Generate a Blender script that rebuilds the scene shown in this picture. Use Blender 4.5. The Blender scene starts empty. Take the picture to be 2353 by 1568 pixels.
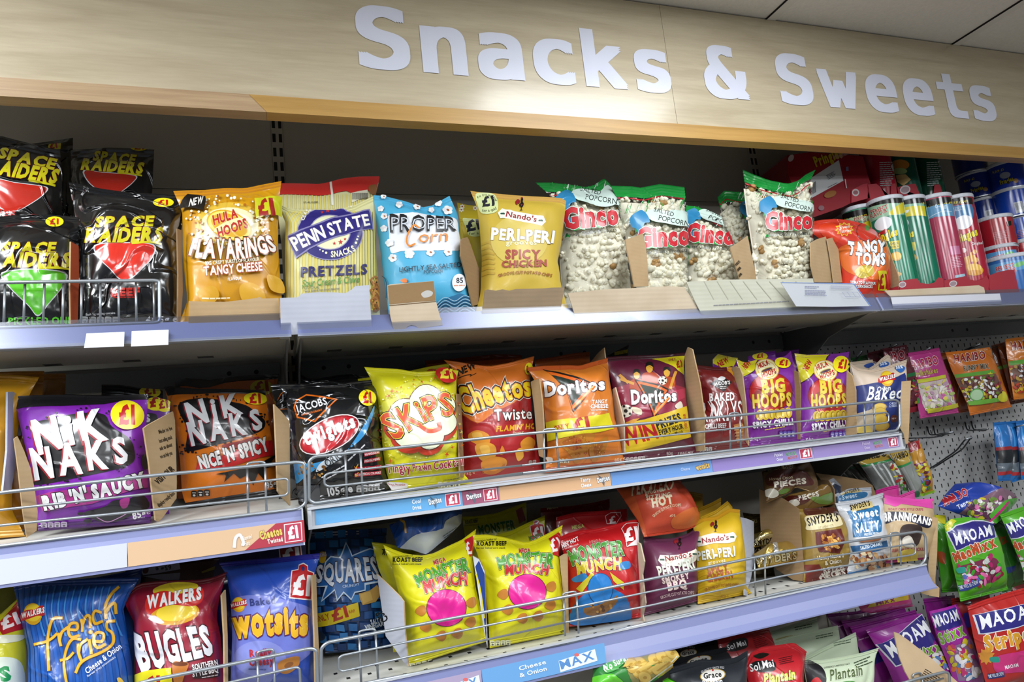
import bpy, math, random
import numpy as np
from mathutils import Vector, Matrix
from mathutils.geometry import tessellate_polygon

random.seed(11)
SC = bpy.context.scene
COL = SC.collection
# ------------------------------------------------------------------ camera
F = 1574.55; CX, CY = 1176.5, 784.0          # focal length and centre, in pixels of a 2353 x 1568 frame
YAW, PITCH, ROLL = 0.34902306, 0.15485985, -0.10741644
CAM = np.array([0.0, 0.0, 1.6])
_ca, _sa = math.cos(YAW), math.sin(YAW)
CW = np.array([_sa*math.cos(PITCH), _ca*math.cos(PITCH), math.sin(PITCH)])
_r = np.array([_ca, -_sa, 0.0]); _u = np.cross(_r, CW)
CR = math.cos(ROLL)*_r + math.sin(ROLL)*_u
CU = -math.sin(ROLL)*_r + math.cos(ROLL)*_u
U = 1.155
YF = U                                        # front of the shelves
YB = 1.457                                    # back panels
VIEWS = dict(P=(0, 0, 1), Z1=(0, 300, 3.015), Z2=(600, 380, 3.565), Z3=(1200, 360, 3.734), Z4=(1640, 340, 3.3),
             M1=(0, 760, 2.904), M2=(620, 780, 3.564), M3=(1200, 760, 3.92), M4=(1640, 740, 3.3),
             B1=(0, 1180, 3.18), B2=(680, 1140, 3.565), B3=(1260, 1100, 3.35), B4=(1700, 1040, 2.969),
             F1=(0, 600, 5.348), N1=(1040, 430, 5.225), T1=(1780, 340, 4.106), T2=(2150, 360, 4.754), PG=(2053, 940, 6.533), PR=(1950, 430, 5.839))

def vp(view, pts):
    x0, y0, s = VIEWS[view]
    return np.asarray(pts, float)/s + np.array([x0, y0])

def ray(p):
    p = np.atleast_2d(np.asarray(p, float))
    return (p[:, :1]-CX)/F*CR - (p[:, 1:2]-CY)/F*CU + CW

def proj(P):
    q = np.asarray(P, float)-CAM
    w = q@CW
    return np.stack([CX+F*(q@CR)/w, CY-F*(q@CU)/w], -1)

class Plane:
    """A plane in the shop: through the point the photo shows at P, D metres behind the shelf fronts."""
    def __init__(s, p, d, lean=0.0, yaw=0.0, side=None):
        r = ray(p)[0]
        s.o = CAM + r*((YF+d)/r[1])
        if side is None: n = np.array([yaw, -1.0, lean])
        else: n = np.array([1.0, side, 0.0])
        n = n/np.linalg.norm(n)
        if n@(s.o-CAM) > 0: n = -n
        s.n = n
    def hit(s, pts):
        r = ray(pts)
        return CAM + r*((s.n@(s.o-CAM))/(r@s.n))[:, None]

def at(p, d):
    r = ray(p)[0]; return CAM + r*((YF+d)/r[1])

# ------------------------------------------------------------------ colour and materials
def lin(h):
    h = h.lstrip('#'); c = [int(h[i:i+2], 16)/255 for i in (0, 2, 4)]
    return tuple(x/12.92 if x <= .04045 else ((x+.055)/1.055)**2.4 for x in c)

MATS = {}
def nt(name):
    m = bpy.data.materials.new(name); m.use_nodes = True
    return m, m.node_tree.nodes, m.node_tree.links, m.node_tree.nodes['Principled BSDF']

FIN = dict(  # roughness, specular, coat, bump strength, bump scale
    foil=(.36, .5, .5, .42, 7.5), satin=(.45, .4, .1, .25, 7), dark=(.2, .5, 1.0, .95, 8), gold=(.22, .6, .3, .8, 12),
    paper=(.8, .2, 0, .06, 60), plastic=(.35, .5, 0, 0, 1), gloss=(.15, .5, .3, 0, 1))

def mat(col, fin='foil'):
    k = (col, fin)
    if k in MATS: return MATS[k]
    m, N, L, b = nt(fin+'_'+col.strip('#'))
    ro, sp, coat, bs, sc = FIN[fin]
    b.inputs['Base Color'].default_value = (*lin(col), 1)
    b.inputs['Roughness'].default_value = ro
    b.inputs['Specular IOR Level'].default_value = sp
    b.inputs['Coat Weight'].default_value = coat
    b.inputs['Coat Roughness'].default_value = .12
    if fin == 'gold': b.inputs['Metallic'].default_value = .75
    if bs:
        tc = N.new('ShaderNodeTexCoord')
        n1 = N.new('ShaderNodeTexNoise'); n1.inputs['Scale'].default_value = sc; n1.inputs['Detail'].default_value = 2.5
        n1.inputs['Distortion'].default_value = 1.2
        n1.inputs['Roughness'].default_value = .45
        L.new(tc.outputs['Object'], n1.inputs['Vector'])
        h = n1.outputs['Fac']
        if fin in ('foil', 'dark', 'gold'):
            # sharp fold lines: where a second noise crosses its middle value
            n2 = N.new('ShaderNodeTexNoise'); n2.inputs['Scale'].default_value = sc*1.25; n2.inputs['Detail'].default_value = 1.0; n2.inputs['Distortion'].default_value = .7
            mp = N.new('ShaderNodeVectorMath'); mp.operation = 'ADD'; mp.inputs[1].default_value = (3.7, 1.3, 8.1)
            L.new(tc.outputs['Object'], mp.inputs[0]); L.new(mp.outputs[0], n2.inputs['Vector'])
            sb = N.new('ShaderNodeMath'); sb.operation = 'SUBTRACT'; sb.inputs[1].default_value = .5; L.new(n2.outputs['Fac'], sb.inputs[0])
            ab = N.new('ShaderNodeMath'); ab.operation = 'ABSOLUTE'; L.new(sb.outputs[0], ab.inputs[0])
            mr = N.new('ShaderNodeMapRange'); mr.inputs['From Max'].default_value = .035; mr.inputs['To Min'].default_value = .3 if fin == 'dark' else .2; mr.inputs['To Max'].default_value = 0; mr.interpolation_type = 'SMOOTHSTEP'
            L.new(ab.outputs[0], mr.inputs['Value'])
            ad = N.new('ShaderNodeMath'); ad.operation = 'ADD'
            L.new(n1.outputs['Fac'], ad.inputs[0]); L.new(mr.outputs[0], ad.inputs[1]); h = ad.outputs[0]
        bp = N.new('ShaderNodeBump'); bp.inputs['Strength'].default_value = bs; bp.inputs['Distance'].default_value = .012
        L.new(h, bp.inputs['Height'])
        L.new(bp.outputs[0], b.inputs['Normal']); L.new(bp.outputs[0], b.inputs['Coat Normal'])
    MATS[k] = m
    return m

def mat_clear(tint='#eef4f4', dens=.10, rough=.08, bump=.5, name='clear_film'):
    k = (tint, dens, name)
    if k in MATS: return MATS[k]
    m, N, L, b = nt(name)
    N.remove(b); out = N['Material Output']
    tr = N.new('ShaderNodeBsdfTransparent'); tr.inputs[0].default_value = (*lin(tint), 1)
    gl = N.new('ShaderNodeBsdfGlossy'); gl.inputs['Roughness'].default_value = rough
    fr = N.new('ShaderNodeFresnel'); fr.inputs[0].default_value = 1.5
    ad = N.new('ShaderNodeMath'); ad.operation = 'ADD'; ad.inputs[1].default_value = dens; ad.use_clamp = True
    mx = N.new('ShaderNodeMixShader')
    ad.operation = 'MULTIPLY_ADD'; ad.inputs[1].default_value = .55; ad.inputs[2].default_value = dens
    L.new(fr.outputs[0], ad.inputs[0]); L.new(ad.outputs[0], mx.inputs[0]); L.new(tr.outputs[0], mx.inputs[1]); L.new(gl.outputs[0], mx.inputs[2])
    L.new(mx.outputs[0], out.inputs['Surface'])
    if bump:
        tc = N.new('ShaderNodeTexCoord'); n1 = N.new('ShaderNodeTexNoise'); n1.inputs['Scale'].default_value = 22; n1.inputs['Distortion'].default_value = 2
        bp = N.new('ShaderNodeBump'); bp.inputs['Strength'].default_value = bump; bp.inputs['Distance'].default_value = .012
        L.new(tc.outputs['Object'], n1.inputs['Vector']); L.new(n1.outputs['Fac'], bp.inputs['Height'])
        L.new(bp.outputs[0], gl.inputs['Normal']); L.new(bp.outputs[0], fr.inputs['Normal'])
    MATS[k] = m
    return m

def mat_plain(name, col, rough=.5, metal=0.0, spec=.5):
    k = (name, col)
    if k in MATS: return MATS[k]
    m, N, L, b = nt(name)
    b.inputs['Base Color'].default_value = (*lin(col), 1); b.inputs['Roughness'].default_value = rough
    b.inputs['Metallic'].default_value = metal; b.inputs['Specular IOR Level'].default_value = spec
    MATS[k] = m
    return m

def mat_wood(name, a, c, rough=.3, scale=(1.2, 8, 14), coat=.0, amt=.5):
    m, N, L, b = nt(name)
    tc = N.new('ShaderNodeTexCoord'); mp = N.new('ShaderNodeMapping'); mp.inputs['Scale'].default_value = scale
    n = N.new('ShaderNodeTexNoise'); n.inputs['Scale'].default_value = 3; n.inputs['Detail'].default_value = 7; n.inputs['Distortion'].default_value = .8
    n2 = N.new('ShaderNodeTexNoise'); n2.inputs['Scale'].default_value = 22; n2.inputs['Detail'].default_value = 3
    r = N.new('ShaderNodeValToRGB'); r.color_ramp.elements[0].color = (*lin(a), 1); r.color_ramp.elements[1].color = (*lin(c), 1)
    r.color_ramp.elements[0].position = .5-amt/2; r.color_ramp.elements[1].position = .5+amt/2
    ad = N.new('ShaderNodeMath'); ad.operation = 'MULTIPLY_ADD'; ad.inputs[1].default_value = .35
    sb = N.new('ShaderNodeMath'); sb.operation = 'SUBTRACT'; sb.inputs[1].default_value = .17
    L.new(tc.outputs['Object'], mp.inputs[0]); L.new(mp.outputs[0], n.inputs['Vector']); L.new(mp.outputs[0], n2.inputs['Vector'])
    L.new(n2.outputs['Fac'], ad.inputs[0]); L.new(n.outputs['Fac'], ad.inputs[2]); L.new(ad.outputs[0], sb.inputs[0]); L.new(sb.outputs[0], r.inputs[0])
    L.new(r.outputs[0], b.inputs['Base Color'])
    b.inputs['Roughness'].default_value = rough; b.inputs['Coat Weight'].default_value = coat; b.inputs['Coat Roughness'].default_value = .18
    return m

def mat_card(name='cardboard', a='#a98c66', c='#c4aa86', flute=True):
    k = ('card', name)
    if k in MATS: return MATS[k]
    m, N, L, b = nt(name)
    tc = N.new('ShaderNodeTexCoord'); n = N.new('ShaderNodeTexNoise'); n.inputs['Scale'].default_value = 9; n.inputs['Detail'].default_value = 6
    r = N.new('ShaderNodeValToRGB'); r.color_ramp.elements[0].color = (*lin(a), 1); r.color_ramp.elements[1].color = (*lin(c), 1)
    r.color_ramp.elements[0].position = .3; r.color_ramp.elements[1].position = .7
    L.new(tc.outputs['Object'], n.inputs['Vector']); L.new(n.outputs['Fac'], r.inputs[0]); L.new(r.outputs[0], b.inputs['Base Color'])
    b.inputs['Roughness'].default_value = .75; b.inputs['Specular IOR Level'].default_value = .25
    if flute:
        w = N.new('ShaderNodeTexWave'); w.bands_direction = 'Z'; w.inputs['Scale'].default_value = 38; w.inputs['Distortion'].default_value = .6
        L.new(tc.outputs['Object'], w.inputs['Vector'])
        bp = N.new('ShaderNodeBump'); bp.inputs['Strength'].default_value = .06; bp.inputs['Distance'].default_value = .0015
        L.new(w.outputs['Fac'], bp.inputs['Height']); L.new(bp.outputs[0], b.inputs['Normal'])
    MATS[k] = m
    return m

# ------------------------------------------------------------------ objects
def tag(o, label, cat, group=None, kind=None):
    o['label'] = label; o['category'] = cat
    if group: o['group'] = group
    if kind: o['kind'] = kind
    return o

def empty(name, loc, label, cat, group=None):
    o = bpy.data.objects.new(name, None); o.empty_display_size = .03
    o.location = Vector(loc); COL.objects.link(o)
    return tag(o, label, cat, group)

def mesh(name, V, Fc, mats, mi=None, parent=None, smooth=False, nrm=None, loc=None):
    V = np.asarray(V, float)
    o0 = np.zeros(3)
    if parent is not None: o0 = np.array(parent.location)
    if parent is not None and parent.parent is not None: o0 = o0+np.array(parent.parent.location)
    if loc is not None: o0 = np.asarray(loc, float)
    me = bpy.data.meshes.new(name)
    me.from_pydata((V-o0).tolist(), [], [list(map(int, f)) for f in Fc])
    if not isinstance(mats, (list, tuple)): mats = [mats]
    for m in mats: me.materials.append(m)
    if mi is not None: me.polygons.foreach_set('material_index', np.asarray(mi, np.int32))
    if smooth or nrm is not None: me.polygons.foreach_set('use_smooth', np.ones(len(me.polygons), bool))
    if nrm is not None: me.normals_split_custom_set_from_vertices(np.asarray(nrm, float).tolist())
    me.update()
    o = bpy.data.objects.new(name, me); COL.objects.link(o)
    if parent is not None: o.parent = parent
    elif loc is not None: o.location = Vector(o0)
    return o

class MB:
    """collects simple shapes into one mesh"""
    def __init__(s): s.V = []; s.F = []; s.M = []; s.mats = []
    def _m(s, m):
        if m not in s.mats: s.mats.append(m)
        return s.mats.index(m)
    def add(s, V, Fc, m):
        n = len(s.V); k = s._m(m)
        s.V += [tuple(v) for v in V]; s.F += [tuple(i+n for i in f) for f in Fc]; s.M += [k]*len(Fc)
        return s
    def box(s, a, b, m):
        x0, y0, z0 = a; x1, y1, z1 = b
        V = [(x, y, z) for x in (x0, x1) for y in (y0, y1) for z in (z0, z1)]
        return s.add(V, [(0, 1, 3, 2), (4, 6, 7, 5), (0, 4, 5, 1), (2, 3, 7, 6), (0, 2, 6, 4), (1, 5, 7, 3)], m)
    def prism(s, prof, x0, x1, m):
        """a closed (y, z) profile run along x"""
        n = len(prof)
        V = [(x0, y, z) for y, z in prof]+[(x1, y, z) for y, z in prof]
        Fc = [(i, (i+1) % n, n+(i+1) % n, n+i) for i in range(n)]
        T = tessellate_polygon([[Vector((y, z, 0)) for y, z in prof]])
        Fc += [tuple(t) for t in T]+[tuple(n+i for i in reversed(t)) for t in T]
        return s.add(V, Fc, m)
    def tube(s, path, r, m, n=8, closed=False):
        P = [np.asarray(p, float) for p in path]; k = len(P); V = []; Fc = []
        for i, p in enumerate(P):
            a = P[(i-1) % k] if (closed or i > 0) else P[i]; b = P[(i+1) % k] if (closed or i < k-1) else P[i]
            t = b-a; t /= np.linalg.norm(t)+1e-12
            u = np.cross(t, (0.31, .9, .2)); u /= np.linalg.norm(u); w = np.cross(t, u)
            for j in range(n):
                q = 2*math.pi*j/n; V.append(p+r*(math.cos(q)*u+math.sin(q)*w))
        for i in range(k if closed else k-1):
            for j in range(n):
                a = i*n+j; b = i*n+(j+1) % n; c = ((i+1) % k)*n+(j+1) % n; d = ((i+1) % k)*n+j
                Fc.append((a, b, c, d))
        if not closed: Fc += [tuple(range(n-1, -1, -1)), tuple((k-1)*n+j for j in range(n))]
        return s.add(V, Fc, m)
    def build(s, name, parent=None, smooth=False, loc=None):
        return mesh(name, s.V, s.F, s.mats, s.M, parent, smooth, None, loc)

def rounded(pts, r=.012, n=5):
    """round the inner corners of an open 3-D path"""
    P = [np.asarray(p, float) for p in pts]; out = [P[0]]
    for a, b, c in zip(P, P[1:], P[2:]):
        u = (a-b); v = (c-b); lu, lv = np.linalg.norm(u), np.linalg.norm(v); k = min(r, lu*.45, lv*.45)
        p0 = b+u/lu*k; p1 = b+v/lv*k
        for i in range(n+1):
            t = i/n; out.append((1-t)**2*p0+2*t*(1-t)*b+t*t*p1)
    out.append(P[-1]); return out

# ------------------------------------------------------------------ lettering
GL = {}
CAPS = {}
FONTS = {'b': None}
import os
for k_, f_ in (('i', 'Inter.woff2'), ('m', 'DejaVuSansMono.woff2')):      # Blender's own lettering, its built-in face if absent
    try: FONTS[k_] = bpy.data.fonts.load(os.path.join(bpy.utils.system_resource('DATAFILES', path='fonts'), f_))
    except Exception: FONTS[k_] = None
FNT = 'b'; RES = 2
def glyph(ch, w):
    k = (ch, round(w, 3), FNT, RES)
    if k in GL: return GL[k]
    cu = bpy.data.curves.new('g', 'FONT'); cu.body = ch; cu.size = 1; cu.offset = w; cu.resolution_u = RES; cu.fill_mode = 'FRONT'
    if FONTS[FNT]: cu.font = FONTS[FNT]
    o = bpy.data.objects.new('g', cu)
    me = bpy.data.meshes.new_from_object(o); me.calc_loop_triangles()
    V = np.array([v.co[:2] for v in me.vertices]) if len(me.vertices) else np.zeros((0, 2))
    T = np.array([t.vertices[:] for t in me.loop_triangles], int).reshape(-1, 3)
    bpy.data.objects.remove(o); bpy.data.curves.remove(cu); bpy.data.meshes.remove(me)
    GL[k] = (V, T); return GL[k]

def layout(txt, w=0.0, sp=.07, jit=0.0, seed=0, wbase=None):
    """triangles (n,3,2) of a line of text, x from 0 to 1, y in cap heights; letters spaced for weight wbase"""
    if FNT not in CAPS: CAPS[FNT] = glyph('H', 0)[0][:, 1].max()
    CAP = CAPS[FNT]
    rnd = random.Random(seed+len(txt)); x = 0.0; out = []
    wb = w if wbase is None else wbase
    for ch in txt:
        if ch == ' ': x += .26; continue
        Vb, _ = glyph(ch, wb); V, T = glyph(ch, w)
        if not len(Vb): x += .3; continue
        a, b = Vb[:, 0].min(), Vb[:, 0].max()
        Q = V-np.array([a, 0])
        if jit:
            g = math.radians(rnd.uniform(-jit, jit)); c = np.array([(b-a)/2, CAP/2]); q = Q-c; s_ = 1+rnd.uniform(-1, 1)*jit*.008
            Q = c+s_*np.stack([q[:, 0]*math.cos(g)-q[:, 1]*math.sin(g), q[:, 0]*math.sin(g)+q[:, 1]*math.cos(g)], -1)+np.array([0, rnd.uniform(-1, 1)*jit*.006])
        Q = Q+np.array([x, 0]); out.append(Q[T]); x += b-a+sp
    W = max(x-sp, .01)
    A = np.concatenate(out) if out else np.zeros((0, 3, 2))
    A = A.copy(); A[..., 0] /= W; A[..., 1] /= CAP
    return A

# ------------------------------------------------------------------ flat art, cut and laid on a surface
def tri_poly(pts):
    T = tessellate_polygon([[Vector((p[0], p[1], 0)) for p in pts]])
    pts = np.asarray(pts, float)
    return np.array([[pts[i] for i in t] for t in T]).reshape(-1, 3, 2)

def cut(T, M, ax, c, keep=0):
    """split triangles T (n,3,2) at coordinate ax = c; keep -1 / +1 drops the other side"""
    if not len(T): return T, M
    d = (T[:, :, ax] if not isinstance(ax, tuple) else T[:, :, 0]*ax[0]-T[:, :, 1]*ax[1])-c
    pos = (d > 1e-9).sum(1); neg = (d < -1e-9).sum(1)
    st = (pos > 0) & (neg > 0)
    outT = [T[~st]]; outM = [M[~st]]
    S = T[st]; D = d[st]; Ms = M[st]
    if len(S):
        p1 = (D > 0).sum(1) == 1
        lone = np.where(p1, np.argmax(D, 1), np.argmin(D, 1))
        idx = (lone[:, None]+np.arange(3)) % 3
        S = np.take_along_axis(S, idx[:, :, None], 1); D = np.take_along_axis(D, idx, 1)
        a, b, e = S[:, 0], S[:, 1], S[:, 2]
        tb = (D[:, 0]/(D[:, 0]-D[:, 1]))[:, None]; te = (D[:, 0]/(D[:, 0]-D[:, 2]))[:, None]
        pb = a+(b-a)*tb; pe = a+(e-a)*te
        outT += [np.stack([a, pb, pe], 1), np.stack([pb, b, e], 1), np.stack([pb, e, pe], 1)]; outM += [Ms]*3
    T = np.concatenate(outT); M = np.concatenate(outM)
    if keep:
        k = (T[:, :, ax].mean(1)-c)*keep > 0
        T, M = T[k], M[k]
    return T, M

class Art:
    """print on a surface; points are in the pixels of one view of the photo"""
    def start(s, view, fin='foil'):
        s.view = view; s.fin = fin; s.items = []; s.rnd = random.Random(len(bpy.data.objects))
    def tris(s, T, col, fin=None):
        if len(T): s.items.append((np.asarray(T, float), mat(col, fin or s.fin)))
        return s
    def poly(s, pts, col, fin=None): return s.tris(tri_poly(pts), col, fin)
    def blob(s, pts, col, n=5, fin=None):
        """closed smooth outline through pts"""
        P = np.asarray(pts, float); k = len(P); out = []
        for i in range(k):
            p0, p1, p2, p3 = P[i-1], P[i], P[(i+1) % k], P[(i+2) % k]
            for j in range(n):
                t = j/n
                out.append(.5*((2*p1)+(-p0+p2)*t+(2*p0-5*p1+4*p2-p3)*t*t+(-p0+3*p1-3*p2+p3)*t**3))
        return s.poly(out, col, fin)
    def ell(s, cx, cy, rx, ry, col, rot=0, n=28, fin=None):
        a = np.linspace(0, 2*math.pi, n, endpoint=False); r = math.radians(rot)
        x, y = rx*np.cos(a), ry*np.sin(a)
        P = np.stack([cx+x*math.cos(r)-y*math.sin(r), cy+x*math.sin(r)+y*math.cos(r)], -1)
        c = np.array([cx, cy]); T = np.stack([np.broadcast_to(c, P.shape), P, np.roll(P, -1, 0)], 1)
        return s.tris(T, col, fin)
    def star(s, cx, cy, r, col, n=5, inner=.42, rot=-90, ry=None):
        P = []
        for i in range(2*n):
            a = math.radians(rot+180*i/n); q = r if i % 2 == 0 else r*inner
            P.append((cx+q*math.cos(a), cy+q*math.sin(a)*((ry or r)/r)))
        return s.poly(P, col)
    def line(s, pts, w, col, closed=False):
        P = np.asarray(pts, float); k = len(P); T = []
        keep = [i for i in range(k) if i == 0 or np.hypot(*(P[i]-P[i-1])) > 1e-6]; P = P[keep]; k = len(P)
        if k < 2: return s
        D = (np.roll(P, -1, 0)-np.roll(P, 1, 0)) if closed else np.gradient(P, axis=0)
        E = np.roll(P, -1, 0)-P; E = E/(np.linalg.norm(E, axis=1, keepdims=True)+1e-9)
        D = D/(np.linalg.norm(D, axis=1, keepdims=True)+1e-9); N_ = np.stack([-D[:, 1], D[:, 0]], -1)*w/2
        if closed or k > 2:
            c = abs((D*np.where(np.arange(k)[:, None] == k-1, D if not closed else E, E)).sum(1)); N_ = N_/np.maximum(c, .5)[:, None]
        if not closed: P = P.copy(); P[0] = P[0]-D[0]*w*.3; P[-1] = P[-1]+D[-1]*w*.3
        for i in range(k if closed else k-1):
            j = (i+1) % k; q = [P[i]+N_[i], P[j]+N_[j], P[j]-N_[j], P[i]-N_[i]]; T += [[q[0], q[1], q[2]], [q[0], q[2], q[3]]]
        return s.tris(np.array(T), col)
    def curve(s, pts, w, col, n=6):
        P = [np.asarray(p, float) for p in pts]; P = [2*P[0]-P[1]]+P+[2*P[-1]-P[-2]]; out = []
        for p0, p1, p2, p3 in zip(P, P[1:], P[2:], P[3:]):
            for j in range(n):
                t = j/n; out.append(.5*((2*p1)+(-p0+p2)*t+(2*p0-5*p1+4*p2-p3)*t*t+(-p0+3*p1-3*p2+p3)*t**3))
        out.append(P[-2]); return s.line(out, w, col)
    def text(s, txt, p0, p1, h, col, w=.0, out=(), arc=0.0, slant=0.0, jit=0.0, sp=.07, hmid=None, f='b'):
        """p0, p1: ends of the baseline; h: cap height (one number or left, right); out: [(colour, extra weight)] under it"""
        p0 = np.asarray(p0, float); p1 = np.asarray(p1, float); d = p1-p0; Lh = np.hypot(*d); t_ = d/Lh; up = np.array([t_[1], -t_[0]])
        global FNT
        FNT = f
        h0, h1 = (h, h) if not isinstance(h, (tuple, list)) else h
        for c, ow in list(sorted(out, key=lambda q: -q[1]))+[(col, 0)]:
            A = layout(txt, w+ow*.72, sp, jit, 3, w)
            if not len(A): continue
            x = A[..., 0]; y = A[..., 1]
            hh = h0+(h1-h0)*x
            if hmid: hh = hh+hmid*4*x*(1-x)
            slope = arc*4*(1-2*x)/Lh          # baseline climbs by this
            B = p0+d*x[..., None]+up*(arc*4*x*(1-x))[..., None]
            ux = up+(-t_)*slope[..., None]; ux /= np.linalg.norm(ux, axis=-1, keepdims=True)
            s.tris(B+ux*(y*hh)[..., None]+t_*(y*hh*slant)[..., None], c)
        FNT = 'b'
        return s
    def pound(s, cx, cy, rx, ry, bg='#f2e21c', fg='#c0171d', rot=0, h=None, out=None, rrp=True):
        if out: s.ell(cx, cy, rx*1.06, ry*1.06, out, rot)
        if bg: s.ell(cx, cy, rx, ry, bg, rot)
        a = math.radians(rot); h = h or ry*1.05; q = rx*.5
        ux, uy = math.cos(a), math.sin(a)
        bx, by = cx-uy*-h*.48, cy+ux*h*.48
        s.text('£1', (bx-ux*q*1.05, by-uy*q*1.05), (bx+ux*q*.9, by+uy*q*.9), h, fg, w=.05, sp=.09)
        return s
    def gda(s, x, y, w, h, n=4, col='#e8e8e8', rot=0.0, dark='#555555'):
        for i in range(n):
            cx = x+w*i; cy = y+rot*w*i
            s.poly([(cx-w*.44, cy+h*.5), (cx-w*.44, cy-h*.4), (cx-w*.2, cy-h*.5), (cx+w*.2, cy-h*.5), (cx+w*.44, cy-h*.4), (cx+w*.44, cy+h*.5)], col)
            s.line([(cx-w*.25, cy-h*.15), (cx+w*.25, cy-h*.15)], h*.12, dark); s.ell(cx, cy+h*.25, w*.22, h*.17, dark, n=10)
        return s
    def tiny(s, p0, p1, rows, h, col, gap=1.8, seed=0):
        """rows of unreadably small print"""
        p0 = np.asarray(p0, float); p1 = np.asarray(p1, float); d = p1-p0; L = np.hypot(*d); t = d/L; dn = np.array([-t[1], t[0]]); r = random.Random(seed)
        for k in range(rows):
            x = 0; e = L*r.uniform(.7, 1)
            while x < e:
                wd = h*r.uniform(1.2, 3.5); a = p0+t*x+dn*(k*h*gap); b = p0+t*min(x+wd, e)+dn*(k*h*gap)
                if np.hypot(*(b-a)) > h*.3: s.line([a, b], h*.7, col)
                x += wd+h*.8
        return s
    def dots(s, cx, cy, rx, ry, n, r, cols, hole=0.0, seed=1, sq=1.0):
        q = random.Random(seed)
        for i in range(n):
            a = q.uniform(0, 2*math.pi); k = math.sqrt(q.uniform(hole*hole, 1)); z = r*q.uniform(.5, 1.3)
            s.ell(cx+rx*k*math.cos(a), cy+ry*k*math.sin(a), z, z*sq, q.choice(cols), q.uniform(0, 90), n=7)
        return s

class Surf:
    """grid surface G[j,i] over u,v in 0..1 with normals"""
    def __init__(s, G, Nn):
        s.G, s.N = G, Nn; s.nv, s.nu = G.shape[0]-1, G.shape[1]-1
        s.PX = proj(G.reshape(-1, 3)).reshape(G.shape[0], G.shape[1], 2)
        u, v = np.meshgrid(np.linspace(0, 1, s.nu+1), np.linspace(0, 1, s.nv+1))
        p = s.PX.reshape(-1, 2); s.c0 = p.mean(0); s.sc = p.std(0)+1e-9
        A = s.basis(p); s.k, *_ = np.linalg.lstsq(A, np.stack([u.ravel(), v.ravel()], -1), rcond=None)
    def basis(s, p):
        x, y = ((p-s.c0)/s.sc).T
        return np.stack([np.ones_like(x), x, y, x*x, x*y, y*y], -1)
    def bil(s, A, uv):
        fu = np.clip(uv[:, 0], 0, 1)*s.nu; fv = np.clip(uv[:, 1], 0, 1)*s.nv
        i = np.minimum(fu.astype(int), s.nu-1); j = np.minimum(fv.astype(int), s.nv-1)
        a = (uv[:, 0]*s.nu-i)[:, None]; b = (uv[:, 1]*s.nv-j)[:, None]
        return A[j, i]*(1-a)*(1-b)+A[j, i+1]*a*(1-b)+A[j+1, i]*(1-a)*b+A[j+1, i+1]*a*b
    def tri(s, A, uv):
        """as bil, but flat on the two triangles of each cell"""
        fu = np.clip(uv[:, 0], 0, 1)*s.nu; fv = np.clip(uv[:, 1], 0, 1)*s.nv
        i = np.minimum(fu.astype(int), s.nu-1); j = np.minimum(fv.astype(int), s.nv-1)
        a = (fu-i)[:, None]; b = (fv-j)[:, None]
        p, q, r, t = A[j, i], A[j, i+1], A[j+1, i], A[j+1, i+1]
        return np.where(a >= b, p+(q-p)*a+(t-q)*b, p+(t-r)*a+(r-p)*b)
    def inv(s, px):
        uv = s.basis(px)@s.k
        base = uv.copy(); e = .02
        for _ in range(4):
            r = px-s.bil(s.PX, uv)
            ju = (s.bil(s.PX, uv+[e, 0])-s.bil(s.PX, uv-[e, 0]))/(2*e); jv = (s.bil(s.PX, uv+[0, e])-s.bil(s.PX, uv-[0, e]))/(2*e)
            det = ju[:, 0]*jv[:, 1]-ju[:, 1]*jv[:, 0]; det = np.where(abs(det) < 1e-3, 1e9, det)
            du = (r[:, 0]*jv[:, 1]-r[:, 1]*jv[:, 0])/det; dv = (ju[:, 0]*r[:, 1]-ju[:, 1]*r[:, 0])/det
            uv = uv+np.clip(np.stack([du, dv], -1), -.1, .1)*.9
        return base+np.clip(uv-base, -.15, .15)
    def lay(s, items, view, off=.0006, step=.00004, lim=(.004, .996, .0, 1.0)):
        """vertices, faces, normals, material list and indices for the print"""
        mats = []; TT = []; MM = []; n = 0
        for T, m in items:
            if m not in mats: mats.append(m)
            k = len(T); px = vp(view, T.reshape(-1, 2)); TT.append(s.inv(px).reshape(-1, 3, 2))
            MM.append(np.stack([np.full(k, mats.index(m)), np.full(k, n)], -1)); n += 1
        if not TT: return None
        T = np.concatenate(TT); M = np.concatenate(MM)
        T, M = cut(T, M, 0, lim[0], 1); T, M = cut(T, M, 0, lim[1], -1); T, M = cut(T, M, 1, lim[2]+1e-6, 1); T, M = cut(T, M, 1, lim[3]-1e-6, -1)
        for i in range(1, s.nu): T, M = cut(T, M, 0, i/s.nu)
        for j in range(1, s.nv): T, M = cut(T, M, 1, j/s.nv)
        for k in range(-s.nv+1, s.nu): T, M = cut(T, M, (s.nu, s.nv), k)
        a = T[:, 1]-T[:, 0]; b = T[:, 2]-T[:, 0]; ar = a[:, 0]*b[:, 1]-a[:, 1]*b[:, 0]
        ok = abs(ar) > 1e-9; T, M, ar = T[ok], M[ok], ar[ok]
        fl = ar < 0; T[fl] = T[fl][:, ::-1]
        cen = T.mean(1, keepdims=True); uv = T.reshape(-1, 2); uq = (cen+(T-cen)*.9999).reshape(-1, 2)
        Nn = s.tri(s.N, uq); Nn /= np.linalg.norm(Nn, axis=1, keepdims=True)+1e-9
        P = s.tri(s.G, uq)+Nn*(off+step*np.repeat(M[:, 1]+.35*np.random.RandomState(1).rand(len(M)), 3))[:, None]
        return P, np.arange(len(P)).reshape(-1, 3), Nn, mats, M[:, 0]

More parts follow.
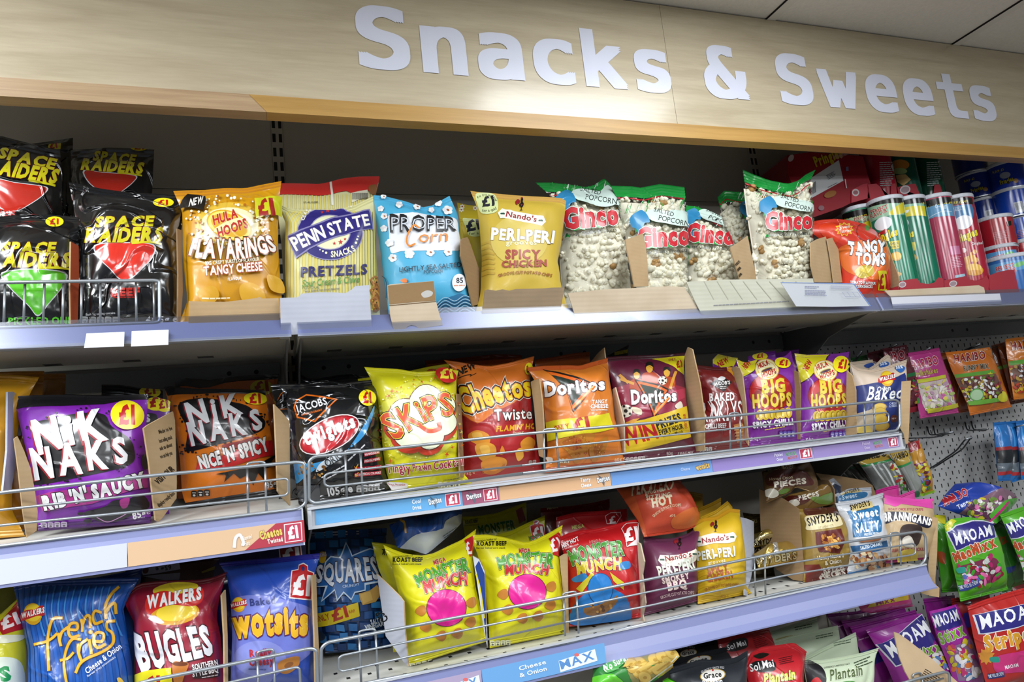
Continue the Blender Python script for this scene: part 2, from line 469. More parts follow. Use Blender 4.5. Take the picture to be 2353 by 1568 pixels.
def gridnormals(G, face):
    du = np.gradient(G, axis=1); dv = np.gradient(G, axis=0); n = np.cross(du, dv)
    n /= np.linalg.norm(n, axis=-1, keepdims=True)+1e-12
    if (n.reshape(-1, 3)@face).mean() < 0: n = -n
    return n

def resample(P, n):
    P = np.asarray(P, float); d = np.r_[0, np.cumsum(np.linalg.norm(np.diff(P, axis=0), axis=1))]; d /= d[-1]
    t = np.linspace(0, 1, n)
    return np.stack([np.interp(t, d, P[:, k]) for k in range(P.shape[1])], -1)

def coons(top, bot, left, right, nu, nv):
    """boundary polylines (top and bottom left to right, sides bottom to top) to a grid, v = 0 at the bottom"""
    T, B, L, R = resample(top, nu+1), resample(bot, nu+1), resample(left, nv+1), resample(right, nv+1)
    u = np.linspace(0, 1, nu+1)[None, :, None]; v = np.linspace(0, 1, nv+1)[:, None, None]
    return ((1-v)*B[None]+v*T[None]+(1-u)*L[:, None]+u*R[:, None]
            - ((1-u)*(1-v)*B[0]+u*(1-v)*B[-1]+(1-u)*v*T[0]+u*v*T[-1]))

def gridfaces(nu, nv, off=0, flip=False):
    F_ = []
    for j in range(nv):
        for i in range(nu):
            a = off+j*(nu+1)+i
            for q in ((a, a+1, a+nu+2), (a, a+nu+2, a+nu+1)): F_.append(q[::-1] if flip else q)
    return F_

def shelf_z(k, d):
    return {'top': 1.8455, 'mid': 1.540+.1*d, 'bot': 1.2627, 'low': .957}[k]

class Bag(Art):
    """a pillow bag: outline from the photo, set D metres behind the shelf fronts"""
    def __init__(s, view, label, cat, top, bot, left=None, right=None, d=.05, lean=.1, yaw=0.0, th=.03, col='#c02020', fin='foil',
                 ts=.06, bs=.05, tcol=None, bcol=None, name='crisp_bag', group=None, nu=18, nv=22, wr=1.0, seed=None, clear=None, parts=True, back=None, squash=2.6, gp=3.0, shelf=None):
        s.start(view, fin); s.label, s.cat, s.name, s.group = label, cat, name, group
        s.top = top; s.col, s.tcol, s.bcol = col, tcol or col, bcol or col
        s.ts, s.bs, s.nu, s.nv = ts, bs, nu, nv; s.clear = clear; s.parts = parts
        top = [tuple(p) for p in top]; bot = [tuple(p) for p in bot]
        left = [bot[0]]+[tuple(p) for p in (left or [])]+[top[0]]; right = [bot[-1]]+[tuple(p) for p in (right or [])]+[top[-1]]
        bm = vp(view, [np.mean([bot[0], bot[-1]], 0)])[0]
        s.pl = Plane(bm, d, lean, yaw)
        e3 = [s.pl.hit(vp(view, q)) for q in (top, bot, left, right)]
        if shelf:                                   # the foot of the bag reaches the shelf it stands on
            zs = shelf_z(shelf, d); dz = e3[1][:, 2].min()-zs-.001
            dn = np.array([0, lean, 1.0])*dz
            e3[1] = e3[1]-dn; e3[2][0] = e3[1][0]; e3[3][0] = e3[1][-1]
        g = coons(*e3, nu, nv)
        s.base = g; n = s.pl.n
        u, v = np.meshgrid(np.linspace(0, 1, nu+1), np.linspace(0, 1, nv+1))
        lo, hi = (bs if parts else 0), 1-ts
        w = np.clip((v-lo)/(hi-lo), 0, 1)
        prof = np.clip(1-abs(2*u-1)**squash, 0, 1)**.6*np.clip(1-abs(2*w-1)**gp, 0, 1)**.75
        rnd = random.Random(seed if seed is not None else len(bpy.data.objects)*7+3)
        wd = np.linalg.norm(g[0, -1]-g[0, 0]); ht = np.linalg.norm(g[-1, 0]-g[0, 0]); X, Z = u*wd, v*ht
        cr = np.zeros_like(u)
        for k in range(12):
            cxy = (rnd.choice([0.06, .94, rnd.random()])*wd, rnd.choice([.04, .96, rnd.random()])*ht)
            a = math.atan2(ht/2-cxy[1], wd/2-cxy[0])+rnd.uniform(-.7, .7)
            dx, dz = X-cxy[0], Z-cxy[1]; al = dx*math.cos(a)+dz*math.sin(a); ac = -dx*math.sin(a)+dz*math.cos(a)
            L = rnd.uniform(.04, .11); wdt = rnd.uniform(.006, .013)
            cr += rnd.choice([1, -1])*rnd.uniform(.0012, .0032)*np.exp(-(ac/wdt)**2)*np.exp(-((al-L*.4)/L)**2)
        cr += .0016*np.sin(X*60+rnd.random()*6+Z*25)*np.sin(Z*48+rnd.random()*6)
        edge = np.clip(np.minimum(np.minimum(u, 1-u)*6, 1), 0, 1)*np.clip(np.minimum((v-lo*.3)*6, (1-v)*6), 0, 1)
        Gf = g+n*(th*prof+cr*wr*edge+.0004)[..., None]
        tb = th*.55 if back is None else back
        Gb = g-n*(tb*prof+.0004)[..., None]
        s.th = th
        s.S = Surf(Gf, gridnormals(Gf, n)); s.Gb = Gb; s.nb = gridnormals(Gb, -n)
        lo3 = g[0].mean(0); s.loc = np.array([lo3[0], lo3[1], g[0, :, 2].min()])
    def done(s):
        r = empty(s.name, s.loc, s.label, s.cat, s.group); s.root = r
        nv, nu = s.nv, s.nu
        j1 = int(round((1-s.ts)*nv)) if s.ts else nv; j0 = int(round(s.bs*nv)) if (s.bs and s.parts) else 0
        base = s.clear or mat(s.col, s.fin)
        G, N, Gb, Nb = s.S.G[j0:j1+1], s.S.N[j0:j1+1], s.Gb[j0:j1+1], s.nb[j0:j1+1]
        k = G.shape[0]-1; n1 = G.shape[0]*G.shape[1]
        V = np.concatenate([G.reshape(-1, 3), Gb.reshape(-1, 3)]); Nn = np.concatenate([N.reshape(-1, 3), Nb.reshape(-1, 3)])
        Fc = gridfaces(nu, k)+gridfaces(nu, k, n1, True); Mi = [0]*len(Fc); mats = [base]
        lay = s.S.lay(s.items, s.view) if s.items else None
        if lay:
            P, F2, N2, m2, i2 = lay
            Fc = Fc+[tuple(f) for f in (F2+len(V))]; V = np.concatenate([V, P]); Nn = np.concatenate([Nn, N2])
            for m in m2:
                if m not in mats: mats.append(m)
            Mi = Mi+[mats.index(m2[q]) for q in i2]
        mesh('pouch', V, Fc, mats, Mi, r, True, Nn)
        def seal(nm, a, b, col):
            A = s.S.G[a:b+1]; B = s.Gb[a:b+1]; m = 4*(b-a)
            up = lambda Q: np.stack([resample(Q[:, i], m+1) for i in range(nu+1)], 1)
            A, B = up(A), up(B); rid = (.0007*np.where(np.arange(m+1) % 2, 1, -1))[:, None, None]*s.pl.n
            A = A+rid; B = B+rid; n2 = (m+1)*(nu+1)
            mesh(nm, np.concatenate([A.reshape(-1, 3), B.reshape(-1, 3)]), gridfaces(nu, m)+gridfaces(nu, m, n2, True), mat(col, s.fin) if isinstance(col, str) else col, None, r)
        if s.ts: seal('top_seal', j1, nv, s.tcol)
        if s.bs and s.parts: seal('bottom_seal', 0, j0, s.bcol)
        return s

class Sheet(Art):
    """a flat sheet of card or paper with real thickness; outline from the photo"""
    def __init__(s, view, label, cat, pts, d=.0, lean=0.0, yaw=0.0, side=None, t=.0025, m=None, name='cardboard_flap', group=None, ref=None, fin='paper', edge=None, bend=None, kind=None):
        s.start(view, fin); s.v = (label, cat, name, group); s.t = t; s.m = m or mat_card(); s.edge = edge; s.kind = kind
        P = vp(view, pts); s.px = P
        s.pl = Plane(vp(view, [ref])[0] if ref is not None else P[0], d, lean, yaw, side)
        s.Q = s.pl.hit(P)
    def done(s, parent=None):
        label, cat, name, group = s.v; n = s.pl.n; k = len(s.Q)
        o = s.Q.mean(0); o[2] = s.Q[:, 2].min()
        T = tri_poly(s.px); T = tessellate_polygon([[Vector((p[0], p[1], 0)) for p in s.px]])
        V = np.concatenate([s.Q, s.Q-n*s.t]); Fc = []; Mi = []; mats = [s.m, s.edge or s.m]
        for t in T:
            a, b, c = (s.Q[i] for i in t)
            if np.cross(b-a, c-a)@n < 0: t = t[::-1]
            Fc += [tuple(t), tuple(i+k for i in t[::-1])]; Mi += [0, 0]
        for i in range(k):
            j = (i+1) % k; Fc.append((i, j, k+j, k+i)); Mi.append(1)
        for idx, (T2, m) in enumerate(s.items):
            P2 = s.pl.hit(vp(s.view, T2.reshape(-1, 2)))+n*(.0004+.00005*(idx+np.repeat(.4*np.random.RandomState(2).rand(len(T2)), 3)))[:, None]
            if m not in mats: mats.append(m)
            b = len(V); V = np.concatenate([V, P2]); q = np.arange(len(P2)).reshape(-1, 3)+b
            for f in q:
                a_, b_, c_ = V[f[0]], V[f[1]], V[f[2]]
                if np.cross(b_-a_, c_-a_)@n < 0: f = f[::-1]
                Fc.append(tuple(f)); Mi.append(mats.index(m))
        ob = mesh(name, V, Fc, mats, Mi, parent, False, None, None if parent else o)
        if parent is None: tag(ob, label, cat, group, s.kind)
        return ob
# ------------------------------------------------------------------ the place
cam_d = bpy.data.cameras.new('camera'); cam = bpy.data.objects.new('camera', cam_d); COL.objects.link(cam)
cam_d.sensor_fit = 'HORIZONTAL'; cam_d.sensor_width = 36; cam_d.lens = F/2353*36; cam_d.clip_start = .02
cam.matrix_world = Matrix([[CR[0], CU[0], -CW[0], CAM[0]], [CR[1], CU[1], -CW[1], CAM[1]], [CR[2], CU[2], -CW[2], CAM[2]], [0, 0, 0, 1]])
SC.camera = cam

ZC = 2.5205
Z_TOP, Z_MID, Z_BOT = 1.8485, 1.543, 1.2655          # rail tops of the three shelves
XL, XJ, XR = -1.2055, .0445, 1.2945                  # bay joints
M_STEEL = mat_plain('shelf_steel', '#cbcac3', .45)
M_UNDER = mat_plain('shelf_steel_shaded', '#85857c', .5)  # same steel as the deck, darker: the underside's shade put into the colour
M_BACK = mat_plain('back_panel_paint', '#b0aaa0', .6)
M_PEG = mat_plain('pegboard_paint', '#a9a9a9', .55)
M_DARK = mat_plain('slot_and_shadow_dark', '#0b0b0b', .8)  # slots and holes, and the painted shadow lines of the ceiling bars
M_BRKT = mat_plain('bracket_steel', '#5e6060', .5)
M_RAIL = mat_plain('rail_plastic', '#7d83ac', .32)
M_RAILT = mat_plain('top_rail_plastic', '#a3a8c8', .3)
M_RAILW = mat_plain('rail_white_plastic', '#b6b9c0', .3)
M_WIRE = mat_plain('chrome_wire', '#9aa0a6', .32, .6)
M_HOOK = mat_plain('dark_hook_wire', '#3a3c40', .35, .6)
M_CLEAR = mat_clear('#e9ecf6', .03, .3, 0, 'clear_plastic')
M_CARD = mat_card('cardboard', '#a68a64', '#bfa582')
M_CARDP = mat_card('pale_cardboard', '#b9a68c', '#cfc0aa')
M_CARDG = mat_card('grey_white_cardboard', '#bdbcaa', '#cfcebe')
M_CARDD = mat_card('brown_cardboard', '#83694a', '#9a7d5a')
M_CARDW = mat_card('white_cardboard', '#aaadba', '#c0c3cf', True)
M_PAPER = mat_plain('white_paper', '#cdd1d8', .6)

def structure(o): o['kind'] = 'structure'; return o

# ceiling with its tile grid; thin dark strips paint the bars' shadow lines
m, N, L, b = nt('ceiling_tile')
b.inputs['Roughness'].default_value = .9
tc = N.new('ShaderNodeTexCoord'); nz = N.new('ShaderNodeTexNoise'); nz.inputs['Scale'].default_value = 140; nz.inputs['Detail'].default_value = 4
rp = N.new('ShaderNodeValToRGB'); rp.color_ramp.elements[0].color = (*lin('#d6d2cc'), 1); rp.color_ramp.elements[1].color = (*lin('#eae6e0'), 1)
L.new(tc.outputs['Object'], nz.inputs['Vector']); L.new(nz.outputs['Fac'], rp.inputs[0]); L.new(rp.outputs[0], b.inputs['Base Color'])
M_TBAR = mat_plain('ceiling_bar', '#d8d4ce', .5)
ceil = MB().box((-5, -4, ZC+.004), (6, 1.7, ZC+.03), m)
XT = [1.147+.6*k for k in range(-10, 9)]; YT = [.80+.6*k for k in range(-8, 2)]
for x in XT:
    ceil.box((x-.012, -4, ZC), (x+.012, 1.7, ZC+.006), M_TBAR); ceil.box((x-.0135, -4, ZC-.0002), (x-.012, 1.7, ZC+.005), M_DARK)  # bar, then a dark strip as its painted shadow line
for y in YT:
    ceil.box((-5, y-.012, ZC), (6, y+.012, ZC+.006), M_TBAR); ceil.box((-5, y+.012, ZC-.0002), (6, y+.0135, ZC+.005), M_DARK)
structure(ceil.build('ceiling'))
structure(MB().box((-5, -4, -.03), (6, 1.7, 0), mat_plain('floor_vinyl', '#7d7a73', .5)).build('floor'))
structure(MB().box((-5, 1.62, 0), (6, 1.7, ZC), mat_plain('wall_paint', '#9a958c', .7)).build('wall_back'))

# fascia board with the lettering
M_BOARD = mat_wood('maple_board', '#b5a68a', '#cfc2a6', .3, (1.0, 9, 11), .5, .5)
fs = empty('fascia_sign', (1.0, YF+.009, 2.24), 'pale maple fascia board with large white Snacks & Sweets lettering under the ceiling', 'sign')
bd = MB()
xj = [-1.6, ray((1772, 100))[0][0]*YF+.02, 3.4]
for a, c in zip(xj, xj[1:]): bd.box((a+.0004, YF, 2.232), (c-.0004, YF+.018, ZC-.0005), M_BOARD)
bd.build('board', fs)
fr_ = lambda p: at(p, 0.0)
zb = np.mean([fr_((1008, 165))[2], fr_((1388, 206))[2], fr_((1960, 252))[2]])
x0, x1 = fr_((828, 90))[0], fr_((2283, 255))[0]
hc = fr_((888, 13))[2]-zb-.004
FNT = 'm'; RES = 6
A = layout('Snacks & Sweets', 0, .145)
LY = np.repeat(np.arange(12)*.00003, len(A)*3)
A = np.concatenate([A+np.array([dx*.0042, dy*.04]) for dx in (-1, -.33, .33, 1) for dy in (-1, 0, 1)])
FNT = 'b'; RES = 2
V = np.stack([x0+A[..., 0]*(x1-x0), np.full(A.shape[:2], YF-.0012)-LY.reshape(A.shape[:2]), zb+.04*hc+A[..., 1]*hc*.915], -1).reshape(-1, 3)
mesh('lettering', V, np.arange(len(V)).reshape(-1, 3), mat_plain('white_vinyl', '#dfe2f2', .22), None, fs)
M_TR1 = mat_wood('oak_trim', '#9f8161', '#c2a580', .4, (1.0, 26, 40), 0, .6)
M_TR2 = mat_wood('pine_trim', '#a8803f', '#c69c58', .4, (.8, 14, 22), 0, .6)
ta, tb = fr_((571, 219))[0], fr_((612, 252))[0]
def trim(nm, xa, xb, ja, jb, m):
    zt, zl = 2.2395, 2.2087; V = []
    for y in (YF-.004, YF+.026): V += [(xa[0], y, zt), (xb[0], y, zt), (xb[1], y, zl), (xa[1], y, zl)]
    o = mesh(nm, V, [(0, 3, 2, 1), (4, 5, 6, 7), (0, 1, 5, 4), (3, 7, 6, 2), (0, 4, 7, 3), (1, 2, 6, 5)], m); structure(o)
trim('trim_1', (-1.6, -1.6), (ta, tb), 0, 0, M_TR1)
trim('trim_2', (ta+.0006, tb+.0006), (3.4, 3.4), 0, 0, M_TR2)

# back panels, slotted uprights, pegboard
for nm, a, c, lab in (('back_panel', XL, XJ, 'grey steel back panel behind the black crisp bags'), ('back_panel', XJ, XR, 'grey steel back panel behind the popcorn bags')):
    q = empty(nm, ((a+c)/2, YB, 1.0), lab, 'panel', 'back panels of the shelving')
    MB().box((a+.012, YB, 2.191), (c-.012, YB+.012, ZC-.01), M_BACK).build('upper_panel', q)
    MB().box((a+.012, YB, .6), (c-.012, YB+.012, 2.1895), M_BACK).build('lower_panel', q)
for x, lab in ((XJ, 'black-slotted shelf upright behind the yellow and red-topped bags'), (XR, 'black-slotted shelf upright behind the green-topped popcorn bags')):
    up = MB().box((x-.0115, YB-.003, .6), (x+.0115, YB+.014, ZC-.01), M_BACK)
    z = 1.62
    while z < 2.5:
        for dx in (-.0065, .0065): up.box((x+dx-.0033, YB-.0034, z), (x+dx+.0033, YB-.0028, z+.0195), M_DARK)
        z += .0324
    tag(up.build('slotted_upright', None, False, (x, YB, .6)), lab, 'upright', 'slotted shelf uprights')
pg = MB().box((XR+.014, YB, .5), (3.2, YB+.012, 1.83), M_PEG)
xs = np.arange(1.7258-17*.02506, 2.6, .02506)
for z in np.arange(1.4909-20*.0299, 1.81, .0299):
    for x in xs:
        w_, h_ = .0018, .0052
        pg.add([(x-w_, YB-.0003, z-h_), (x+w_, YB-.0003, z-h_), (x+w_, YB-.0003, z+h_), (x-w_, YB-.0003, z+h_)], [(0, 1, 2, 3)], M_DARK)
        xx, zz = x+.01253, z-.01495
        pg.add([(xx+.0025*math.cos(a), YB-.0003, zz+.0025*math.sin(a)) for a in np.arange(8)*math.pi/4], [tuple(range(8))], M_DARK)
tag(pg.build('perforated_panel', None, False, (1.9, YB, .5)), 'pale grey perforated steel panel behind the hanging sweet bags', 'pegboard')
pu = MB().box((XR+.014, YB, 1.835), (3.2, YB+.012, ZC-.01), M_BACK)
tag(pu.build('back_panel', None, False, (1.9, YB, 1.835)), 'grey steel back panel behind the stacked crisp tubs', 'panel', 'back panels of the shelving')

# shelves
def shelf(kind, xa, xb, label, right_br=False, left_br=True, rail=None):
    z = {'top': Z_TOP, 'mid': Z_MID, 'bot': Z_BOT, 'low': .96}[kind]
    s = empty('shelf', ((xa+xb)/2, YF, z-.03), label, 'shelf', 'shelves of the snack shelving')
    sl = {'top': 0.0, 'mid': .1, 'bot': .0, 'low': 0}[kind]
    zt = z-.003
    dk = MB().prism([(YF+.003, zt), (YB-.004, zt+sl*(YB-YF)), (YB-.004, zt+sl*(YB-YF)-.018), (YF+.16, zt+sl*.16-.018), (YF+.16, zt-.03), (YF+.003, zt-.03)], xa+.002, xb-.002, M_STEEL)
    if kind in ('bot',):
        for i in range(int((xb-xa)/.034)):
            for j, yy in enumerate((YF+.017, YF+.06, YF+.10)):
                xx = xa+.03+i*.034+(.017 if j == 1 else 0)
                dk.box((xx-.003, yy-.005, zt-.001), (xx+.003, yy+.005, zt+.0003), M_DARK)
    for i in range(int((xb-xa)/.115)):
        xx = xa+.07+i*.115
        for k in range(3): dk.box((xx-.013, YF+.135+k*.007, zt-.0309), (xx+.013, YF+.137+k*.007, zt-.0298), M_DARK)
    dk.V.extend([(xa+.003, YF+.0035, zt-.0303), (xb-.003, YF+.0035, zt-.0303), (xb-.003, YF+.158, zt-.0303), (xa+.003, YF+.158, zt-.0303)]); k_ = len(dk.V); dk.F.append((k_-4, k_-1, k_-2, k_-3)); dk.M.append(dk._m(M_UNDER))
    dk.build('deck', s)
    r = MB()
    if kind == 'mid' and rail == 'flare':
        r.prism([(YF+.003, z), (YF-.003, z), (YF-.004, z-.012), (YF-.011, z-.03), (YF-.0205, z-.050), (YF-.0205, z-.0545), (YF-.012, z-.046), (YF+.003, z-.028)], xa, xb, M_RAIL)
        r.box((xa, YF-.005, z-.0015), (xb, YF+.003, z+.002), M_RAILW)
        r.box((xb-.002, YF-.0215, z-.0545), (xb, YF+.003, z), M_RAILW)
        r.build('price_rail', s)
    elif kind == 'mid':
        r.box((xa, YF, z-.0315), (xb, YF+.003, z), M_RAILW)
        r.box((xa, YF-.007, z-.004), (xb, YF, z), M_RAILW).box((xa, YF-.009, z-.034), (xb, YF+.001, z-.029), M_RAILW)
        r.box((xa, YF-.006, z-.034), (xa+.006, YF+.001, z), M_RAILW).box((xb-.006, YF-.006, z-.034), (xb, YF+.001, z), M_RAILW)
        r.box((xa, YF-.001, z+.001), (xb, YF+.004, z+.0035), M_RAILW)
        r.build('price_rail', s)
    elif kind in ('bot', 'low'):
        pr = [(YF+.003, z), (YF-.004, z), (YF-.004, z-.006), (YF-.006, z-.02), (YF-.012, z-.034), (YF-.020, z-.044), (YF-.020, z-.0465), (YF-.010, z-.038), (YF-.003, z-.024), (YF+.003, z-.024)]
        r.prism(pr, xa, xb, M_RAIL)
        r.box((xa, YF-.006, z-.0015), (xb, YF+.003, z+.0015), M_RAILW)
        r.build('price_rail', s)
    else:
        pr = [(YF+.003, z), (YF-.003, z), (YF-.012, z-.024), (YF-.014, z-.032), (YF-.011, z-.033), (YF+.003, z-.02)]
        r.prism(pr, xa, xb, M_RAILT)
        r.box((xa, YF-.014, z-.033), (xb, YF-.0125, z-.0285), M_RAILW)
        rl = r.build('price_rail', s)
        st = MB().prism([(YF-.0195, z-.033), (YF-.005, z+.008), (YF-.0062, z+.008), (YF-.0207, z-.033)], xa, xb, M_CLEAR)
        st.build('clear_strip', rl)
    bm = MB().box((xa+.015, YB-.016, zt-.062), (xb-.015, YB-.004, zt-.026), M_BRKT)
    for xx in (xa+.06, xa+.11, (xa+xb)/2-.03, (xa+xb)/2+.03, xb-.11, xb-.06):
        bm.add([(xx+.0045*math.cos(a), YB-.0166, zt-.042+.0045*math.sin(a)) for a in np.arange(12)*math.pi/6], [tuple(range(12))], M_DARK)
    bm.build('rear_beam', s)
    for xx, on in ((xa+.006, left_br), (xb-.006, right_br)):
        if on:
            V = []; pr = [(YF+.012, zt-.03), (YB-.002, zt-.02), (YB-.002, zt-.13), (YB-.06, zt-.13), (YF+.14, zt-.062)]
            MB().prism(pr, xx-.0015, xx+.0015, M_BRKT).build('bracket', s)
    return s
shelf('top', XL, XJ-.005, 'top shelf holding the black and yellow crisp bags', True)
shelf('top', XJ+.005, XR-.002, 'top shelf holding the pretzel and popcorn bags', True)
shelf('top', XR+.004, 2.55, 'top shelf holding the crisp tubs', False, False)
shelf('mid', XL, XJ-.003, 'shelf under the purple and orange ragged-lettered bags', True, rail='flare')
shelf('mid', XJ+.004, XR-.001, 'shelf with blue, orange and purple price strips', True)
shelf('bot', XL, XJ+.001, 'shelf under the blue, crimson and royal blue puffed snack bags', True)
shelf('bot', XJ+.008, XR, 'shelf with a lavender rail under the yellow monster-lettered bags', True)
shelf('low', XJ+.008, XR, 'low shelf under the black and red plantain chip bags', False, False)

# ------------------------------------------------------------------ lamps in the ceiling and the grey shop around
def lamp(x, y, e, sx=.56, sy=.56):
    l = bpy.data.lights.new('ceiling_lamp', 'AREA'); l.shape = 'RECTANGLE'; l.size = sx; l.size_y = sy; l.energy = e; l.color = (.93, .97, 1.0)
    o = bpy.data.objects.new('ceiling_lamp', l); COL.objects.link(o); o.location = (x, y, ZC-.006)
for x, y, e in ((-2.15, .5, 30), (-.95, .5, 34), (.85, .5, 14), (-.95, -.7, 26), (.25, -.7, 26), (1.45, -.7, 26), (2.65, -.7, 18), (-.95, -1.9, 26), (.25, -1.9, 26), (1.45, -1.9, 26), (2.65, -1.9, 18)):
    lamp(x, y, e)
w = bpy.data.worlds.new('shop'); SC.world = w; w.use_nodes = True
w.node_tree.nodes['Background'].inputs[0].default_value = (.80, .86, .95, 1)
w.node_tree.nodes['Background'].inputs[1].default_value = .18
SC.view_settings.view_transform = 'Standard'; SC.view_settings.look = 'None'; SC.view_settings.gamma = 1; SC.view_settings.exposure = -.1

SC.cycles.max_bounces = 7; SC.cycles.diffuse_bounces = 3; SC.cycles.glossy_bounces = 3; SC.cycles.transparent_max_bounces = 12; SC.cycles.caustics_reflective = False; SC.cycles.caustics_refractive = False
# ------------------------------------------------------------------ kinds of goods
YEL, INK, CRM = '#d8c818', '#0c0c0e', '#e9e2cf'
KN = None
def kernel_mesh(rnd):
    """one popped kernel: a few lumpy lobes"""
    t = (1+5**.5)/2
    base = np.array([(-1, t, 0), (1, t, 0), (-1, -t, 0), (1, -t, 0), (0, -1, t), (0, 1, t), (0, -1, -t), (0, 1, -t), (t, 0, -1), (t, 0, 1), (-t, 0, -1), (-t, 0, 1)])/1.9
    fc = [(0, 11, 5), (0, 5, 1), (0, 1, 7), (0, 7, 10), (0, 10, 11), (1, 5, 9), (5, 11, 4), (11, 10, 2), (10, 7, 6), (7, 1, 8), (3, 9, 4), (3, 4, 2), (3, 2, 6), (3, 6, 8), (3, 8, 9), (4, 9, 5), (2, 4, 11), (6, 2, 10), (8, 6, 7), (9, 8, 1)]
    V = []; Fc = []
    for k in range(rnd.randint(4, 6)):
        c = np.array([rnd.uniform(-1, 1) for _ in range(3)]); c = c/np.linalg.norm(c)*rnd.uniform(.3, .5); r = rnd.uniform(.42, .7)
        n = len(V); V += [tuple(c+r*p*rnd.uniform(.85, 1.15)) for p in base]; Fc += [tuple(i+n for i in f) for f in fc]
    return np.array(V), Fc

def popcorn(bag, parent, size=.0102, vmax=.97, seed=0, uniq=10):
    """the loose popcorn that fills a clear bag"""
    rnd = random.Random(seed); ks = [kernel_mesh(rnd) for _ in range(uniq)]
    S = bag.S; nv, nu = bag.nv, bag.nu
    wd = np.linalg.norm(S.G[nv//2, -1]-S.G[nv//2, 0]); ht = np.linalg.norm(S.G[-1, nu//2]-S.G[0, nu//2])
    cols, rows = int(wd/(size*1.55)), int(ht*vmax/(size*1.5)); V = []; Fc = []; Mi = []; n = 0
    uvs = []
    for j in range(rows):
        for i in range(cols):
            uvs.append(((i+.5+rnd.uniform(-.3, .3)+(.5 if j % 2 else 0))/(cols+.5), .02+vmax*(j+.5+rnd.uniform(-.3, .3))/rows))
    uv = np.array(uvs); P = S.bil(S.G, uv); B = S.bil(bag.base, uv); n_ = bag.pl.n
    for p, b0 in zip(P, B):
        h = (p-b0)@n_
        c = b0+n_*max(h-size*1.15-rnd.uniform(0, .004), -.002)
        kv, kf = rnd.choice(ks); R = Matrix.Rotation(rnd.uniform(0, 6.28), 3, Vector((rnd.uniform(-1, 1), rnd.uniform(-1, 1), rnd.uniform(.1, 1))))
        q = kv@np.array(R)*size*rnd.uniform(.85, 1.2)+c
        V.append(q); Fc += [tuple(i+n for i in f) for f in kf]; n += len(q)
        Mi += [1 if rnd.random() < .05 else 0]*len(kf)
    H = ((S.G-bag.base)@n_)[..., None]
    G = bag.base+n_*(H*.72-.006); j1 = int(nv*(vmax+.0)); G = G[:j1+1]
    V.append(G.reshape(-1, 3)); f2 = gridfaces(nu, j1, n); Fc += f2; Mi += [2]*len(f2)
    o = mesh('popcorn', np.concatenate(V), Fc, [mat_plain('popcorn_cream', '#f6efd9', .7), mat_plain('popcorn_husk', '#b58a52', .6), mat_plain('popcorn_inner', '#e8e0cc', .8)], Mi, parent, True)
    o['kind'] = 'stuff'
    return o

FILM = mat_clear('#fbfdfc', -.01, .05, .45, 'clear_film')
def local(G0, G1):
    """maps (along, up) in widths of a printed word onto the view"""
    a = np.array(G0, float); e = np.array(G1, float)-a; up = np.array([e[1], -e[0]])
    return lambda x, y: tuple(a+e*x+up*y)

def popcorn_bag(view, label, top, bot, left, right, G0, G1, d, lean, th, seed, word=True, split=None, tcol='#12963a', **kw):
    b = Bag(view, label, 'popcorn bag', top, bot, left, right, d=d, lean=lean, th=th, name='popcorn_bag', group='green-topped bags of popcorn', clear=FILM, ts=.1, bs=0, tcol=tcol,
            wr=1.2, seed=seed, parts=True, shelf='top', fin='foil', **kw)
    q = local(G0, G1); L = np.hypot(*(np.array(G1)-np.array(G0))); G_ = '#189a3c'; rnd = random.Random(seed)
    # green strokes and red line under the seal
    tp = np.array(top, float); H_ = np.mean([p[1] for p in bot])-tp[:, 1].mean(); b.line(tp+[0, .112*H_], L*.022, '#b8242c')
    for i in range(60):
        x = rnd.uniform(-.25, 1.2); y = rnd.uniform(.62, .9) if i < 40 else rnd.uniform(-.1, .6); k = rnd.uniform(.06, .16)
        if 0 < x < .95 and y < .62 and i % 3: continue
        b.line([q(x, y), q(x+.05, y+k)], L*rnd.uniform(.006, .016), G_ if i % 3 else '#dfeee4')
    for x, y, w_, h_ in ((.28, .5, .2, .16), (.62, .42, .14, .12), (-.05, .28, .1, .2), (.16, -.06, .2, .07), (.5, -.05, .16, .06), (-.02, -.18, .1, .07), (.75, .46, .12, .1)):
        b.blob([q(x, y), q(x+w_*.5, y+h_*.3), q(x+w_, y), q(x+w_*.8, y+h_*.8), q(x+w_*.3, y+h_)], G_)
    b.blob([q(.16, .64), q(.3, .73), q(.62, .66), q(1.0, .56), q(1.03, .38), (q(.8, .38)), q(.55, .44), q(.3, .5)], '#cfe3da')
    b.text('SALTED', q(.33, .69), q(.71, .565), L*.085, '#1a2420', .005, jit=4)
    b.text('POPCORN', q(.41, .51), q(.99, .36), L*.1, '#1a2420', .005, jit=5)
    b.blob([q(-.12, .42), q(-.13, .6), q(0, .7), q(.1, .72), q(.2, .62), q(.24, .48), q(.14, .46), q(.1, .3), q(.12, .1), q(.02, .2), q(-.03, .36)], '#2f86b8')
    if word:
        b.text('Ginco', q(-.01, .0), q(1, 0), L*.36, '#c3202e', .045, [('#7a0e18', .02), ('#e9efe9', .045)])
        b.text('Finest Quality Products', q(.02, -.165), q(.95, -.15), L*.068, '#1d2a26', .008)
    b.done()
    popcorn(b, b.root, seed=seed, vmax=.88)
    return b

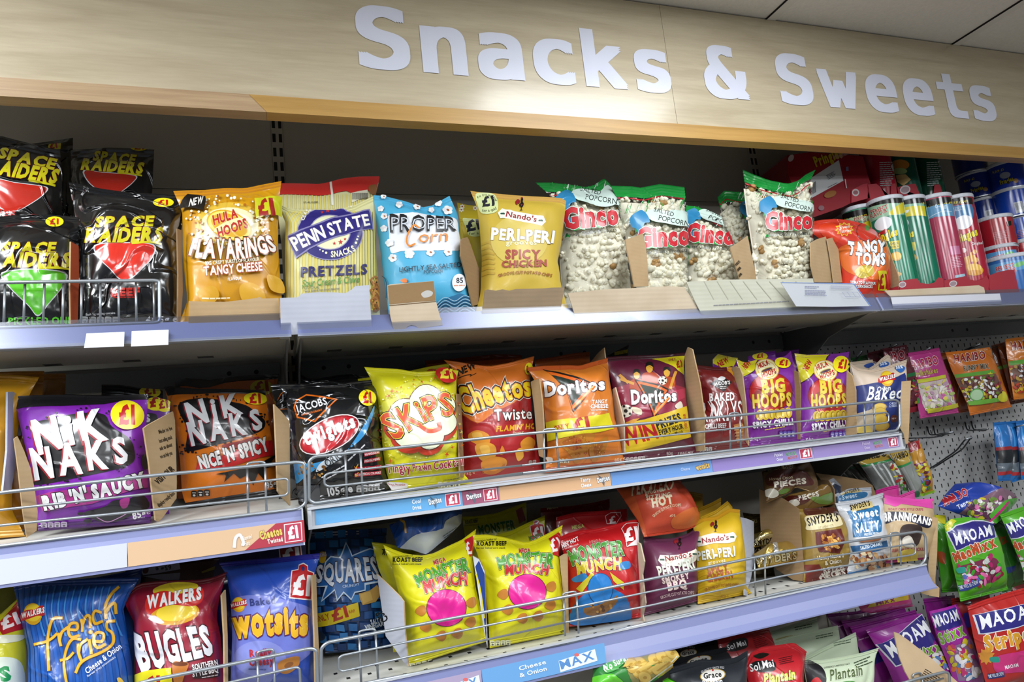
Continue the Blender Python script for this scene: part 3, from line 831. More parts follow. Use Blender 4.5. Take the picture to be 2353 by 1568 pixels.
class Tub(Art):
    """a round tub: foot and shoulder centres and the width of it from the photo"""
    def __init__(s, view, label, foot, top, width, d, body, lid='#b9bcc4', name='snack_tub', group=None, clear_lid=True, na=24, z0=None):
        s.start(view, 'gloss'); s.v = (label, name, group); s.body = body; s.lidc = lid; s.na = na
        p = vp(view, [foot, top]); B = at(p[0], d); T = at(p[1], d)
        w = (B-CAM)@CW; s.r = width/VIEWS[view][2]/2/F*w; s.B = B; s.h = T[2]-B[2]
        if z0 is not None: s.h += B[2]-z0; s.B[2] = z0
        ang = math.atan2(-B[1], -B[0]); th = np.linspace(ang-1.75, ang+1.75, na+1); zz = np.linspace(0, s.h, 9)
        G = np.array([[(B[0]+s.r*math.cos(a), B[1]+s.r*math.sin(a), s.B[2]+z) for a in th] for z in zz])
        N_ = np.array([[(math.cos(a), math.sin(a), 0) for a in th] for z in zz])
        s.S = Surf(G, N_); s.ang = ang
    def done(s):
        label, name, group = s.v; r = empty(name, s.B, label, 'tub', group); B, R, h = s.B, s.r, s.h; n = 40
        def lathe(pr):
            V = []; 
            for rr, z in pr: V += [(B[0]+rr*math.cos(2*math.pi*i/n), B[1]+rr*math.sin(2*math.pi*i/n), B[2]+z) for i in range(n)]
            Fc = [(j*n+i, j*n+(i+1) % n, (j+1)*n+(i+1) % n, (j+1)*n+i) for j in range(len(pr)-1) for i in range(n)]
            Fc += [tuple(range(n-1, -1, -1)), tuple((len(pr)-1)*n+i for i in range(n))]
            return V, Fc
        V, Fc = lathe([(R, 0), (R, h)]); Mi = [0]*len(Fc); mats = [mat(s.body, 'gloss')]; Nn = [((v[0]-B[0])/R, (v[1]-B[1])/R, 0) for v in V]
        lay = s.S.lay(s.items, s.view, .0004, .00003) if s.items else None
        if lay:
            P, F2, N2, m2, i2 = lay; Fc += [tuple(f) for f in (F2+len(V))]; V = np.concatenate([V, P]); Nn = np.concatenate([Nn, N2])
            for m in m2:
                if m not in mats: mats.append(m)
            Mi += [mats.index(m2[k]) for k in i2]
        bo = mesh('body', V, Fc, mats, Mi, r, True, Nn)
        V, Fc = lathe([(R+.0012, h-.004), (R+.0018, h-.002), (R+.0018, h+.004), (R+.0008, h+.006), (R-.002, h+.006), (R-.003, h+.0035)])
        mesh('lid', V, Fc, mat(s.lidc, 'plastic'), None, r, False)
        V, Fc = lathe([(R+.0006, 0.0001), (R+.0012, .001), (R+.0012, .003), (R+.0004, .004)])
        mesh('foot_rim', V, Fc, mat_plain('tin_rim', '#b8bcc0', .3, .8), None, bo, False)
        return s
# ------------------------------------------------------------------ top shelf
SRY = '#c8c020'; SRO = [('#6a1c10', .035)]
def raider(b, s0, s1, hs, r0, r1, hr, head, hcol):
    b.blob(head, '#c9cdd2', 4)
    P = np.array(head, float); c = P.mean(0); b.blob(c+(P-c)*.95, hcol, 4)
    b.text('SPACE', s0, s1, hs, SRY, .05, SRO, slant=.2); b.text('RAIDERS', r0, r1, hr, SRY, .05, SRO, slant=.2)
    a = np.array(r0, float); e = np.array(r1, float)-a; up = np.array([e[1], -e[0]])
    b.line([a+e*.62-up*.02, a+e*.99-up*.035], hr*.16, SRY)
    return b

BLK = dict(name='crisp_bag', group='black crisp bags with yellow lettering', fin='dark', shelf='top', col='#101114')
b = Bag('Z1', 'small corner of a black crisp bag showing behind the others, against the back panel', 'crisp bag', [(60, 110), (290, 82), (505, 50)], [(60, 1200), (480, 1200)], [(50, 600)], [(490, 130), (500, 600)], d=.235, lean=.05, th=.02, bs=0, **BLK)
b.poly([(340, 95), (425, 85), (420, 130), (330, 130)], YEL).text('£1', (345, 128), (400, 120), 32, '#a81c14', .05); b.done()
b = Bag('Z1', 'black crisp bag with a red emblem at the very back, under the empty panel', 'crisp bag', [(490, 135), (740, 118), (900, 122), (1068, 132)], [(500, 1200), (1050, 1200)], [(500, 600)], [(1050, 500)], d=.17, lean=.06, th=.03, bs=0, **BLK)
raider(b, (640, 205), (930, 235), 62, (560, 270), (985, 300), 72, [(580, 275), (760, 300), (940, 312), (925, 360), (840, 430), (800, 470), (730, 440), (620, 370)], '#a8241a')
b.ell(965, 118, 60, 24, YEL).text('£1', (930, 132), (1000, 132), 28, '#8a1510', .05); b.done()
b = Bag('Z1', 'black crisp bag with a red emblem, tall behind the green-emblem one', 'crisp bag', [(-260, 40), (0, 35), (100, 62), (300, 112), (415, 132)], [(-260, 1250), (420, 1250)], None, [(430, 600), (432, 300)], d=.105, lean=.1, th=.036, bs=0, **BLK)
raider(b, (-20, 185), (372, 272), 70, (-90, 290), (385, 368), 92, [(-60, 330), (150, 370), (325, 392), (300, 450), (200, 520), (110, 562), (0, 540), (-120, 400)], '#b8281c')
b.text('BEEF', (-80, 575), (98, 605), 40, '#b8241c', .05); b.poly([(-40, 610), (15, 605), (18, 640), (-40, 640)], '#c87a2a'); b.done()
b = Bag('Z1', 'black crisp bag with a green emblem and green pickled onion lettering', 'crisp bag', [(-260, 620), (0, 595), (250, 575), (545, 600)], [(-260, 1370), (500, 1345)], None, [(520, 1100), (545, 800)], d=.045, lean=.1, th=.034, bs=0, **BLK)
raider(b, (10, 850), (378, 852), 72, (-80, 942), (482, 945), 92, [(12, 985), (240, 960), (452, 985), (440, 1075), (330, 1215), (262, 1288), (195, 1215), (60, 1085)], '#56b824')
b.text('PICKLED ONION', (60, 1345), (590, 1338), 46, '#58c428', .04)
b.pound(378, 634, 63, 36); b.done()
b = Bag('Z1', 'glossy black crisp bag with a red emblem behind the end of the wire fence', 'crisp bag', [(475, 355), (560, 372), (700, 402), (900, 430), (1100, 438), (1290, 455)], [(545, 1345), (1245, 1340)], [(545, 1100), (560, 760), (515, 560)], [(1262, 1100), (1245, 760), (1270, 600)], d=.05, lean=.12, th=.04, bs=0, wr=1.8, **BLK)
raider(b, (655, 668), (1060, 662), 66, (585, 772), (1120, 770), 92, [(655, 795), (860, 775), (1065, 790), (1058, 880), (985, 960), (905, 1030), (830, 1032), (760, 960), (690, 890)], '#d02c1e')
b.text('BEEF', (770, 1150), (970, 1142), 50, '#c8281e', .06).tiny((790, 1160), (960, 1155), 1, 10, '#b02018')
b.pound(1132, 502, 72, 32); b.text('Each 21g serving contains', (600, 1282), (800, 1270), 15, '#c8c8cc', .01)
b.gda(590, 1312, 54, 48, 5, '#8a8c90'); b.text('46.5g e', (1010, 1332), (1226, 1325), 42, '#d8d8da', .03); b.done()

b = Bag('Z1', 'golden yellow crisp bag with white flavarings lettering and a black NEW flash', 'crisp bag', [(1200, 420), (1280, 415), (1420, 412), (1560, 398), (1700, 400), (1830, 372), (1950, 350)], [(1230, 1335), (1945, 1320)], [(1300, 1180), (1268, 900), (1262, 560)], [(1955, 1200), (1925, 800), (1932, 480)], d=.045, lean=.12, th=.04, bs=0, col='#cf9410', tcol='#cc8a12', shelf='top', wr=1.5)
b.ell(1590, 650, 240, 150, '#dcb53c').ell(1590, 655, 200, 120, '#efe3b4').ell(1590, 665, 165, 100, '#f4efd8')
b.dots(1590, 650, 290, 190, 150, 9, ['#f2eedc', '#f6f2e4', '#b8741c', '#a86414', '#efe6c8'], .62, 4)
b.ell(1590, 672, 150, 92, '#d6a418', 22).ell(1590, 672, 140, 84, '#f0dc6a', 22).ell(1590, 672, 122, 70, '#d8a51c', 22).ell(1588, 668, 108, 26, '#efe3a8', -22)
b.text('HULA', (1490, 668), (1650, 618), 56, '#b5271c', .04, [('#f2e9c4', .02)], slant=.1); b.text('HOOPS', (1520, 752), (1712, 682), 60, '#b5271c', .04, [('#f2e9c4', .02)], slant=.1)
b.text('FLAVARINGS', (1330, 868), (1895, 838), 100, '#f1f0ee', .035, [('#d46a1a', .035), ('#17110d', .08)], arc=-42, hmid=28, sp=.09)
b.text('BIG CRISPY BURSTS OF FLAVOUR', (1440, 944), (1792, 914), 24, '#f0e8d0', .02, [('#5a3a10', .05)])
b.text('TANGY CHEESE', (1432, 1010), (1812, 978), 56, '#f1ede2', .03, [('#a83418', .07)]); b.text('FLAVOUR', (1580, 1045), (1672, 1040), 18, '#f1ede2', .02, [('#7a3a10', .06)])
b.blob([(1660, 1090), (1720, 1060), (1800, 1100), (1830, 1170), (1780, 1230), (1690, 1200)], '#d9a52c').blob([(1380, 1130), (1480, 1080), (1520, 1150), (1440, 1210)], '#d29c20').blob([(1840, 1010), (1920, 1040), (1945, 1130), (1860, 1110)], '#dba62a')
b.poly([(1305, 462), (1430, 482), (1424, 575), (1262, 556)], '#14100e').text('NEW', (1325, 545), (1412, 528), 44, '#e8e4dc', .03, slant=.3)
b.poly([(1757, 492), (1935, 470), (1928, 608), (1760, 618)], '#d3d420').text('£1', (1778, 600), (1885, 592), 98, '#a8201a', .05).text('RRP', (1815, 610), (1845, 608), 10, '#302010')
b.tiny((1415, 1168), (1600, 1160), 1, 13, '#f0e4c0'); b.done()
Sheet('Z1', 'torn brown cardboard strip in front of the golden yellow flavarings bag', 'cardboard', [(1308, 1182), (1420, 1186), (1560, 1188), (1700, 1172), (1780, 1160), (1800, 1152), (1815, 1165), (1930, 1162), (1938, 1445), (1305, 1448)], d=-.004, lean=-.15, ref=(1620, 1330), m=M_CARD, name='cardboard_flap', group='torn card flaps along the top shelf').done()
Sheet('Z1', 'cardboard divider with a corrugated edge left of the golden yellow bag', 'cardboard', [(1228, 680), (1256, 690), (1262, 900), (1268, 1100), (1250, 1335), (1232, 1335), (1236, 1000)], d=.03, yaw=1.6, m=M_CARDD, name='cardboard_divider', ref=(1245, 1335)).done()
Sheet('Z1', 'rust red box side between the green and red black bags', 'cardboard', [(492, 770), (545, 800), (548, 1000), (540, 1330), (490, 1340), (486, 1100)], d=.012, yaw=2.0, m=mat_card('rust_card', '#8a3a1e', '#a04826', False), name='cardboard_divider', ref=(510, 1335), edge=M_CARD).done()

# pretzels
def stripes(b, x0, x1, y0, y1, n, w, col, dx=0):
    for i in range(n):
        x = x0+(x1-x0)*i/(n-1); b.poly([(x-w/2, y0), (x+w/2, y0), (x+w/2+dx, y1), (x-w/2+dx, y1)], col)
b = Bag('Z2', 'pale yellow bag folded over with a red band, behind the blue-ringed pretzel bag', 'pretzel bag', [(115, 150), (300, 152), (480, 158), (560, 140), (660, 112), (800, 96), (972, 94)], [(190, 1200), (930, 1200)], [(170, 700), (130, 300)], [(940, 600), (935, 250), (965, 135)], d=.135, lean=.1, th=.03, bs=0, ts=.06, col='#cfcb9a', tcol='#c8302a', fin='satin', name='pretzel_bag', shelf='top')
stripes(b, 180, 900, 240, 360, 22, 12, '#d6c86a')
b.poly([(100, 130), (985, 60), (985, 180), (880, 215), (740, 232), (700, 215), (600, 235), (480, 250), (300, 245), (110, 245)], '#c8302a').poly([(560, 140), (578, 136), (592, 240), (594, 330), (576, 330), (574, 240)], '#e3e0d2')
b.poly([(735, 232), (870, 205), (878, 265), (740, 312)], '#dcd8c0'); stripes(b, 745, 868, 232, 285, 20, 3, '#2a2a28')
b.text('17.41 0318', (350, 318), (465, 315), 14, '#3a3a34').blob([(880, 180), (940, 165), (935, 240), (890, 235)], '#8a5a30'); b.done()
b = Bag('Z2', 'cream and yellow striped pretzel bag with a navy ring and slanted banner', 'pretzel bag', [(128, 300), (200, 345), (330, 368), (600, 372), (760, 330), (850, 285), (916, 255)], [(165, 1200), (970, 1195)], [(205, 1080), (195, 800), (200, 470)], [(945, 900), (932, 560)], d=.055, lean=.11, th=.038, bs=0, ts=.05, col='#d2cf9c', tcol='#d0cc96', fin='satin', name='pretzel_bag', shelf='top')
stripes(b, 150, 960, 380, 1190, 34, 10, '#d6c65e', 20)
NV = '#2b2470'
b.ell(563, 560, 268, 222, '#8d88b0').ell(563, 560, 260, 215, NV).ell(563, 555, 172, 142, '#9a96b4').ell(563, 555, 164, 134, '#dfe0b8')
b.text('CLASSIC', (352, 462), (436, 350), 30, '#e4e2d2', .03, arc=12); b.text('AMERICAN', (560, 348), (738, 352), 28, '#e4e2d2', .03, arc=18)
for x, y, r in ((545, 376, 22), (500, 392, 15), (597, 368, 14), (650, 636, 24), (598, 645, 16), (688, 612, 14)): b.star(x, y, r, '#b52e2c')
for x, y, r in ((483, 696, 6), (507, 708, 8), (533, 722, 10), (772, 640, 10), (782, 612, 8), (790, 588, 6)): b.ell(x, y, r, r, '#dfe0c4', n=10)
b.text('SNACKS', (570, 756), (772, 702), 46, '#e4e2c6', .035, arc=-14)
b.poly([(222, 588), (352, 522), (600, 430), (884, 366), (912, 532), (640, 590), (400, 692), (292, 770)], '#7f7aa8').poly([(232, 590), (356, 532), (602, 441), (876, 378), (902, 524), (636, 580), (392, 682), (294, 754)], NV)
b.text('PENN STATE', (292, 706), (884, 492), (112, 82), '#e9e7dc', .025, [('#8c86a8', .02)], arc=22, sp=.06)
b.text('PRETZELS', (330, 918), (862, 892), 76, '#241f5c', .035, slant=.05); b.text('Sour Cream & Chive', (340, 998), (800, 960), 54, '#4f8a32', .012, slant=.2)
b.text('FLAVOUR', (345, 1018), (475, 1012), 18, '#4f6a32').text('Twice baked, not fried, delicious', (350, 1044), (640, 1018), 18, '#3a3a5a', .0, slant=.2)
for i in range(9): b.curve([(890+i % 3*22, 940+i*28), (925+i % 2*12, 915+i*28), (950, 960+i*28), (915, 985+i*26), (890+i % 3*22, 940+i*28)], 14, ('#a2682a', '#b88238', '#8a5420')[i % 3])
b.done()
w = Sheet('Z2', 'torn white cardboard flap in front of the striped pretzel bag', 'cardboard', [(155, 1088), (300, 1082), (330, 1052), (470, 1040), (600, 1042), (690, 1048), (740, 1020), (770, 990), (885, 982), (896, 1180), (912, 1365), (500, 1372), (330, 1384), (180, 1392), (162, 1370)], d=-.012, lean=-.12, ref=(500, 1300), m=M_CARDW, name='cardboard_flap', group='torn card flaps along the top shelf').done()
# popcorn in a blue bag
b = Bag('Z2', 'sky blue popcorn bag with black and orange lettering over a white patch', 'popcorn bag', [(922, 245), (1000, 250), (1075, 268), (1200, 300), (1320, 345), (1400, 330), (1480, 285), (1542, 250)], [(1045, 1205), (1740, 1200)], [(1000, 900), (985, 750), (935, 400)], [(1690, 950), (1642, 700), (1608, 400)], d=.05, lean=.13, th=.042, bs=0, ts=.05, col='#4aa6cc', fin='satin', name='popcorn_bag', shelf='top', wr=1.4)
b.blob([(1040, 420), (1120, 405), (1300, 400), (1480, 425), (1592, 440), (1615, 540), (1632, 690), (1500, 695), (1300, 700), (1150, 705), (1065, 715), (1050, 560)], '#dfe3ea', 4)
for x, y, r in ((1080, 760, 36), (1215, 728, 42), (1385, 715, 36), (1530, 712, 36), (1010, 520, 30), (1012, 420, 28), (985, 360, 26), (1130, 330, 30), (1275, 345, 32), (1395, 375, 26), (1450, 315, 34), (1525, 378, 40), (1060, 640, 34), (1000, 265, 24)):
    for k in range(5): b.ell(x+r*.5*math.cos(k*1.26+x), y+r*.5*math.sin(k*1.26+x), r*.5, r*.45, ('#e6e6e4', '#d9dade', '#eeeeec')[k % 3], n=12)
    if r % 4 == 0: b.ell(x+4, y, r*.3, r*.22, '#9a5a2c', 30, n=10)
for dx in (0,): b.text('PROPER', (1062, 552), (1590, 538), (138, 100), '#14161a', .035, sp=.05); b.text('PROPER', (1076, 540), (1580, 528), (108, 78), '#c9d0da', -.018, sp=.09)
b.curve([(1290, 520), (1250, 500), (1210, 560), (1195, 630), (1215, 668), (1260, 650)], 14, '#d6822c').text('orn', (1285, 640), (1520, 628), 95, '#d6822c', .0, slant=.15)
b.text('LIGHTLY SEA SALTED', (1142, 878), (1630, 838), 37, '#151b2c', .012); b.text('POPCORN', (1330, 892), (1480, 886), 25, '#151b2c', .01)
b.ell(1612, 965, 55, 70, '#e9ebf0').text('85', (1590, 970), (1642, 968), 42, '#1a2030', .02).tiny((1572, 990), (1655, 988), 1, 11, '#d08a6a')
b.poly([(1420, 1210), (1440, 1140), (1530, 1080), (1620, 1050), (1700, 1090), (1760, 1160), (1760, 1230)], '#2e6f98')
for i in range(12):
    y = 1070+i*13; b.curve([(1425, y+70), (1500, y+10), (1580, y+40), (1660, y), (1750, y+60)], 4, '#0f2238' if i % 2 else '#b9d6e4')
b.curve([(985, 900), (1030, 930), (1045, 1000), (1040, 1090)], 5, '#16324e').blob([(1150, 945), (1190, 930), (1200, 960), (1170, 965)], '#e07a2c'); b.done()
f = Sheet('Z2', 'folded brown card tab with a half-moon notch, before the sky blue bag', 'cardboard', [(1035, 985), (1060, 975), (1240, 962), (1415, 948), (1422, 1020), (1432, 1110), (1460, 1220), (1488, 1308), (1290, 1340), (1270, 1318), (1230, 1308), (1195, 1325), (1180, 1350), (1088, 1362), (1060, 1240), (1048, 1140), (1040, 1060)], d=-.014, lean=-.1, ref=(1250, 1300), m=M_CARDP, name='cardboard_flap', group='torn card flaps along the top shelf')
f.poly([(1038, 987), (1240, 964), (1413, 950), (1430, 1108), (1240, 1122), (1050, 1140)], '#8f7350'); f.line([(1050, 1150), (1432, 1116)], 6, '#6a5236'); f.blob([(1312, 1050), (1360, 1025), (1405, 1040), (1395, 1070), (1350, 1085), (1325, 1080)], '#b9b6b2'); f.done()
# yellow roosters
def rooster(b, cx, cy, s, blk='#15100e', red='#8e1f24'):
    b.blob([(cx-.9*s, cy-.55*s), (cx-.5*s, cy-1.0*s), (cx-.05*s, cy-.75*s), (cx-.1*s, cy-.2*s), (cx-.45*s, cy-.2*s), (cx-.55*s, cy+.1*s), (cx-.85*s, cy-.1*s)], red)
    b.blob([(cx+.1*s, cy-1.25*s), (cx+.35*s, cy-1.45*s), (cx+.55*s, cy-1.2*s), (cx+.45*s, cy-.95*s)], red)
    b.blob([(cx+.15*s, cy-1.05*s), (cx+.4*s, cy-1.2*s), (cx+.58*s, cy-.95*s), (cx+.5*s, cy-.5*s), (cx+.7*s, cy-.1*s), (cx+.55*s, cy+.4*s), (cx+.25*s, cy+.6*s), (cx-.1*s, cy+.35*s), (cx-.2*s, cy), (cx+.15*s, cy-.35*s)], blk)
    b.line([(cx+.25*s, cy+.5*s), (cx+.2*s, cy+1.1*s)], .13*s, blk).line([(cx-.02*s, cy+1.12*s), (cx+.42*s, cy+1.12*s)], .1*s, blk)
    b.blob([(cx+.1*s, cy+.02*s), (cx+.25*s, cy+.1*s), (cx+.42*s, cy), (cx+.26*s, cy+.3*s)], '#c8282a')
def nandos(b, pl0, pl1, hp, peri, hperi, words, cutl, c_word, c_cut, rst, word="Nando's", groo=None, plq='#dfe3d2', peri_txt='PERI-PERI'):
    a = np.array(pl0, float); e = np.array(pl1, float)-a; up = np.array([e[1], -e[0]])/np.hypot(*e)
    b.poly([a, a+e*.07+up*hp*.5, a+e*.93+up*hp*.5, a+e, a+e*.93-up*hp*.5, a+e*.07-up*hp*.5], plq)
    b.text(word, a+e*.17-up*hp*.22, a+e*.81-up*hp*.22, hp*.52, '#8e1a26', .025)
    for t in (.1, .89):
        c = a+e*t
        for k in range(3): b.ell(c[0]+(k-1)*hp*.12, c[1], hp*.12, hp*.09, '#1d4a3a', 20*k, n=8)
    b.text(peri_txt, peri[0], peri[1], hperi, '#e6ebdc', .045, [('#6a3a30', .02)], jit=7, sp=.05)
    if groo: b.text('grooves', groo[0], groo[1], hperi*.42, '#efe6b8' if c_word != '#e9c8b0' else c_word, .02, jit=4)
    for t_, p0, p1, h in words: b.text(t_, p0, p1, h, c_word, .05, jit=2)
    if cutl: b.text('GROOVE CUT POTATO CHIPS', cutl[0], cutl[1], cutl[2], c_cut, .03, arc=cutl[3], jit=4)
    rooster(b, *rst)
YN = dict(fin='satin', name='crisp_bag', group='mustard yellow crisp bags with a rooster')
b = Bag('N1', 'mustard bag corner printed with popcorn, deepest behind the mustard rooster bag', 'crisp bag', [(52, 185), (180, 215), (330, 230), (620, 250)], [(120, 1420), (620, 1420)], [(95, 800), (85, 400)], None, d=.18, lean=.1, th=.02, bs=0, col='#b5a022', shelf='top', **YN)
for x, y in ((115, 235), (270, 255), (105, 275)): b.star(x, y, 34, '#e2dccb', 6, .6).ell(x, y, 12, 8, '#8a3a1c')
b.done()
b = Bag('N1', 'mustard yellow crisp bag half hidden behind the front one on the top shelf', 'crisp bag', [(82, 368), (180, 378), (330, 390), (700, 400)], [(180, 1430), (800, 1430)], [(170, 900), (120, 500)], None, d=.13, lean=.1, th=.026, bs=0, col='#bfa92e', shelf='top', **YN)
b.blob([(120, 380), (230, 372), (350, 420), (360, 560), (290, 598), (200, 580), (165, 500)], '#c9d290').text('£1', (170, 535), (340, 500), 120, '#1e2230', .05).text('for a quid', (200, 578), (420, 560), 30, '#2a3020', .01); b.done()
Sheet('N1', 'dark brown cardboard divider leaning beside the front mustard bag', 'cardboard', [(105, 640), (130, 612), (180, 600), (200, 640), (330, 1020), (335, 1400), (240, 1430), (165, 1060), (100, 830)], d=.035, yaw=1.2, m=M_CARDD, name='cardboard_divider', ref=(240, 1430)).done()
b = Bag('N1', 'mustard yellow crisp bag with a black rooster and red-brown spicy chicken lettering, top shelf', 'crisp bag', [(212, 45), (330, 62), (500, 75), (700, 95), (900, 108), (1150, 120), (1330, 135), (1362, 165)], [(245, 1480), (1390, 1440)], [(335, 1280), (350, 900), (330, 560), (290, 230)], [(1300, 1180), (1290, 1050), (1255, 920), (1300, 700), (1335, 420)], d=.055, lean=.13, th=.04, bs=0, ts=.045, col='#c2a63c', tcol='#c29a4a', shelf='top', wr=1.3, **YN)
for i in range(7): b.curve([(335, 700+i*62), (420, 668+i*62), (500, 690+i*58)], 26, '#bb9a32')
b.ell(800, 640, 340, 300, '#c9b356')
b.blob([(275, 90), (380, 70), (500, 95), (545, 190), (535, 290), (440, 325), (345, 310), (300, 210)], '#cdd79a').text('£1', (355, 235), (500, 222), 112, '#23252e', .05)
b.text('to try me for', (300, 140), (520, 185), 30, '#2a3020', .01, arc=50).text('for a quid', (355, 300), (530, 270), 34, '#2a3020', .01, arc=-14)
nandos(b, (543, 312), (1118, 418), 118, ((462, 632), (1212, 668)), 130, [('SPICY', (632, 862), (1052, 866), 102), ('CHICKEN', (592, 968), (1128, 952), 74)], ((552, 1085), (1185, 1085), 34, 42), '#9c4636', '#94562a', (810, 215, 62), groo=((640, 700), (1005, 695)))
b.done()
Sheet('N1', 'grey-brown torn cardboard panel in front of the mustard bag', 'cardboard', [(388, 1242), (420, 1230), (520, 1245), (600, 1228), (680, 1245), (760, 1225), (900, 1222), (1080, 1218), (1200, 1208), (1345, 1205), (1322, 1330), (1300, 1470), (800, 1500), (352, 1520), (372, 1380)], d=-.006, lean=-.2, ref=(800, 1500), m=mat_card('greybrown_cardboard', '#83705a', '#998468'), name='cardboard_flap', group='torn card flaps along the top shelf').done()

# clear popcorn bags
popcorn_bag('Z3', 'clear popcorn bag with a crumpled green top, right behind the mustard bag', [(112, 222), (250, 222), (400, 240), (560, 262), (640, 235), (700, 182), (745, 225), (790, 300)], [(345, 1250), (960, 1190)], [(330, 900), (330, 640), (235, 330)], [(900, 850), (850, 580), (825, 420)], (372, 622), (822, 580), .10, .12, .036, 3)
popcorn_bag('Z3', 'clear popcorn bag with a broad green top seal, behind a cardboard upright', [(760, 250), (950, 255), (1010, 268), (1180, 235), (1390, 262)], [(1010, 1200), (1415, 1195)], [(900, 700), (830, 400)], [(1412, 900), (1408, 420)], (1000, 778), (1425, 755), .085, .12, .035, 4)
popcorn_bag('Z3', 'clear popcorn bag standing lowest of its row, its top sloping down', [(1405, 420), (1500, 430), (1600, 470), (1700, 520)], [(1400, 1180), (1900, 1180)], [(1408, 800)], [(1840, 960), (1780, 760)], (1418, 722), (1800, 758), .10, .12, .04, 5)
popcorn_bag('Z4', 'clear popcorn bag mostly hidden behind the tallest green-topped one', [(30, 375), (80, 325), (180, 335), (330, 345)], [(140, 1010), (420, 1010)], [(105, 700), (60, 500)], None, (240, 640), (580, 640), .155, .1, .03, 6, word=False)
popcorn_bag('Z4', 'clear popcorn bag with a V-shaped green top, tallest of the popcorn row', [(220, 165), (300, 200), (420, 245), (560, 272), (640, 250), (700, 200), (772, 165)], [(330, 1060), (770, 1040)], [(310, 800), (260, 480), (232, 250)], [(735, 900), (718, 680), (725, 420), (740, 230)], (398, 622), (738, 612), .055, .1, .05, 7)
Sheet('Z3', 'brown cardboard upright with a torn top, in front of the second popcorn bag', 'cardboard', [(885, 712), (960, 690), (1035, 658), (1060, 760), (1075, 900), (1085, 1110), (965, 1118), (935, 960), (905, 830)], d=.03, yaw=.5, m=M_CARD, name='cardboard_divider', ref=(1030, 1110)).done()
f = Sheet('Z3', 'brown cardboard upright printed with black words, between two popcorn bags', 'cardboard', [(1785, 782), (1860, 735), (1935, 680), (1965, 840), (1995, 960), (2008, 1052), (1870, 1060), (1835, 940)], d=.03, yaw=.5, m=M_CARD, name='cardboard_divider', ref=(1930, 1055))
for i, wd in enumerate(('PRODUCTS', 'UNDER', 'AND')): f.text(wd, (1836+i*14, 940+i*48), (1872+i*8, 905+i*52), 20, '#241c14', .04)
f.done()
Sheet('Z3', 'long pale cardboard flap below the first two popcorn bags', 'cardboard', [(392, 1172), (560, 1155), (700, 1140), (960, 1128), (1250, 1112), (1390, 1120), (1400, 1140), (1460, 1220), (1520, 1332), (1200, 1365), (850, 1392), (500, 1408), (460, 1390), (430, 1290)], d=-.010, lean=-.22, ref=(950, 1390), m=M_CARDP, name='cardboard_flap', group='torn card flaps along the top shelf').done()
f = Sheet('P', 'long grey-white cardboard flap with ribs under the tallest popcorn bag', 'cardboard', [(1577, 648), (1660, 643), (1760, 642), (1868, 640), (1872, 660), (1885, 700), (1920, 712), (1780, 722), (1632, 727), (1612, 722), (1596, 690)], d=-.012, lean=-.25, ref=(1760, 722), m=M_CARDG, name='cardboard_flap', group='torn card flaps along the top shelf')
for i in range(8): f.line([(1618+i*30, 647), (1640+i*33, 688)], 1.6, '#b3b2a0')
f.tiny((1640, 702), (1820, 692), 1, 3, '#8a8c90'); f.done()
f = Sheet('Z4', 'blue-edged white paper sheet with an upside-down printed table, sticking out over the shelf', 'paper', [(508, 1020), (800, 1024), (1062, 1030), (1100, 1085), (1188, 1200), (900, 1205), (625, 1202), (560, 1100)], d=-.028, lean=-.35, ref=(900, 1200), m=M_PAPER, t=.0012, name='paper_sheet', fin='paper')
f.line([(508, 1021), (1062, 1031)], 5, '#7d9ad8').line([(1062, 1030), (1186, 1198)], 7, '#7d9ad8')
f.tiny((690, 1050), (800, 1054), 2, 6, '#8a8eae').tiny((690, 1080), (850, 1085), 4, 6, '#8a8eae').tiny((880, 1045), (1050, 1050), 4, 4, '#9a9eb8')
for i in range(4): f.line([(960+i*38, 1092), (985+i*38, 1128)], 2, '#8a8eae')
f.line([(960, 1092), (1075, 1094)], 2, '#8a8eae').line([(985, 1128), (1100, 1130)], 2, '#8a8eae'); f.done()
f = Sheet('Z4', 'first of two brown cardboard ends beside the tallest popcorn bag', 'cardboard', [(735, 720), (790, 690), (850, 672), (862, 720), (880, 840), (905, 1020), (770, 1018), (740, 900)], d=.02, yaw=.4, m=M_CARD, name='cardboard_divider', ref=(840, 1018)).done()
f = Sheet('Z4', 'second brown cardboard end, against the red tomato snack bag', 'cardboard', [(862, 690), (935, 670), (945, 760), (958, 880), (975, 1020), (912, 1022), (890, 850)], d=.035, yaw=.4, m=M_CARD, name='cardboard_divider', ref=(940, 1020)).done()
b = Bag('Z4', 'glossy red and orange bag with jagged silver lettering and a plain tomato', 'snack bag', [(735, 560), (820, 545), (930, 538), (1040, 550), (1150, 580), (1225, 630)], [(960, 1150), (1310, 1140)], [(975, 960), (945, 800), (800, 690), (735, 640)], [(1325, 1060), (1310, 920), (1290, 800), (1262, 690)], d=.045, lean=.1, th=.04, bs=0, ts=.04, col='#c8321c', shelf='top', wr=1.6, name='snack_bag')
b.blob([(950, 760), (1100, 720), (1300, 720), (1330, 900), (1240, 1000), (1050, 960), (960, 880)], '#d8661c').blob([(800, 600), (900, 570), (960, 640), (930, 720), (840, 680)], '#d23a1a')
b.star(990, 618, 75, '#e8c22c', 11, .7, ry=55).star(990, 620, 60, '#e0542a', 11, .75, ry=44).text('Even', (955, 618), (1030, 608), 24, '#e8dcd0', .03).text('Tangier', (950, 645), (1040, 640), 24, '#e8dcd0', .03)
b.ell(1160, 640, 82, 72, '#7a1812', 30).ell(1160, 640, 76, 66, '#c22a18', 30).star(1165, 612, 28, '#3c8a2a', 5, .4)
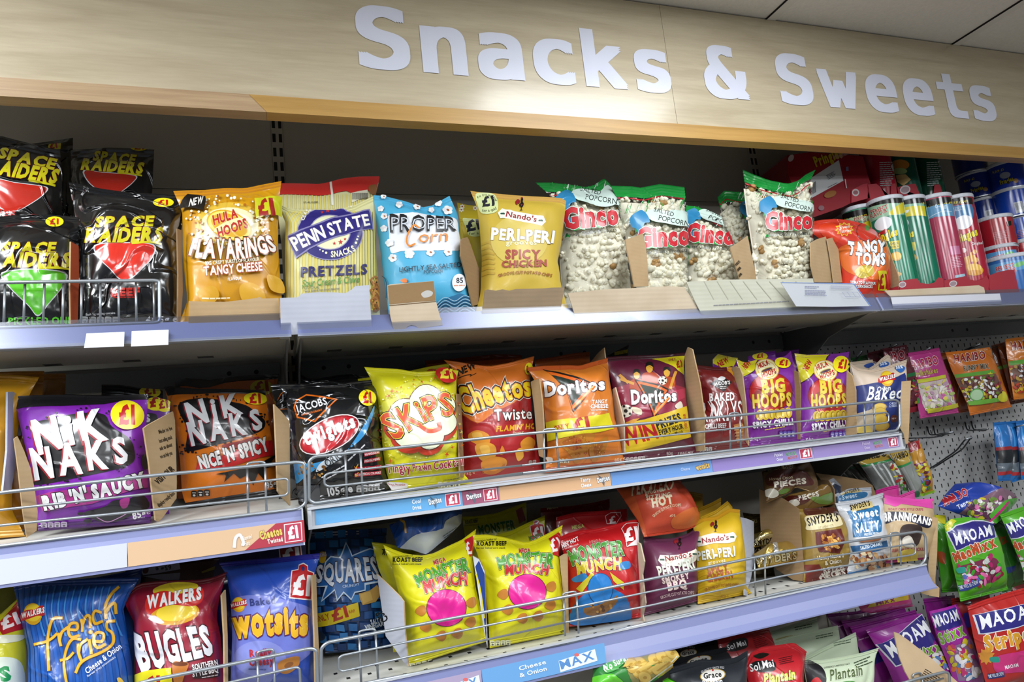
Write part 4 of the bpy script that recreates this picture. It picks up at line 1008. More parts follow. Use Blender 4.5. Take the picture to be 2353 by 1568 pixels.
b.text('TANGY', (1018, 800), (1300, 790), 84, '#e4e6ea', .06, [('#1a1210', .05)], jit=9); b.text('TOMS', (1075, 885), (1300, 880), 84, '#e4e6ea', .06, [('#1a1210', .05)], jit=9)
b.blob([(1070, 940), (1120, 895), (1200, 900), (1215, 950), (1160, 985), (1100, 985)], '#b8a020').blob([(1110, 930), (1150, 905), (1190, 925), (1160, 950)], '#d4bc3a')
b.text('TOMATO FLAVOUR', (1035, 1030), (1225, 1038), 20, '#f0f0f0', .03, [('#1a1210', .05)]).text('CORN SNACKS', (1080, 1060), (1200, 1062), 20, '#f0f0f0', .03, [('#1a1210', .05)])
b.poly([(1240, 935), (1305, 932), (1308, 1085), (1242, 1080)], '#cfc41e').text('£1', (1250, 1065), (1312, 1062), 100, '#a01c16', .05); b.done()
Sheet('Z4', 'brown cardboard divider between the red tomato bag and the green tub', 'cardboard', [(1272, 690), (1300, 700), (1350, 840), (1395, 960), (1415, 1060), (1345, 1070), (1330, 940), (1300, 800)], d=.03, side=0, m=M_CARD, name='cardboard_divider', ref=(1400, 1065)).done()
Sheet('Z4', 'pale torn cardboard strip in front of the round tubs', 'cardboard', [(1295, 1082), (1500, 1072), (1750, 1058), (2010, 1042), (2050, 1060), (2058, 1100), (2050, 1205), (1700, 1208), (1345, 1208), (1340, 1130)], d=-.006, lean=-.1, ref=(1700, 1200), m=M_CARDP, name='cardboard_flap', group='torn card flaps along the top shelf').done()
for pts, lab in (([(1062, 890), (1530, 872), (1522, 1050), (1032, 1068)], 'blank white price label, first of two under the wire fence'), ([(1618, 862), (2072, 845), (2068, 1030), (1610, 1050)], 'blank white price label, nearer the golden yellow bag')):
    Sheet('F1', lab, 'label', pts, d=-.0165, lean=.35, m=M_PAPER, t=.0008, name='price_label', group='white labels in the top rail', ref=pts[0]).done()
# ------------------------------------------------------------------ tubs of stacked crisps
TG = 'round crisp tubs on the top shelf'
def tub_label(t, p0, p1, h, col='#e0cf1a'):
    t.text('Pringles', p0, p1, h, col, .05, [('#141008', .05)], slant=.12)
def tub_band(t, a, b, h, text=True):
    a = np.array(a, float); b = np.array(b, float); e = b-a; dn = np.array([-e[1], e[0]])/np.hypot(*e)*h
    t.poly([a-dn*.6, b-dn*.6, b+dn, a+dn], '#121212')
    if text: t.text('RRP £2.49 RRP £2.49', a+e*.06+dn*.85, a+e*.96+dn*.85, h*.6, '#d8c81c', .03)
z1 = shelf_z('top', 0)+.001
t = Tub('PR', 'green round tub half hidden behind the red tomato bag', (300, 1240), (100, 318), 400, .135, '#3a8a6a', group=TG, z0=z1)
tub_band(t, (-110, 430), (310, 330), 60); t.poly([(-100, 460), (300, 390), (330, 480), (-60, 560)], '#a8c8a0').text('PERFECT', (80, 455), (260, 415), 40, '#9a2a2a', .03).text('FLAVOUR', (90, 500), (280, 460), 40, '#9a2a2a', .03).blob([(180, 500), (290, 450), (320, 520), (220, 560)], '#c8b828'); t.done()
t = Tub('PR', 'green round tub with a yellow cheese and onion square, first in the front row', (690, 1245), (474, 205), 437, .06, '#2c7f63', group=TG, z0=z1)
tub_band(t, (235, 290), (730, 190), 62); t.poly([(255, 330), (720, 230), (745, 370), (640, 380), (560, 380), (300, 480)], '#8fb89a').blob([(540, 360), (620, 270), (720, 230), (760, 330), (640, 370)], '#cdbf2a')
t.text('PERFECT', (310, 370), (530, 285), 55, '#a5282c', .03, [('#e8e8e0', .03)]).text('FLAVOUR', (305, 425), (520, 335), 55, '#a5282c', .03, [('#e8e8e0', .03)])
t.ell(465, 490, 122, 88, '#dfe2e6', -25).blob([(400, 620), (450, 590), (500, 560), (520, 600), (450, 640)], '#a01c20'); tub_label(t, (330, 760), (662, 640), 95)
t.poly([(690, 390), (760, 380), (960, 1240), (900, 1240)], '#0d6a4c').poly([(545, 735), (678, 718), (680, 822), (575, 838)], '#cfc02a').text('CHEESE', (560, 780), (672, 768), 32, '#2a3a1a', .02).text('& ONION', (565, 825), (672, 812), 32, '#2a3a1a', .02)
t.ell(640, 930, 70, 62, '#d0a03c').ell(650, 925, 55, 45, '#dfb850').blob([(650, 1140), (710, 1160), (680, 1200), (640, 1190)], '#cda050'); t.done()
t = Tub('PR', 'dark green round tub second in the front row, its face turned away', (988, 1232), (776, 205), 437, .06, '#0b6a50', group=TG, z0=z1)
tub_band(t, (535, 260), (1030, 190), 55); t.poly([(560, 300), (1010, 225), (1020, 290), (570, 370)], '#7fae92').poly([(570, 330), (1020, 260), (1040, 395), (760, 400), (580, 440)], '#c9bb26').poly([(740, 320), (812, 305), (800, 340), (740, 360)], '#dfe2e6')
t.ell(700, 500, 110, 80, '#d5d9df', -20); tub_label(t, (600, 740), (880, 660), 90); t.poly([(790, 750), (902, 738), (895, 850), (820, 860)], '#bfb02a').ell(850, 950, 65, 55, '#cf9a30').line([(860, 420), (1000, 1230)], 46, '#0f7d60'); t.done()
t = Tub('PR', 'red round tub with a light blue collar, third in the front row', (1345, 1215), (1138, 178), 437, .06, '#a33350', group=TG, z0=z1)
tub_band(t, (900, 290), (1400, 175), 58); t.poly([(930, 330), (1390, 230), (1420, 395), (1150, 410), (1050, 440), (960, 500)], '#5d92b8').curve([(1060, 430), (1150, 370), (1270, 325), (1380, 330)], 8, '#b9cbd8').text('0-0g', (1160, 285), (1310, 275), 50, '#b8d0de', .02)
t.poly([(1345, 800), (1480, 790), (1500, 900), (1370, 915)], '#b86a8e').tiny((1380, 950), (1510, 935), 7, 12, '#d79ab0').poly([(1420, 1190), (1550, 1165), (1560, 1200), (1430, 1225)], '#9ab8c8').line([(1170, 420), (1290, 1220)], 60, '#a93a56'); t.done()
t = Tub('PR', 'red round tub with a golden crisp picture, last in the front row', (1635, 1210), (1398, 188), 437, .06, '#a01c34', group=TG, z0=z1)
tub_band(t, (1170, 260), (1660, 180), 55, False); t.text('RRP £2.49', (1380, 235), (1600, 205), 34, '#b8a838', .03).poly([(1200, 320), (1650, 235), (1680, 330), (1660, 430), (1400, 430), (1230, 500)], '#3f74a2').text('GEEZY', (1400, 330), (1560, 300), 48, '#9fb8cc', .02)
t.ell(1540, 475, 125, 92, '#dde0e6', -18).poly([(1540, 570), (1650, 545), (1640, 620), (1550, 630)], '#b81c28'); tub_label(t, (1440, 765), (1735, 640), 100); t.text('Original', (1650, 780), (1800, 765), 36, '#dfd8dc', .02)
for x, y in ((1545, 950), (1580, 930), (1620, 880), (1660, 920)): t.poly([(x, y), (x+35, y-8), (x+55, y+120), (x+20, y+125)], '#d09a2c')
t.ell(1545, 850, 36, 32, '#e3d9d6').ell(1690, 870, 28, 30, '#d89a4c').ell(1685, 1120, 120, 70, '#d59a2c').ell(1680, 1080, 100, 50, '#dcae44').ell(1690, 1150, 105, 36, '#c98a24').ell(1700, 980, 40, 34, '#d9a03c'); t.done()

def tray(view, pts, d, depth, label, emb=None, group='red trays under the tubs', z0=None):
    s = Sheet(view, label, 'tray', pts, d=d, m=mat_plain('red_tray_card', '#a12f3a', .35), t=.0015, fin='gloss')
    if emb:
        s.ell(*emb, '#c9c6c8', -15); s.ell(emb[0], emb[1], emb[2]*.8, emb[3]*.7, '#a08a90', -15)
    if z0: s.Q[:, 2] = np.where(s.Q[:, 2] < np.median(s.Q[:, 2]), z0, s.Q[:, 2])
    Q = s.Q; x0, x1, z0 = Q[:, 0].min(), Q[:, 0].max(), Q[:, 2].min(); y0 = Q[:, 1].mean()
    r = empty('display_tray', ((x0+x1)/2, y0, z0), label, 'tray', group); s.v = (label, 'tray', 'tray_front', None); s.done(r)
    k = mat_plain('red_tray_card', '#a12f3a', .35)
    MB().box((x0, y0+.002, z0), (x1, y0+depth, z0+.001), k).build('tray_floor', r)
    for x in (x0, x1-.0012): MB().box((x, y0+.002, z0), (x+.0012, y0+depth, z0+.02), k).build('tray_side', r)
tray('PR', [(690, 1262), (860, 1232), (920, 1228), (960, 1285), (1060, 1302), (1150, 1285), (1205, 1215), (1272, 1228), (1282, 1420), (690, 1425)], .008, .075, 'red tray holding the two green tubs', (720, 1310, 50, 40))
tray('PR', [(1286, 1252), (1500, 1212), (1560, 1195), (1620, 1240), (1700, 1256), (1800, 1238), (1850, 1185), (1900, 1280), (1950, 1405), (1290, 1420)], .008, .075, 'red tray holding the two red tubs', (1400, 1298, 54, 42))
tray('T2', [(585, 1300), (680, 1262), (790, 1240), (880, 1235), (1060, 1230), (1060, 1500), (760, 1500), (600, 1500)], .006, .06, 'red tray with a plain end under the small blue tub')
# small tubs
MT = 'small round tubs stacked by the last tall tub'
def mini(label, foot, top, w, d, col, z0=None, art=True):
    t = Tub('T2', label, foot, top, w, d, col, group=MT, z0=z0)
    if art:
        f, c = np.array(foot, float), np.array(top, float); q = lambda x, y: c+(f-c)*y+np.array([w*x, -w*.17*x])
        if art == 1:
            t.ell(*q(.0, .33), w*.17, w*.1, '#8f96a8', -12); t.text('Pringles', q(-.2, .66), q(.22, .58), w*.13, '#a89a24', .04, [('#0a0a18', .05)])
            t.text('RRP £1', q(-.35, .2), q(.0, .14), w*.07, '#a89a24', .03).ell(*q(.28, .6), w*.08, w*.07, '#9a7448')
        elif art == 2:
            a, b_, c2, d2 = q(.05, .38), q(.33, .36), q(.34, .76), q(.06, .78); t.poly([a, b_, c2, d2], '#a4a8b2')
            for i in range(7):
                u = .12+.11*i; t.line([a+(b_-a)*u+(d2-a)*.12, a+(b_-a)*u+(d2-a)*.72], w*.012, '#333640')
        elif art == 3:
            t.tiny(q(-.1, .42), q(.35, .4), 5, w*.03, '#b06a72'); t.poly([q(.36, .1), q(.48, .1), q(.48, .25), q(.36, .26)], '#14120c')
        elif art == 4:
            t.poly([q(-.5, .1), q(.5, .1), q(.5, .42), q(-.5, .48)], '#4f8fc0').text('PERFECT', q(-.3, .32), q(.12, .26), w*.09, '#a8282c', .04, [('#e4e8ea', .03)]).text('FLAVOUR', q(-.3, .5), q(.16, .42), w*.09, '#a8282c', .04, [('#e4e8ea', .03)]).blob([q(.1, .2), q(.3, .12), q(.4, .2), q(.2, .3)], '#6ab06a')
    t.done(); return t
mini('small blue tub at the foot of the back stack, mostly behind the red one', (625, 1030), (560, 770), 300, .2, '#142a78', z0=z1, art=False)
mini('small blue tub with a barcode, third from the top of the back stack', (560, 760), (497, 497), 300, .2, '#16307f', art=2)
mini('small blue tub second from the top of the back stack', (480, 480), (415, 212), 320, .2, '#142a78', art=1)
mini('small dark blue tub topmost of the back stack, up under the wood trim', (400, 205), (335, -60), 320, .2, '#122468', art=False)
mini('small blue tub with yellow lettering, topmost of the stack by the frame edge', (805, 392), (735, 112), 350, .135, '#143090', art=1)
mini('small bright blue tub with a barcode, beneath the yellow-lettered blue one', (872, 690), (806, 397), 345, .135, '#1840a4', art=2)
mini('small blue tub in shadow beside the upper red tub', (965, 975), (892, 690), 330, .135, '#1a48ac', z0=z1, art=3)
mini('small red tub in the middle of the front stack', (695, 1015), (640, 700), 355, .07, '#9a1c28', art=3)
mini('small red tub squeezed between the upper red and the blue collared one', (755, 1330), (698, 1015), 350, .07, '#8f1a26', art=4)
mini('small red tub cut off by the frame edge', (1020, 1240), (962, 950), 340, .07, '#a01c28', art=3)
mini('small white-collared blue tub standing in the red tray', (845, 1440), (785, 1132), 470, .045, '#2b62a4', z0=z1, art=4)
# the upper trays
for k, c_, nm in ((1, '#0b6a50', 'dark green round tub in the back row, behind the first green one'), (2, '#8f1428', 'red round tub in the back row, behind the collared one'), (3, '#8f1428', 'red round tub in the back row, behind the crisp picture one')):
    P0 = np.array([1.452+.0795*k, YF+.139, z1]); p_ = proj(np.array([P0, P0+[0, 0, .2465]])); Tub('P', nm, p_[0], p_[1], 437/5.84*.95, .139, c_, group=TG, z0=z1).done()
s = Sheet('T1', 'large dark red multipack of tubs with a white barcode sticker', 'multipack', [(120, 70), (330, 40), (640, 60), (835, 80), (880, 260), (905, 335), (870, 480), (720, 520), (640, 560), (330, 668), (310, 560), (180, 380), (130, 260)], d=.12, lean=.05, yaw=-.1, ref=(640, 560), t=.14, m=mat_plain('dark_red_shrink_pack', '#7d1722', .25), name='tub_multipack', fin='gloss')
s.poly([(335, 290), (605, 115), (648, 310), (340, 478)], '#b9bcbe')
for i in range(9): s.line([(335+i*6, 350-i*4), (340+i*6, 450-i*4)], 3, '#20242a')
s.tiny((485, 265), (560, 225), 4, 7, '#4a4e54').tiny((500, 375), (590, 330), 1, 7, '#4a4e54').text('Pringles', (385, 180), (640, 85), 90, '#a89418', .05).text('Original', (565, 110), (680, 70), 34, '#b08a8e', .02)
s.ell(150, 100, 24, 36, '#b9a8aa', 30).ell(520, 440, 60, 30, '#8a5a30', -20).ell(435, 570, 28, 24, '#7a5a60').line([(660, 300), (672, 380)], 10, '#c0b0b4').poly([(665, 185), (690, 180), (692, 220), (668, 222)], '#6a6a8a')
s.poly([(720, 400), (830, 345), (870, 340), (872, 480), (718, 522)], '#a23c46').ell(758, 425, 34, 34, '#b9b4b4').ell(758, 425, 24, 20, '#8a5a60').done()
zu = at(vp('T1', [(1000, 470)])[0], .12)[2]
for lab, foot, top, w, col, art in (('red round tub turned to its small print, on the upper tray by the multipack', (1010, 400), (930, -60), 260, '#8f1428', 'p'), ('green round tub with a pale cracker picture, on the upper tray', (1235, 400), (1150, -60), 260, '#14483a', 'c'), ('green round tub turned to its small print, on the upper tray', (1455, 400), (1370, -60), 260, '#10402f', 'p')):
    t = Tub('T1', lab, foot, top, w, .15, col, group=TG, z0=2.117)
    fx = np.array(foot, float)
    if art == 'p': t.tiny(fx+(-20, -260), fx+(110, -265), 12, 11, '#a8b0b0')
    else: t.ell(fx[0]-50, fx[1]-240, 85, 50, '#a8702a').ell(fx[0]-55, fx[1]-180, 70, 30, '#8fa86a').poly([(fx[0]-90, fx[1]-140), (fx[0], fx[1]-150), (fx[0]+50, fx[1]-100), (fx[0]-20, fx[1]-40), (fx[0]-80, fx[1]-80)], '#c2a468')
    t.done()
tray('T1', [(880, 345), (960, 338), (1000, 370), (1060, 378), (1100, 340), (1140, 335), (1150, 420), (1145, 455), (900, 470)], .112, .075, 'red tray under the upper red tub', None, z0=2.1155)
tray('T1', [(1160, 370), (1290, 340), (1330, 340), (1380, 385), (1450, 390), (1510, 345), (1560, 345), (1592, 440), (1170, 450)], .112, .075, 'red tray under the two upper green tubs', (1230, 395, 50, 40), z0=2.1155)
# ------------------------------------------------------------------ middle shelf
CD = dict(name='cardboard_divider')
def card(view, label, pts, d, ref, yaw=1.2, m=None, **kw):
    q = ray(vp(view, [ref]))[0]; best = None
    for sd, yw in ((0.0, 0), (None, yaw), (None, -yaw), (None, .5), (None, 0)):      # the steepest stand that keeps it shallow
        if sd is not None and abs(q[0]/q[1]) < .12: continue
        S_ = Sheet(view, label, 'cardboard', pts, d=d, yaw=yw, side=sd, m=m or M_CARD, name='cardboard_divider', ref=ref, **kw); y = S_.Q[:, 1]
        if y.max()-y.min() < .13 and y.max() < YB-.02 and y.min() > YF-.006: return S_
        if best is None or y.max()-y.min() < best[0]: best = (y.max()-y.min(), S_)
    return best[1]
def walkers(b, cx, cy, s, rot=-8, txt='WALKERS'):
    a = math.radians(rot); R_ = lambda x, y: (cx+s*(x*math.cos(a)-y*math.sin(a)), cy+s*(x*math.sin(a)+y*math.cos(a)))
    b.ell(cx, cy, s*.8, s*.95, '#d9a412', rot).ell(*R_(.05, -.1), s*.7, s*.75, '#e8c62c', rot)
    b.blob([R_(-1.0, -.15), R_(-.5, -.42), R_(.2, -.38), R_(.9, -.62), R_(1.0, -.1), R_(.95, .28), R_(.3, .22), R_(-.4, .36), R_(-1.02, .4)], '#b81e20')
    b.text(txt, R_(-1.0, .22), R_(1.02, .0), s*.42, '#f1efec', .05, [('#6a1010', .02)], slant=.25)
# far end of the purple bags
MG = dict(name='crisp_bag', group='plain mustard bags at the end of the row', shelf='mid')
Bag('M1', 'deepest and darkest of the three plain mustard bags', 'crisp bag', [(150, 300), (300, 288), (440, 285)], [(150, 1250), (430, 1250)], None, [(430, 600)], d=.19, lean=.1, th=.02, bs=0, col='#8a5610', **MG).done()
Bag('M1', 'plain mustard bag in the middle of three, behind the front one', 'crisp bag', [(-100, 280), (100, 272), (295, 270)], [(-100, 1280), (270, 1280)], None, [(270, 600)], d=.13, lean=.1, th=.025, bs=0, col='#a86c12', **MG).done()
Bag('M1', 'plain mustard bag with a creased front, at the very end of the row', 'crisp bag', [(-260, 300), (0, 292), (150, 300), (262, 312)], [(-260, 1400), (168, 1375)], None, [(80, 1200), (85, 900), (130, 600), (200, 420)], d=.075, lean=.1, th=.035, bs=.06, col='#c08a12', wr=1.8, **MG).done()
card('M1', 'white cardboard wall beside the front mustard bag', [(52, 410), (90, 408), (132, 445), (142, 700), (98, 705), (104, 900), (76, 1062), (20, 1072), (48, 800)], .05, (40, 1072), 1.0, M_CARDW).done()
card('M1', 'torn brown cardboard strip beside the purple bag', [(95, 722), (118, 706), (160, 800), (205, 920), (235, 1080), (252, 1210), (245, 1335), (180, 1382), (150, 1180), (125, 950)], .03, (180, 1382), 1.0).done()

def niknak(b, splat, n0, n1, hn, k0, k1, hk, dark='#121014'):
    rnd = random.Random(5); P = np.array(splat, float); c = P.mean(0); b.blob(P, dark, 6)
    for i in range(46):
        q = P[rnd.randrange(len(P))]; t = rnd.random(); q2 = P[(np.where((P == q).all(1))[0][0]+1) % len(P)]; p = q*(1-t)+q2*t; o = p+(p-c)*rnd.uniform(.0, .16); b.ell(o[0], o[1], rnd.uniform(3, 13), rnd.uniform(3, 9), dark, n=7)
    for t_, p0, p1, h in (('NiK', n0, n1, hn), ('NAKS', k0, k1, hk)):
        p0 = np.array(p0, float); p1 = np.array(p1, float); s_ = np.array([-9, 5])*(h[0]/200 if isinstance(h, tuple) else h/200)
        b.text(t_, p0+s_, p1+s_, h, '#8e1626', .045, jit=6, sp=.2)
        b.text(t_, p0, p1, h, '#d9dadd', .04, jit=6, sp=.21)
NG = dict(name='crisp_bag', shelf='mid')
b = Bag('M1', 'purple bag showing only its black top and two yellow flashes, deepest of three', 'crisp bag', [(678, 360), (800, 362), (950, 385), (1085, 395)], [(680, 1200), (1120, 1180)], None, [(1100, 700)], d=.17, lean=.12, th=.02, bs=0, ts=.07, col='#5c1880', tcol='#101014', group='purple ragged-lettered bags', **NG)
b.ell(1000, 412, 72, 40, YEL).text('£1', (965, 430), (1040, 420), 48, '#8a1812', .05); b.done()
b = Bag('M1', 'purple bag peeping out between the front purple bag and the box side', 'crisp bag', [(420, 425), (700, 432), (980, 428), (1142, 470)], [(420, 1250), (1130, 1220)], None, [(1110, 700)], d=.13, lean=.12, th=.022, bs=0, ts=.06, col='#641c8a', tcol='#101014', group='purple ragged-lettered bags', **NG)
b.ell(1045, 490, 80, 46, YEL).text('£1', (1000, 512), (1095, 500), 60, '#8a1812', .05).ell(1095, 502, 55, 42, YEL).text('£1', (1062, 522), (1125, 512), 50, '#8a1812', .05).blob([(960, 560), (1040, 560), (1040, 620), (960, 620)], '#14101a').text('S', (968, 612), (1005, 606), 45, '#d0d0d4', .06); b.done()
b = Bag('M1', 'bright purple crisp bag with ragged white letters on a black splat', 'crisp bag', [(92, 440), (250, 432), (400, 430), (700, 440), (992, 424)], [(255, 1330), (1005, 1275)], [(240, 1150), (200, 900), (130, 620)], [(1008, 1150), (990, 900), (972, 680)], d=.055, lean=.14, th=.04, bs=.03, ts=.04, col='#7a20a2', tcol='#121116', bcol='#4a1464', group='purple ragged-lettered bags', wr=1.3, **NG)
b.poly([(85, 430), (400, 420), (1000, 415), (992, 458), (850, 462), (700, 492), (400, 505), (110, 524)], '#121116')
niknak(b, [(200, 640), (330, 590), (520, 555), (690, 560), (745, 640), (860, 720), (895, 800), (885, 880), (760, 930), (500, 985), (330, 1020), (215, 1020), (225, 900), (262, 800)], (262, 812), (722, 715), (205, 185), (245, 1000), (858, 868), (205, 165))
b.poly([(250, 1105), (600, 1040), (972, 958), (978, 1050), (620, 1150), (300, 1208)], '#a0307e'); b.text("RIB 'N' SAUCY", (305, 1192), (968, 1035), (82, 86), '#e3e3e4', .07, [('#16121a', .06)], jit=3)
b.blob([(560, 1210), (700, 1170), (760, 1130), (860, 1120), (900, 1100), (960, 1110), (985, 1180), (880, 1230), (760, 1270), (650, 1262)], '#15101a').blob([(800, 1130), (860, 1115), (850, 1170), (815, 1180)], '#a0307e').curve([(650, 1240), (720, 1270), (800, 1240), (870, 1200)], 5, '#c890c4').ell(540, 1215, 22, 10, '#15101a').ell(590, 1262, 30, 12, '#15101a')
b.blob([(930, 850), (970, 830), (990, 900), (950, 930)], '#15101a')
b.pound(846, 570, 108, 95, h=115); b.text('85g', (890, 1254), (972, 1232), 44, '#e0e0e2', .04).text('e', (975, 1228), (998, 1222), 38, '#e0e0e2').gda(300, 1292, 44, 36, 4, '#b9a8c4', -.06); b.done()
f = card('M1', 'open cardboard box side with lines of black words, between purple and orange bags', [(960, 652), (985, 632), (1070, 585), (1155, 540), (1168, 600), (1180, 1000), (1178, 1120), (1085, 1250), (1060, 1275), (1040, 1265), (1020, 1100), (995, 880)], .035, (1060, 1275), 2.2)
for i, (t_, y) in enumerate((('Made to be', 690), ('best selling snack', 750), ('ask us about', 800), ('we can help you', 855))): f.text(t_, (1062+i*3, y), (1150, y-28), 26, '#2a2018', .02)
f.text('VISIT OUR', (1055, 1030), (1165, 930), 40, '#2a2018', .03).text('display ready box', (1060, 1180), (1168, 1090), 26, '#2a2018', .02); f.done()
# orange
OG = dict(name='crisp_bag', group='orange ragged-lettered bags', shelf='mid')
b = Bag('M1', 'orange bag deepest of its row, black top tilted up at the corner', 'crisp bag', [(1170, 345), (1220, 316), (1400, 330), (1600, 302), (1862, 290)], [(1190, 1120), (1840, 1080)], None, [(1825, 600), (1830, 440)], d=.24, lean=.06, th=.012, bs=0, ts=.05, col='#b4581a', tcol='#121014', **OG)
b.poly([(1170, 340), (1860, 280), (1850, 310), (1520, 345), (1330, 385), (1170, 390)], '#121014').ell(1745, 382, 76, 52, '#bfae1a').text('£1', (1700, 412), (1795, 400), 64, '#8a1812', .05); b.done()
b = Bag('M1', 'vivid orange crisp bag with ragged white letters and a red spicy banner', 'crisp bag', [(1095, 368), (1300, 390), (1600, 392), (1770, 402)], [(1250, 1165), (1842, 1068)], [(1215, 1090), (1200, 850), (1165, 640)], [(1838, 860), (1795, 620)], d=.17, lean=.12, th=.035, bs=.03, ts=.035, col='#d8741a', tcol='#121014', bcol='#141014', wr=1.4, **OG)
b.poly([(1090, 360), (1775, 392), (1772, 418), (1500, 412), (1300, 426), (1120, 436)], '#121014')
niknak(b, [(1190, 500), (1330, 452), (1500, 470), (1640, 500), (1720, 560), (1768, 610), (1740, 670), (1600, 722), (1420, 770), (1280, 805), (1240, 790), (1250, 660)], (1275, 640), (1618, 548), (150, 125), (1285, 772), (1752, 648), (150, 130))
b.poly([(1325, 868), (1500, 830), (1660, 770), (1810, 735), (1818, 835), (1560, 902), (1308, 938)], '#b81c1e'); b.blob([(1480, 770), (1600, 740), (1720, 710), (1700, 760), (1560, 790)], '#8e1c18')
b.text("NICE 'N' SPICY", (1342, 924), (1792, 800), (80, 84), '#e6e4e2', .06, [('#181012', .05)], jit=3)
b.poly([(1440, 960), (1560, 930), (1700, 905), (1760, 870), (1838, 830), (1800, 880), (1842, 900), (1770, 920), (1765, 1000), (1720, 950), (1690, 1030), (1650, 960), (1600, 985), (1560, 950), (1495, 1008), (1510, 960)], '#15100e')
b.pound(1702, 460, 76, 40, h=60); b.text('95g', (1778, 1050), (1838, 1036), 38, '#e8e4e2', .04, [('#181012', .04)]).gda(1300, 1085, 42, 40, 3, '#1a1614', -.1, '#d8d4d0'); b.done()
card('M1', 'plain brown cardboard wall between the orange bag and the black bag', [(1830, 492), (1870, 532), (1932, 605), (1938, 1168), (1885, 1112), (1855, 1072), (1845, 800)], .05, (1938, 1168), 1.6).done()

# black bag with the red oval
TB = dict(name='crisp_bag', group='black bags with a red oval', shelf='mid', fin='dark', col='#121316')
Bag('M2', 'crumpled black top of a bag behind the red oval one', 'crisp bag', [(215, 345), (250, 282), (335, 332), (560, 292), (700, 282), (800, 325)], [(230, 1200), (880, 1150)], None, None, d=.16, lean=.1, th=.025, bs=0, **TB).done()
b = Bag('M2', 'black bag edge with part of an orange diamond, squeezed by the cardboard wall', 'crisp bag', [(5, 372), (100, 362), (300, 370)], [(70, 1260), (400, 1240)], [(60, 800), (40, 550)], None, d=.12, lean=.12, th=.025, bs=0, **TB)
b.line([(65, 500), (95, 445), (150, 430)], 6, '#c8651c').line([(90, 575), (160, 575)], 6, '#c8651c').text('J', (92, 500), (112, 500), 45, '#c8c8cc').text('J', (88, 562), (106, 562), 30, '#c8c8cc'); b.done()
b = Bag('M2', 'black crisp bag with an orange diamond and a slanted red oval', 'crisp bag', [(78, 366), (300, 364), (600, 356), (780, 336), (918, 320)], [(235, 1335), (998, 1245)], [(190, 1000), (165, 700), (130, 480)], [(945, 1080), (905, 800), (892, 500)], d=.055, lean=.14, th=.04, bs=.03, wr=1.6, **TB)
b.line([(298, 458), (545, 496), (368, 674), (228, 640), (202, 560), (218, 505)], 12, '#d9681a', True); b.text("JACOBS", (222, 604), (472, 532), (60, 56), '#e1e1e4', .02); b.text('BAKED TO DELIGHT', (262, 628), (432, 585), 14, '#d9681a', .02); b.ell(484, 465, 8, 8, '#e1e1e4', n=8)
b.blob([(852, 545), (840, 630), (770, 790), (640, 905), (430, 1030), (310, 1110), (215, 1180), (200, 1020), (330, 1020), (480, 985), (600, 940), (690, 830), (800, 650)], '#3a8fc8').blob([(420, 1010), (560, 935), (660, 900), (600, 960), (480, 1040), (380, 1085)], '#c9d2da')
b.dots(340, 1060, 120, 80, 26, 15, ['#8a6028', '#b08440', '#6a4418'], 0, 8, .7)
b.ell(490, 782, 262, 132, '#dcd6d6', -26).ell(490, 782, 254, 124, '#8a1420', -26).ell(490, 782, 240, 112, '#b31a26', -26)
b.text('twiglets', (298, 872), (708, 712), (110, 100), '#ecebeb', .05, [('#4a0a12', .03)], jit=4, sp=.06).poly([(330, 790), (372, 780), (410, 930), (385, 950), (360, 880)], '#ecebeb')
b.text('ORIGINAL', (472, 1050), (722, 885), (62, 48), '#16181c', .01).tiny((430, 1130), (620, 1030), 2, 14, '#c8c8cc').tiny((640, 995), (790, 850), 1, 16, '#c8c8cc')
for i, (x, y, w_) in enumerate(((770, 945, 120), (765, 1000, 130), (690, 1065, 215), (690, 1110, 215))):
    b.poly([(x, y-16), (x+w_, y-34), (x+w_, y-4), (x, y+16)], '#a8162a'); b.text(('100% WHOLEGRAIN', 'HIGH IN FIBRE', 'Oven baked not fried', 'NO ARTIFICIAL COLOURS')[i], (x+6, y+8), (x+w_-6, y-12), 17, '#efe2e4', .03)
for x, y in ((690, 1045), (692, 1108)): b.line([(x, y), (x+8, y+14), (x+26, y-18)], 7, '#e0a01a')
b.text('105g e', (478, 1276), (680, 1238), 62, '#dedee2', .04).gda(728, 1215, 48, 56, 4, '#c8c8cc', -.09); b.poly([(235, 1200), (410, 1190), (412, 1310), (250, 1330)], '#3a3c42'); b.pound(793, 488, 64, 62, h=76); b.done()
card('M2', 'corrugated cardboard edge between the bright yellow bag and the orange-topped one', [(1532, 445), (1562, 452), (1578, 700), (1592, 1130), (1560, 1130), (1548, 800)], .035, (1575, 1130), 2.2, M_CARDD).done()
# bright yellow
SK = dict(name='crisp_bag', group='bright yellow bags with a scalloped cloud', shelf='mid')
b = Bag('M2', 'yellow bag corner with part of a red flash, behind the cloud bag', 'crisp bag', [(720, 325), (900, 300), (1130, 262), (1300, 225), (1466, 198)], [(900, 1150), (1560, 1100)], None, [(1480, 400), (1472, 250)], d=.12, lean=.12, th=.025, bs=0, col='#c2bc1a', **SK)
b.ell(1330, 290, 58, 48, '#a81c1a').text('£1', (1300, 312), (1350, 306), 46, '#d8c81c', .04); b.done()
b = Bag('M2', 'bright yellow crisp bag with orange letters on a white scalloped cloud', 'crisp bag', [(772, 226), (860, 234), (1040, 242), (1200, 268), (1330, 262), (1440, 246), (1545, 256)], [(1000, 1245), (1650, 1165)], [(945, 1050), (925, 900), (902, 620), (830, 330)], [(1578, 1090), (1556, 800), (1528, 500), (1528, 320)], d=.055, lean=.13, th=.042, bs=.03, ts=.04, col='#d2cc1c', wr=1.4, **SK)
